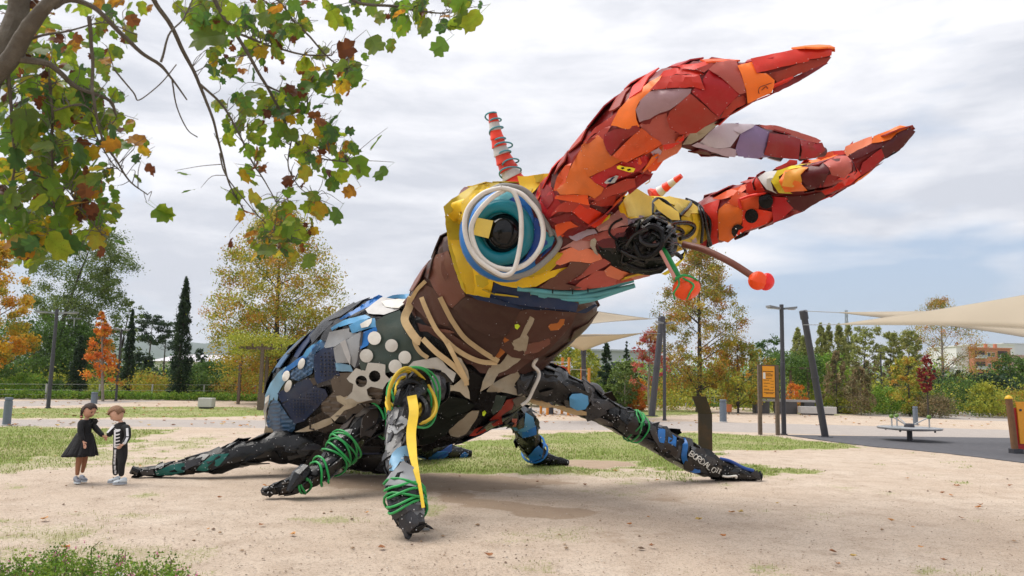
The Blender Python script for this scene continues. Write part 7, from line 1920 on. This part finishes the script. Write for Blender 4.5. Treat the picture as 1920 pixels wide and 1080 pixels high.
# leaf shapes
def leaf_mesh(i, col, curl):
    half = [(0.0, 0.0), (0.20, -0.03), (0.40, 0.06), (0.56, 0.24), (0.43, 0.36), (0.40, 0.46), (0.55, 0.60), (0.47, 0.74), (0.33, 0.80), (0.30, 0.98), (0.14, 0.93), (0.0, 0.86)]
    R_ = random.Random(i); half = [(x * R_.uniform(0.88, 1.1), y + R_.uniform(-0.02, 0.02)) if 0 < j < 11 else (x, y) for j, (x, y) in enumerate(half)]
    rib = [(0, t) for t in (0.0, 0.2, 0.42, 0.64, 0.86)]
    V = []; F3 = []
    def zf(x, y): return 0.22 * abs(x) * (0.6 + curl) - curl * 0.55 * (y - 0.45) ** 2 + 0.05 * math.sin(7 * x + i) * math.sin(6 * y + i) - curl * 0.5 * x * x
    for s in (1, -1):
        b = len(V); pts = [(x * s * (0.92 if s < 0 else 1), y) for x, y in half]
        V += [(x, y - 0.02 * s * (j % 2), zf(x, y)) for j, (x, y) in enumerate(pts)]
        r0 = len(V); V += [(0, y, zf(0, y)) for _, y in rib[1:4]]
        seq = [(1, 0, r0), (2, 1, r0), (3, 2, r0), (4, 3, r0), (4, r0, r0 + 1), (5, 4, r0 + 1), (6, 5, r0 + 1), (7, 6, r0 + 1), (8, 7, r0 + 1), (8, r0 + 1, r0 + 2), (9, 8, r0 + 2), (10, 9, r0 + 2), (11, 10, r0 + 2)]
        for t in seq:
            t = tuple(q if q >= r0 else b + q for q in t); F3.append(t if s > 0 else t[::-1])
    b = len(V); V += [(-0.012, 0, 0), (0.012, 0, 0), (0.02, -0.55, 0.10), (0.0, -0.55, 0.10)]; F3.append((b, b + 1, b + 2)); F3.append((b, b + 2, b + 3))
    me = bpy.data.meshes.new('leaf'); me.from_pydata(V, [], F3); me.materials.append(LEAFM); me.shade_smooth()
    a = me.color_attributes.new('Col', 'FLOAT_COLOR', 'POINT'); br_ = 1.35 if i < 14 else 1.1
    for j, v in enumerate(V):
        k = br_ * (0.85 + 0.3 * R_.random()); e = min(1, (v[0] ** 2 * 2.2 + max(0, v[1] - 0.6)) ) if R_.random() < 0.8 else 0
        c = [col[0][q] * (1 - e) + col[1][q] * e for q in range(3)]
        a.data[j].color = (c[0] * k, c[1] * k, c[2] * k, 1)
    return me, V, F3
LEAFM = leafmat('near_leaf', 0.42, 0.6, spots=True)
GRN = [((0.10, 0.19, 0.02), (0.16, 0.24, 0.025), 0.1), ((0.07, 0.14, 0.025), (0.10, 0.19, 0.02), 0.3), ((0.16, 0.24, 0.02), (0.26, 0.30, 0.03), 0.1), ((0.045, 0.10, 0.03), (0.07, 0.15, 0.03), 0.4), ((0.20, 0.27, 0.02), (0.30, 0.28, 0.02), 0.2),
       ((0.13, 0.20, 0.03), (0.30, 0.20, 0.03), 0.3), ((0.10, 0.16, 0.03), (0.15, 0.20, 0.02), 0.6)]
YEL = [((0.45, 0.32, 0.02), (0.48, 0.22, 0.02), 0.2), ((0.42, 0.20, 0.02), (0.20, 0.08, 0.02), 0.5), ((0.30, 0.30, 0.03), (0.42, 0.22, 0.02), 0.3)]
BRN = [((0.15, 0.05, 0.02), (0.09, 0.035, 0.018), 1.1), ((0.25, 0.09, 0.025), (0.12, 0.045, 0.02), 0.9), ((0.10, 0.035, 0.018), (0.07, 0.03, 0.018), 1.4)]
LM = [leaf_mesh(i, c[:2], c[2]) for i, c in enumerate(GRN + GRN + YEL + BRN)]
nG = 14
RL = random.Random(5)
regs = [([(0, 0), (300, 0), (250, 60), (215, 150), (262, 250), (290, 300), (270, 330), (230, 380), (215, 440), (130, 490), (0, 485)], 430, (18, 44), (3.6, 4.7), 0.17),
        ([(0, 150), (180, 160), (230, 240), (180, 330), (170, 420), (120, 490), (0, 490)], 240, (24, 58), (3.5, 4.5), 0.2),
        ([(300, 0), (560, 0), (600, 60), (520, 90), (470, 60), (380, 60)], 90, (16, 42), (4.0, 4.7), 0.12),
        ([(380, 60), (560, 50), (690, 90), (690, 170), (620, 200), (560, 175), (470, 190), (400, 180)], 110, (16, 40), (4.2, 4.9), 0.2),
        ([(400, 190), (560, 180), (660, 230), (690, 320), (640, 360), (600, 420), (570, 480), (470, 480), (440, 420), (430, 330)], 210, (16, 42), (4.2, 4.9), 0.2),
        ([(560, 0), (900, 0), (905, 30), (830, 60), (700, 60), (620, 40)], 56, (20, 46), (4.3, 4.8), 0.1)]
spec = [(706, 267, 44, 0), (675, 312, 52, 0), (714, 325, 40, 1), (630, 405, 40, 1), (885, 40, 58, 4), (824, 88, 44, 1), (797, 52, 58, 6), (703, 84, 50, 6), (733, 85, 34, 5), (668, 150, 46, 1), (748, 26, 34, 15), (648, 92, 46, 17), (516, 72, 54, 17), (548, 170, 40, 17),
        (390, 68, 74, 6), (445, 45, 40, 2), (110, 462, 66, 4), (60, 452, 60, 5), (225, 455, 26, 1), (190, 472, 26, 17), (345, 325, 28, 0), (354, 358, 30, 1), (305, 400, 48, 0), (282, 318, 28, 17), (270, 283, 30, 14), (310, 398, 46, 2), (50, 230, 70, 13), (100, 270, 60, 3), (460, 330, 42, 14),
        (450, 405, 28, 14), (433, 455, 24, 17), (470, 440, 34, 15), (524, 443, 30, 16), (578, 490, 40, 6), (595, 405, 34, 16), (590, 215, 36, 18), (640, 330, 34, 4), (655, 360, 30, 15), (500, 470, 44, 6), (540, 430, 46, 0), (860, 8, 40, 0), (400, 130, 40, 2), (30, 60, 30, 15)]
L_ = []
for poly, n_, sz, dp, br in regs:
    xs = [p[0] for p in poly]; ys = [p[1] for p in poly]; k = 0; cl = []
    for _ in range(max(4, n_ // 9)):
        while True:
            x, y = RL.uniform(min(xs), max(xs)), RL.uniform(min(ys), max(ys))
            if pip(x, y, poly): break
        cl.append((x, y))
    while k < n_:
        if RL.random() < 0.62: c = RL.choice(cl); x, y = c[0] + RL.gauss(0, 26), c[1] + RL.gauss(0, 26)
        else: x, y = RL.uniform(min(xs), max(xs)), RL.uniform(min(ys), max(ys))
        if not pip(x, y, poly): continue
        q = RL.random(); m = 17 + RL.randrange(3) if q < br * 0.75 else (14 + RL.randrange(3) if q < br * 1.5 else RL.randrange(nG))
        L_.append((x, y, RL.uniform(*sz) * (0.75 if m >= 17 else 1), m, RL.uniform(*dp))); k += 1
for (x, y, s, m) in spec: L_.append((x, y, s, m, 4.3 if x > 300 else 3.6))
L_.sort(key=lambda q: -q[2])
twigs = MB(); FV, FF, FCc = [], [], []
for i, (x, y, s, m, d) in enumerate(L_):
    c = P(x, y, d); size = s * scale_at(d) * (0.86 if i > 0 else 1)
    view = (CAM - c).normalized(); a = RL.gauss(0, 0.75); down = Vector((math.sin(a), RL.uniform(-0.3, 0.3), -math.cos(a) * 0.9 + RL.uniform(-0.1, 0.4))).normalized()
    nrm = (view * RL.uniform(0.0, 0.9) + Vector((RL.gauss(0, 0.45), RL.gauss(0, 0.45), RL.gauss(0.2, 0.45)))).normalized()
    X = down.cross(nrm).normalized(); Z = X.cross(down).normalized(); X = X * RL.choice([1, 1, 0.9, 0.7, 0.45]) * RL.choice([1, -1])
    M = Matrix((X, down, Z)).transposed().to_4x4()
    M = M @ Matrix.Scale(size, 4); M.translation = c - down * size * 0.45
    me, V, F3 = LM[m]
    if i < 300:
        o = bpy.data.objects.new('leaf', me); COL.objects.link(o); o.parent = ft; o.matrix_world = M
        o.matrix_parent_inverse = Matrix.Identity(4); o.matrix_basis = Matrix.Translation(-ft.location) @ M
    else:
        b = len(FV); FV += [tuple(M @ Vector(v)) for v in V]; FF += [tuple(b + k for k in t) for t in F3]
        cc = [me.color_attributes['Col'].data[t[0]].color[:3] for t in F3]; FCc += cc
    base = M.translation; best = min(BP, key=lambda q: (q[0][0] - x) ** 2 + (q[0][1] - y) ** 2 + ((q[1].y - d) * 40) ** 2)
    stem = base - down * size * 0.5
    if (best[1] - stem).length < 0.55:
        mid = best[1].lerp(stem, 0.5) + Vector((RL.gauss(0, 0.02), RL.gauss(0, 0.02), RL.uniform(-0.01, 0.04)))
        twigs.tube(catmull([best[1], mid, stem], 3), lerplist([0.0026, 0.002, 0.0012], 7), 4, cap=False)
tw = twigs.build('twigs', FB, ft); tw['kind'] = 'stuff'
fo = np_obj('foliage', np.array(FV), np.array(FF), LEAFM, ft, col=np.array(FCc), smooth=True); fo['kind'] = 'stuff'

# ============================================================= FLOWERING SHRUB bottom left
rs = np.random.RandomState(9)
sh = thing('flowering_shrub', 'low green shrub with small pink and white flowers in the bottom left corner', 'shrub', G(150, 1078))
C = []
tops = [(-60, 1048), (0, 1050), (60, 1045), (100, 1034), (130, 1026), (170, 1036), (200, 1030), (240, 1042), (280, 1040), (330, 1040), (370, 1058), (400, 1078)]
for i in range(520):
    x = rs.uniform(-120, 398); d = rs.uniform(4.7, 5.45); ty = np.interp(x, [t[0] for t in tops], [t[1] for t in tops]) + rs.uniform(0, 16)
    g = P(x, 700, d); zt = max(0.05, P(x, ty, 5.3).z); C.append((g.x, d, rs.uniform(0.15, 1) * zt))
C = np.array(C); V_, c_ = leafcloud(C, np.full(len(C), 0.055), 34, 0.0105, 'bright', rs, 1.0)
c_ *= 0.85
np_obj('leaves', V_, np.arange(len(V_)).reshape(-1, 4), LEAF_BG, sh, col=c_)['kind'] = 'stuff'
stm = MB()
for i in range(150):
    p = Vector(C[rs.randint(len(C))]); b = Vector((p.x + rs.normal(0, 0.03), p.y + rs.normal(0, 0.03), 0)); stm.tube([b, p, p + Vector((rs.normal(0, 0.02), 0, rs.uniform(0.02, 0.07)))], [0.004, 0.003, 0.0015], 4)
stm.build('stems', barkmat('stem', (0.12, 0.09, 0.05)), sh)['kind'] = 'stuff'
for nm, pal_, n_ in (('pink_flowers', (0.55, 0.10, 0.30), 150), ('white_flowers', (0.75, 0.72, 0.66), 26)):
    idx = rs.choice(len(C), n_); Q = C[idx] + rs.normal(0, 0.03, (n_, 3)); Q[:, 2] += 0.03; Q[:, 2] = np.maximum(Q[:, 2], 0.03)
    PAL['_f'] = [(pal_, 1)]; V_, c_ = leafcloud(Q, np.full(n_, 0.012), 7, 0.006, '_f', rs); np_obj(nm, V_, np.arange(len(V_)).reshape(-1, 4), LEAF_BG, sh, col=c_)['kind'] = 'stuff'
# ============================================================= CHILDREN
KD = 10.42; ks = scale_at(KD)
def skin_mesh(pts, edges, root, sub=2):
    names = list(pts); me = bpy.data.meshes.new('tmp')
    me.from_pydata([P(pts[n][0], pts[n][1], KD + pts[n][2]) for n in names], [(names.index(a), names.index(b)) for a, b in edges], [])
    o = bpy.data.objects.new('tmp', me); COL.objects.link(o)
    m = o.modifiers.new('s', 'SKIN'); m.use_smooth_shade = True
    for i, n in enumerate(names):
        sv = me.skin_vertices[0].data[i]; r = pts[n][3] * ks; r2 = (pts[n][4] if len(pts[n]) > 4 else pts[n][3]) * ks; sv.radius = (r, r2); sv.use_root = (n == root)
    s = o.modifiers.new('u', 'SUBSURF'); s.levels = sub; s.render_levels = sub
    dg = bpy.context.evaluated_depsgraph_get(); dg.update()
    out = bpy.data.meshes.new_from_object(o.evaluated_get(dg)); bpy.data.objects.remove(o)
    return out
def skin_obj(name, pts, edges, root, mat, parent, sub=2, post=None):
    me = skin_mesh(pts, edges, root, sub); me.name = name; me.materials.clear(); me.materials.append(mat); me.shade_smooth()
    if post:
        for v in me.vertices: v.co = post(v.co.copy())
    o = link(bpy.data.objects.new(name, me), parent)
    return o
def bvh_of(o):
    bm = bmesh.new(); bm.from_mesh(o.data); t = BVHTree.FromBMesh(bm); bm.free(); return t
SKIN = plain('skin', (0.56, 0.30, 0.20), 0.5, nscale=60, amt=0.06, bump=0.05); SKIN2 = plain('skin_light', (0.62, 0.36, 0.25), 0.5, nscale=60, amt=0.06, bump=0.05)
HAIRD = plain('hair_dark', (0.035, 0.016, 0.010), 0.75, nscale=60, amt=0.6, bump=0.8); HAIRB = plain('hair_light', (0.22, 0.115, 0.06), 0.75, nscale=50, amt=0.5, bump=0.8)
CLOTH = plain('black_cloth', (0.012, 0.012, 0.014), 0.9, nscale=40, amt=0.4, bump=0.4); TUL = plain('tulle', (0.010, 0.010, 0.012), 0.85, nscale=70, amt=0.5, bump=0.8)
TIGHT = plain('tan_tights', (0.30, 0.125, 0.06), 0.6, nscale=40, amt=0.08); SHOE = plain('grey_shoe', (0.26, 0.28, 0.33), 0.6, nscale=40); SHOEW = plain('white_shoe', (0.60, 0.66, 0.70), 0.5, nscale=30)
BONE = plain('bone_print', (0.72, 0.72, 0.74), 0.8); EYEM = plain('eye_dark', (0.02, 0.012, 0.01), 0.2); LIP = plain('lip', (0.42, 0.12, 0.10), 0.5)
def head_mesh(parent, px, py, dd, r, face, up, mat, name='head'):
    """egg-shaped head: cranium, cheeks, chin, nose, brow; face = direction it looks"""
    c = P(px, py, KD + dd); f = Vector(face).normalized(); u = Vector(up); u = (u - f * u.dot(f)).normalized(); s = u.cross(f).normalized(); R = r * ks
    bm = bmesh.new(); bmesh.ops.create_icosphere(bm, subdivisions=4, radius=1)
    for v in bm.verts:
        x, y, z = v.co; # x side, y face, z up
        if z < 0: x *= 1 - 0.22 * (-z) ** 1.2; 
        y2 = y * (1.02 if y < 0 else 0.92)
        if z < -0.2 and y < 0: y2 *= 1 - 0.5 * (-z - 0.2)
        z2 = z * (1.0 if z > 0 else 1.12)
        if y > 0: 
            nose = math.exp(-((x / 0.13) ** 2 + ((z + 0.18) / 0.16) ** 2)); y2 += 0.20 * nose
            eye_ = sum(math.exp(-(((x - q) / 0.17) ** 2 + ((z - 0.0) / 0.12) ** 2)) for q in (-0.33, 0.33)); y2 -= 0.09 * eye_
            ck = sum(math.exp(-(((x - q) / 0.25) ** 2 + ((z + 0.35) / 0.22) ** 2)) for q in (-0.42, 0.42)); y2 += 0.06 * ck
            y2 += 0.05 * math.exp(-((x / 0.2) ** 2 + ((z + 0.55) / 0.08) ** 2)) + 0.05 * math.exp(-((x / 0.25) ** 2 + ((z + 0.85) / 0.15) ** 2))
        v.co = c + (s * x * 0.86 + f * y2 * 0.95 + u * z2) * R
    me = bpy.data.meshes.new(name); bm.to_mesh(me); bm.free(); me.materials.append(mat); me.shade_smooth()
    h = link(bpy.data.objects.new(name, me), parent)
    L = lambda x, y, z: c + (s * x * 0.86 + f * y * 0.95 + u * z) * R
    for q in (-0.33, 0.33):
        MB().lathe(L(q, 0.80, -0.01), [(0.09 * R, -0.03 * R), (0.10 * R, 0.02 * R), (0.02 * R, 0.06 * R)], 10, f).build('eye', EYEM, h, smooth=True)
        MB().tube([L(q - 0.15, 0.84, 0.17), L(q, 0.92, 0.22), L(q + 0.15, 0.84, 0.17)], 0.025 * R, 5).build('eyebrow', HAIRD, h)
        sg = 1 if q > 0 else -1
        MB().lathe(L(sg * 0.98, -0.05, -0.05), [(0.05 * R, -0.04 * R), (0.2 * R, -0.02 * R), (0.22 * R, 0.05 * R), (0.12 * R, 0.03 * R)], 12, s * sg + f * 0.3, sy=0.65).build('ear', mat, h, smooth=True)
    MB().tube([L(-0.18, 0.82, -0.55), L(0, 0.92, -0.58), L(0.18, 0.82, -0.55)], 0.04 * R, 6).build('mouth', LIP, h, smooth=True)
    return h, L, (s, f, u, R, c)
def hair_cap(h, L, mat, line, bulk=1.1, seed=1, name='hair'):
    bm = bmesh.new(); bmesh.ops.create_icosphere(bm, subdivisions=4, radius=1)
    dele = [v for v in bm.verts if not line(*v.co)]
    bmesh.ops.delete(bm, geom=dele, context='VERTS')
    for v in bm.verts:
        x, y, z = v.co; k = bulk * (1 + 0.05 * mnoise.noise(Vector((x * 9, y * 2.5, z * 3 + seed)))); v.co = L(x * k, y * k, z * k)
    me = bpy.data.meshes.new(name); bm.to_mesh(me); bm.free(); me.materials.append(mat); me.shade_smooth()
    o = link(bpy.data.objects.new(name, me), h); m = o.modifiers.new('t', 'SOLIDIFY'); m.thickness = 0.006; m.offset = -1
    return o
def hand(parent, wrist, tip, thumb_side, mat, curl=0.3, w=2.6):
    """palm with five separate bent fingers; wrist and tip are photo pixels with depth offsets"""
    a = P(wrist[0], wrist[1], KD + wrist[2]); b = P(tip[0], tip[1], KD + tip[2]); d = (b - a); L_ = d.length; d.normalize()
    th = Vector(thumb_side); th = (th - d * th.dot(d)).normalized(); n = d.cross(th).normalized()
    pal = L_ * 0.5
    verts = [a - d * 0.01, a + d * pal * 0.55, a + d * pal]; rad = [0.012, 0.017, 0.016]; ed = [(0, 1), (1, 2)]
    for i, (off, ln) in enumerate([(0.017, 0.43), (0.006, 0.50), (-0.006, 0.46), (-0.016, 0.36)]):
        b0 = a + d * pal * 0.9 + th * off; k = len(verts)
        verts += [b0, b0 + d * L_ * ln * 0.5 + n * curl * 0.008, b0 + d * L_ * ln * 0.92 + n * curl * 0.028]; rad += [0.006, 0.0055, 0.0045]; ed += [(2, k), (k, k + 1), (k + 1, k + 2)]
    k = len(verts); t0 = a + d * pal * 0.35 + th * 0.016; verts += [t0, t0 + d * 0.012 + th * 0.014, t0 + d * 0.028 + th * 0.02]; rad += [0.007, 0.006, 0.005]; ed += [(1, k), (k, k + 1), (k + 1, k + 2)]
    me = bpy.data.meshes.new('hand'); me.from_pydata(verts, ed, []); o = bpy.data.objects.new('t', me); COL.objects.link(o); o.modifiers.new('s', 'SKIN').use_smooth_shade = True
    for i, r in enumerate(rad): me.skin_vertices[0].data[i].radius = (r, r * (0.6 if i < 3 else 1)); me.skin_vertices[0].data[i].use_root = (i == 0)
    s_ = o.modifiers.new('u', 'SUBSURF'); s_.levels = 1; s_.render_levels = 1; dg = bpy.context.evaluated_depsgraph_get(); dg.update()
    out = bpy.data.meshes.new_from_object(o.evaluated_get(dg)); bpy.data.objects.remove(o); out.materials.clear(); out.materials.append(mat); out.shade_smooth()
    return link(bpy.data.objects.new('hand', out), parent)
def shoe(parent, px, py, dd, dirv, L_, mat, sole, w=0.032):
    c = P(px, py, KD + dd); c.z = 0; f = Vector(dirv); f.z = 0; f.normalize(); s = Vector((-f.y, f.x, 0)); V = []; n = 14
    prof = [(-0.5, 0.75, 0.055), (-0.42, 1.0, 0.075), (-0.2, 1.0, 0.072), (0.05, 0.95, 0.05), (0.28, 1.05, 0.038), (0.43, 0.85, 0.030), (0.5, 0.4, 0.018)]
    for t, ww, h in prof:
        for k in range(n):
            a = math.pi * 2 * k / n; V.append(c + f * t * L_ + s * math.cos(a) * w * ww + Vector((0, 0, 0.014 + (h * 0.5) * (1 + math.sin(a)))))
    Fs = [(i * n + k, i * n + (k + 1) % n, (i + 1) * n + (k + 1) % n, (i + 1) * n + k) for i in range(len(prof) - 1) for k in range(n)] + [tuple(range(n))[::-1], tuple((len(prof) - 1) * n + k for k in range(n))]
    o = me_obj('shoe', V, Fs, mat, parent, smooth=True)
    V = []
    for z in (0.0, 0.018):
        for k in range(20):
            a = 2 * math.pi * k / 20; V.append(c + f * math.cos(a) * L_ * 0.52 + s * math.sin(a) * w * 1.08 + Vector((0, 0, z)))
    me_obj('sole', V, [tuple(range(20))[::-1], tuple(range(20, 40))] + [(k, (k + 1) % 20, 20 + (k + 1) % 20, 20 + k) for k in range(20)], sole, o)
    MB().tube([c + f * 0.1 * L_ + s * w + Vector((0, 0, 0.03)), c + f * 0.05 * L_ + Vector((0, 0, 0.07)), c + f * 0.1 * L_ - s * w + Vector((0, 0, 0.03))], 0.006, 6).build('strap', DK, o)
    return o
# ---- girl
gp = G(150, 899)
girl = thing('person', 'girl in a black tulle dress and tan tights holding the hand of a smaller boy', 'person', gp, 'two children in costume')
gpts = {'hips': (159, 835, 0, 12, 10), 'waist': (159, 814, 0, 10, 8), 'chest': (160, 798, 0, 11, 8.5), 'neckb': (162, 787, 0, 5), 'neck': (164, 780, 0, 4.2),
        'shn': (152, 793, -0.12, 5), 'eln': (150.5, 811, -0.16, 3.8), 'wrn': (156, 828, -0.18, 2.6), 'shf': (171, 793, 0.10, 5), 'elf': (184, 808, 0.05, 3.8), 'wrf': (193.5, 818, 0.0, 2.6),
        'kn': (146.5, 872, -0.05, 4.4), 'hn': (151, 848, -0.05, 6.5), 'an': (144.5, 892, -0.05, 2.8), 'hf': (160, 848, 0.06, 6.5), 'kf': (158, 869, 0.06, 4.2), 'af': (154, 887, 0.08, 2.7)}
ge = [('hips', 'waist'), ('waist', 'chest'), ('chest', 'neckb'), ('neckb', 'neck'), ('chest', 'shn'), ('shn', 'eln'), ('eln', 'wrn'), ('chest', 'shf'), ('shf', 'elf'), ('elf', 'wrf'), ('hips', 'hn'), ('hn', 'kn'), ('kn', 'an'), ('hips', 'hf'), ('hf', 'kf'), ('kf', 'af')]
slim = lambda q: {n: (*v[:3], *[r * (0.78 if n in ('hips', 'waist', 'chest', 'shn', 'shf', 'hn', 'hf', 'neckb') else 1) for r in v[3:]]) for n, v in q.items()}
skin_obj('body', slim(gpts), ge, 'hips', SKIN, girl)
def thicker(pts, keys, k): return {n: (*pts[n][:3], *[r + k for r in pts[n][3:]]) for n in keys}
skin_obj('tights', thicker(gpts, ['hips', 'hn', 'kn', 'an', 'hf', 'kf', 'af'], 0.5), [('hips', 'hn'), ('hn', 'kn'), ('kn', 'an'), ('hips', 'hf'), ('hf', 'kf'), ('kf', 'af')], 'hips', TIGHT, girl)
bd = skin_obj('dress', thicker(gpts, ['hips', 'waist', 'chest', 'neckb', 'shn', 'eln', 'wrn', 'shf', 'elf', 'wrf'], 1.7), ge[:3] + ge[4:10], 'waist', CLOTH, girl)
def skirt(parent, layers):
    for li, (k, seed) in enumerate(layers):
        V = []; n = 64; m = 10
        for i in range(m):
            t = i / (m - 1); cx, cy = 158.5 + (149 - 158.5) * t ** 1.3, 812 + (854 - 812) * t; rx = (13 + (28 - 13) * t ** 0.9) * k; ry = 10 + 16 * t
            for j in range(n):
                a = 2 * math.pi * j / n; w_ = 1 + (0.09 * math.sin(9 * a + seed) + 0.05 * math.sin(17 * a + seed * 2)) * t
                p = P(cx + rx * w_ * math.cos(a), cy + 1.6 * math.sin(7 * a + seed) * t, KD); p.y += ry * ks * w_ * math.sin(a) * k; V.append(p)
        Fs = [(i * n + j, i * n + (j + 1) % n, (i + 1) * n + (j + 1) % n, (i + 1) * n + j) for i in range(m - 1) for j in range(n)]
        o = me_obj('skirt', V, Fs, TUL if li else CLOTH, parent, smooth=True); q = o.modifiers.new('t', 'SOLIDIFY'); q.thickness = 0.004
skirt(girl, [(0.93, 1.0), (1.0, 2.6), (1.04, 4.4)])
# ruffle at the collar
for k in range(9):
    a = k * 0.7; p = P(174 + 5 * math.cos(a), 790 + 5 * math.sin(a) * 0.8, KD - 0.06 + 0.03 * math.sin(a * 2))
    MB().lathe(p, [(0.004, -0.006), (0.026, 0.0), (0.03, 0.008), (0.01, 0.004)], 9, (math.cos(a), -0.8, math.sin(a))).build('ruffle', TUL, girl)
h, Lg, _ = head_mesh(girl, 168, 769.5, 0, 12.6, (0.80, -0.28, -0.42), (0.35, 0, 1), SKIN)
hair_cap(h, Lg, HAIRD, lambda x, y, z: (z > 0.35 and y < 0.75) or (y < 0.05 and z > -0.5) , 1.07)
MB().tube(catmull([P(158, 764, KD - 0.02), P(154.5, 769, KD - 0.03), P(153, 776, KD - 0.03), P(152.5, 784, KD - 0.04)], 6), [0.024 - 0.0006 * i + 0.006 * math.sin(i * 1.9) for i in range(18)] + [0.008], 8).build('braid', HAIRD, h, smooth=True)
MB().lathe(P(152.6, 781, KD - 0.04), [(0.018, -0.01), (0.02, 0), (0.018, 0.01)], 8, (0, 0, 1)).build('hair_tie', plain('hair_tie', (0.5, 0.2, 0.15), 0.6), h)
hand(girl, (156.3, 827.5, -0.18), (161.5, 843, -0.2), (0.9, -0.2, 0.3), SKIN, 0.4)
hand(girl, (193, 818, 0.0), (204, 826, -0.02), (0.2, -0.2, 1), SKIN, 0.9)
shoe(girl, 145, 899, -0.05, (0.75, -0.65, 0), 0.14, SHOE, SHOEW); shoe(girl, 157, 893, 0.10, (0.85, -0.5, 0), 0.13, SHOE, SHOEW)
# ---- boy
bp = G(222, 900)
boy = thing('person', 'small boy in a black suit printed with white skeleton bones, looking down', 'person', bp, 'two children in costume')
bpts = {'hips': (226, 842, 0, 12.5, 10), 'waist': (226, 825, 0, 11.5, 9.5), 'chest': (227, 806, 0, 12, 9.5), 'neckb': (228, 794, 0, 5.5), 'neck': (225, 787, 0, 4.6),
        'shn': (238, 801, -0.08, 5.2), 'eln': (240, 820, -0.12, 4.2), 'wrn': (230.5, 834, -0.22, 3.0), 'shf': (216, 801, 0.0, 5), 'elf': (208, 811, -0.02, 4), 'wrf': (201.5, 819, -0.02, 2.9),
        'hn': (231, 854, -0.03, 7.2), 'kn': (227.5, 872, -0.06, 4.8), 'an': (227.5, 894, -0.03, 3.2), 'hf': (220, 854, 0.06, 6.8), 'kf': (217, 872, 0.06, 4.6), 'af': (216.5, 892, 0.10, 3.0)}
skin_obj('body', slim(bpts), ge, 'hips', SKIN2, boy)
suit = skin_obj('skeleton_suit', thicker(bpts, [k for k in bpts if k != 'neck'], 1.9), [e for e in ge if e != ('neckb', 'neck')], 'hips', CLOTH, boy)
MB().lathe(P(228, 794, KD), [(0.055, -0.03), (0.050, 0.0), (0.043, 0.015)], 16, (-0.2, 0, 1)).build('collar', CLOTH, boy, smooth=True)
Ts = bvh_of(suit)
def bone(poly, name='bone'):
    ow, st = boy, dict(lift=0.006, tilt=0.0, thick=0.003, step=2.2, screws=False, jit=0, stiff=0, edge=0, wob=0)
    global PANELS
    tp = len(traced_polys); o = panel(ow, [Ts], poly, BONE_, name=name, **st); return o
M_['bone'] = BONE; BONE_ = 'bone'
M_NOISE = None
for k in range(5):
    y = 807 + k * 6.2
    bone([(213.5, y), (218, y + 1.2), (224.5, y - 0.3), (224.8, y + 1.6), (219, y + 3.4), (213.8, y + 2.6)], 'rib')
bone([(214, 806), (217, 806), (216.5, 838), (213, 838)], 'rib'); bone([(215, 803.5), (219, 805), (225.5, 804.5), (226, 807), (218, 808)], 'rib')
bone([(213, 836), (218, 837), (224, 836), (221, 840), (214, 840)], 'rib')
bone([(236, 803), (240.5, 802.5), (241.5, 818), (237, 818)], 'arm_bone'); bone([(237, 820), (241.5, 820), (236, 832), (230, 835), (228.5, 832), (233, 828)], 'arm_bone')
bone([(212, 797), (215, 799), (206, 808), (203, 811.5), (199, 812), (203, 806)], 'arm_bone')
for y0, y1, x in ((843, 850, 215.5), (852, 857, 215), (859, 863, 214.6), (865, 870, 214.2), (873, 880, 215), (882, 888, 216)):
    bone([(x - 1.5, y0), (x + 2.4, y0), (x + 1.6, y1), (x + 2.6, y1 + 1), (x - 1.5, y1 + 1)], 'leg_bone')
h, Lb, _ = head_mesh(boy, 218.5, 775.5, 0, 13.4, (-0.72, -0.30, -0.62), (-0.45, 0.05, 1), SKIN2)
hair_cap(h, Lb, HAIRB, lambda x, y, z: (z > 0.30 and y < 0.9) or (y < -0.05 and z > -0.45), 1.09, 4)
hand(boy, (230.5, 834, -0.22), (220, 842, -0.28), (-0.2, -0.5, 0.8), SKIN2, 0.9)
hand(boy, (201.5, 819, -0.02), (194, 821, -0.03), (-0.1, -0.2, 1), SKIN2, 0.8)
shoe(boy, 225, 903, -0.06, (-0.85, -0.5, 0), 0.165, SHOEW, plain('sole_grey', (0.40, 0.44, 0.50), 0.6), 0.036); shoe(boy, 214, 898, 0.06, (-0.9, -0.35, 0), 0.15, SHOEW, MATS[('p', 'sole_grey')], 0.034)
# ============================================================= AIR
def haze_box():
    x0, x1, y0, y1, z0, z1 = -4800, 4800, -60, 4600, -1.0, 290
    o = MB().box(((x0 + x1) / 2, (y0 + y1) / 2, (z0 + z1) / 2), (x1 - x0, y1 - y0, z1 - z0)).build('haze', None)
    m = bpy.data.materials.new('haze'); m.use_nodes = True; t = m.node_tree; t.nodes.clear()
    out = t.nodes.new('ShaderNodeOutputMaterial'); v = t.nodes.new('ShaderNodeVolumePrincipled')
    v.inputs['Color'].default_value = (0.86, 0.92, 1.0, 1); v.inputs['Density'].default_value = 0.00017; v.inputs['Anisotropy'].default_value = 0.3
    t.links.new(v.outputs[0], out.inputs['Volume']); o.data.materials.append(m); o['kind'] = 'stuff'
haze_box()
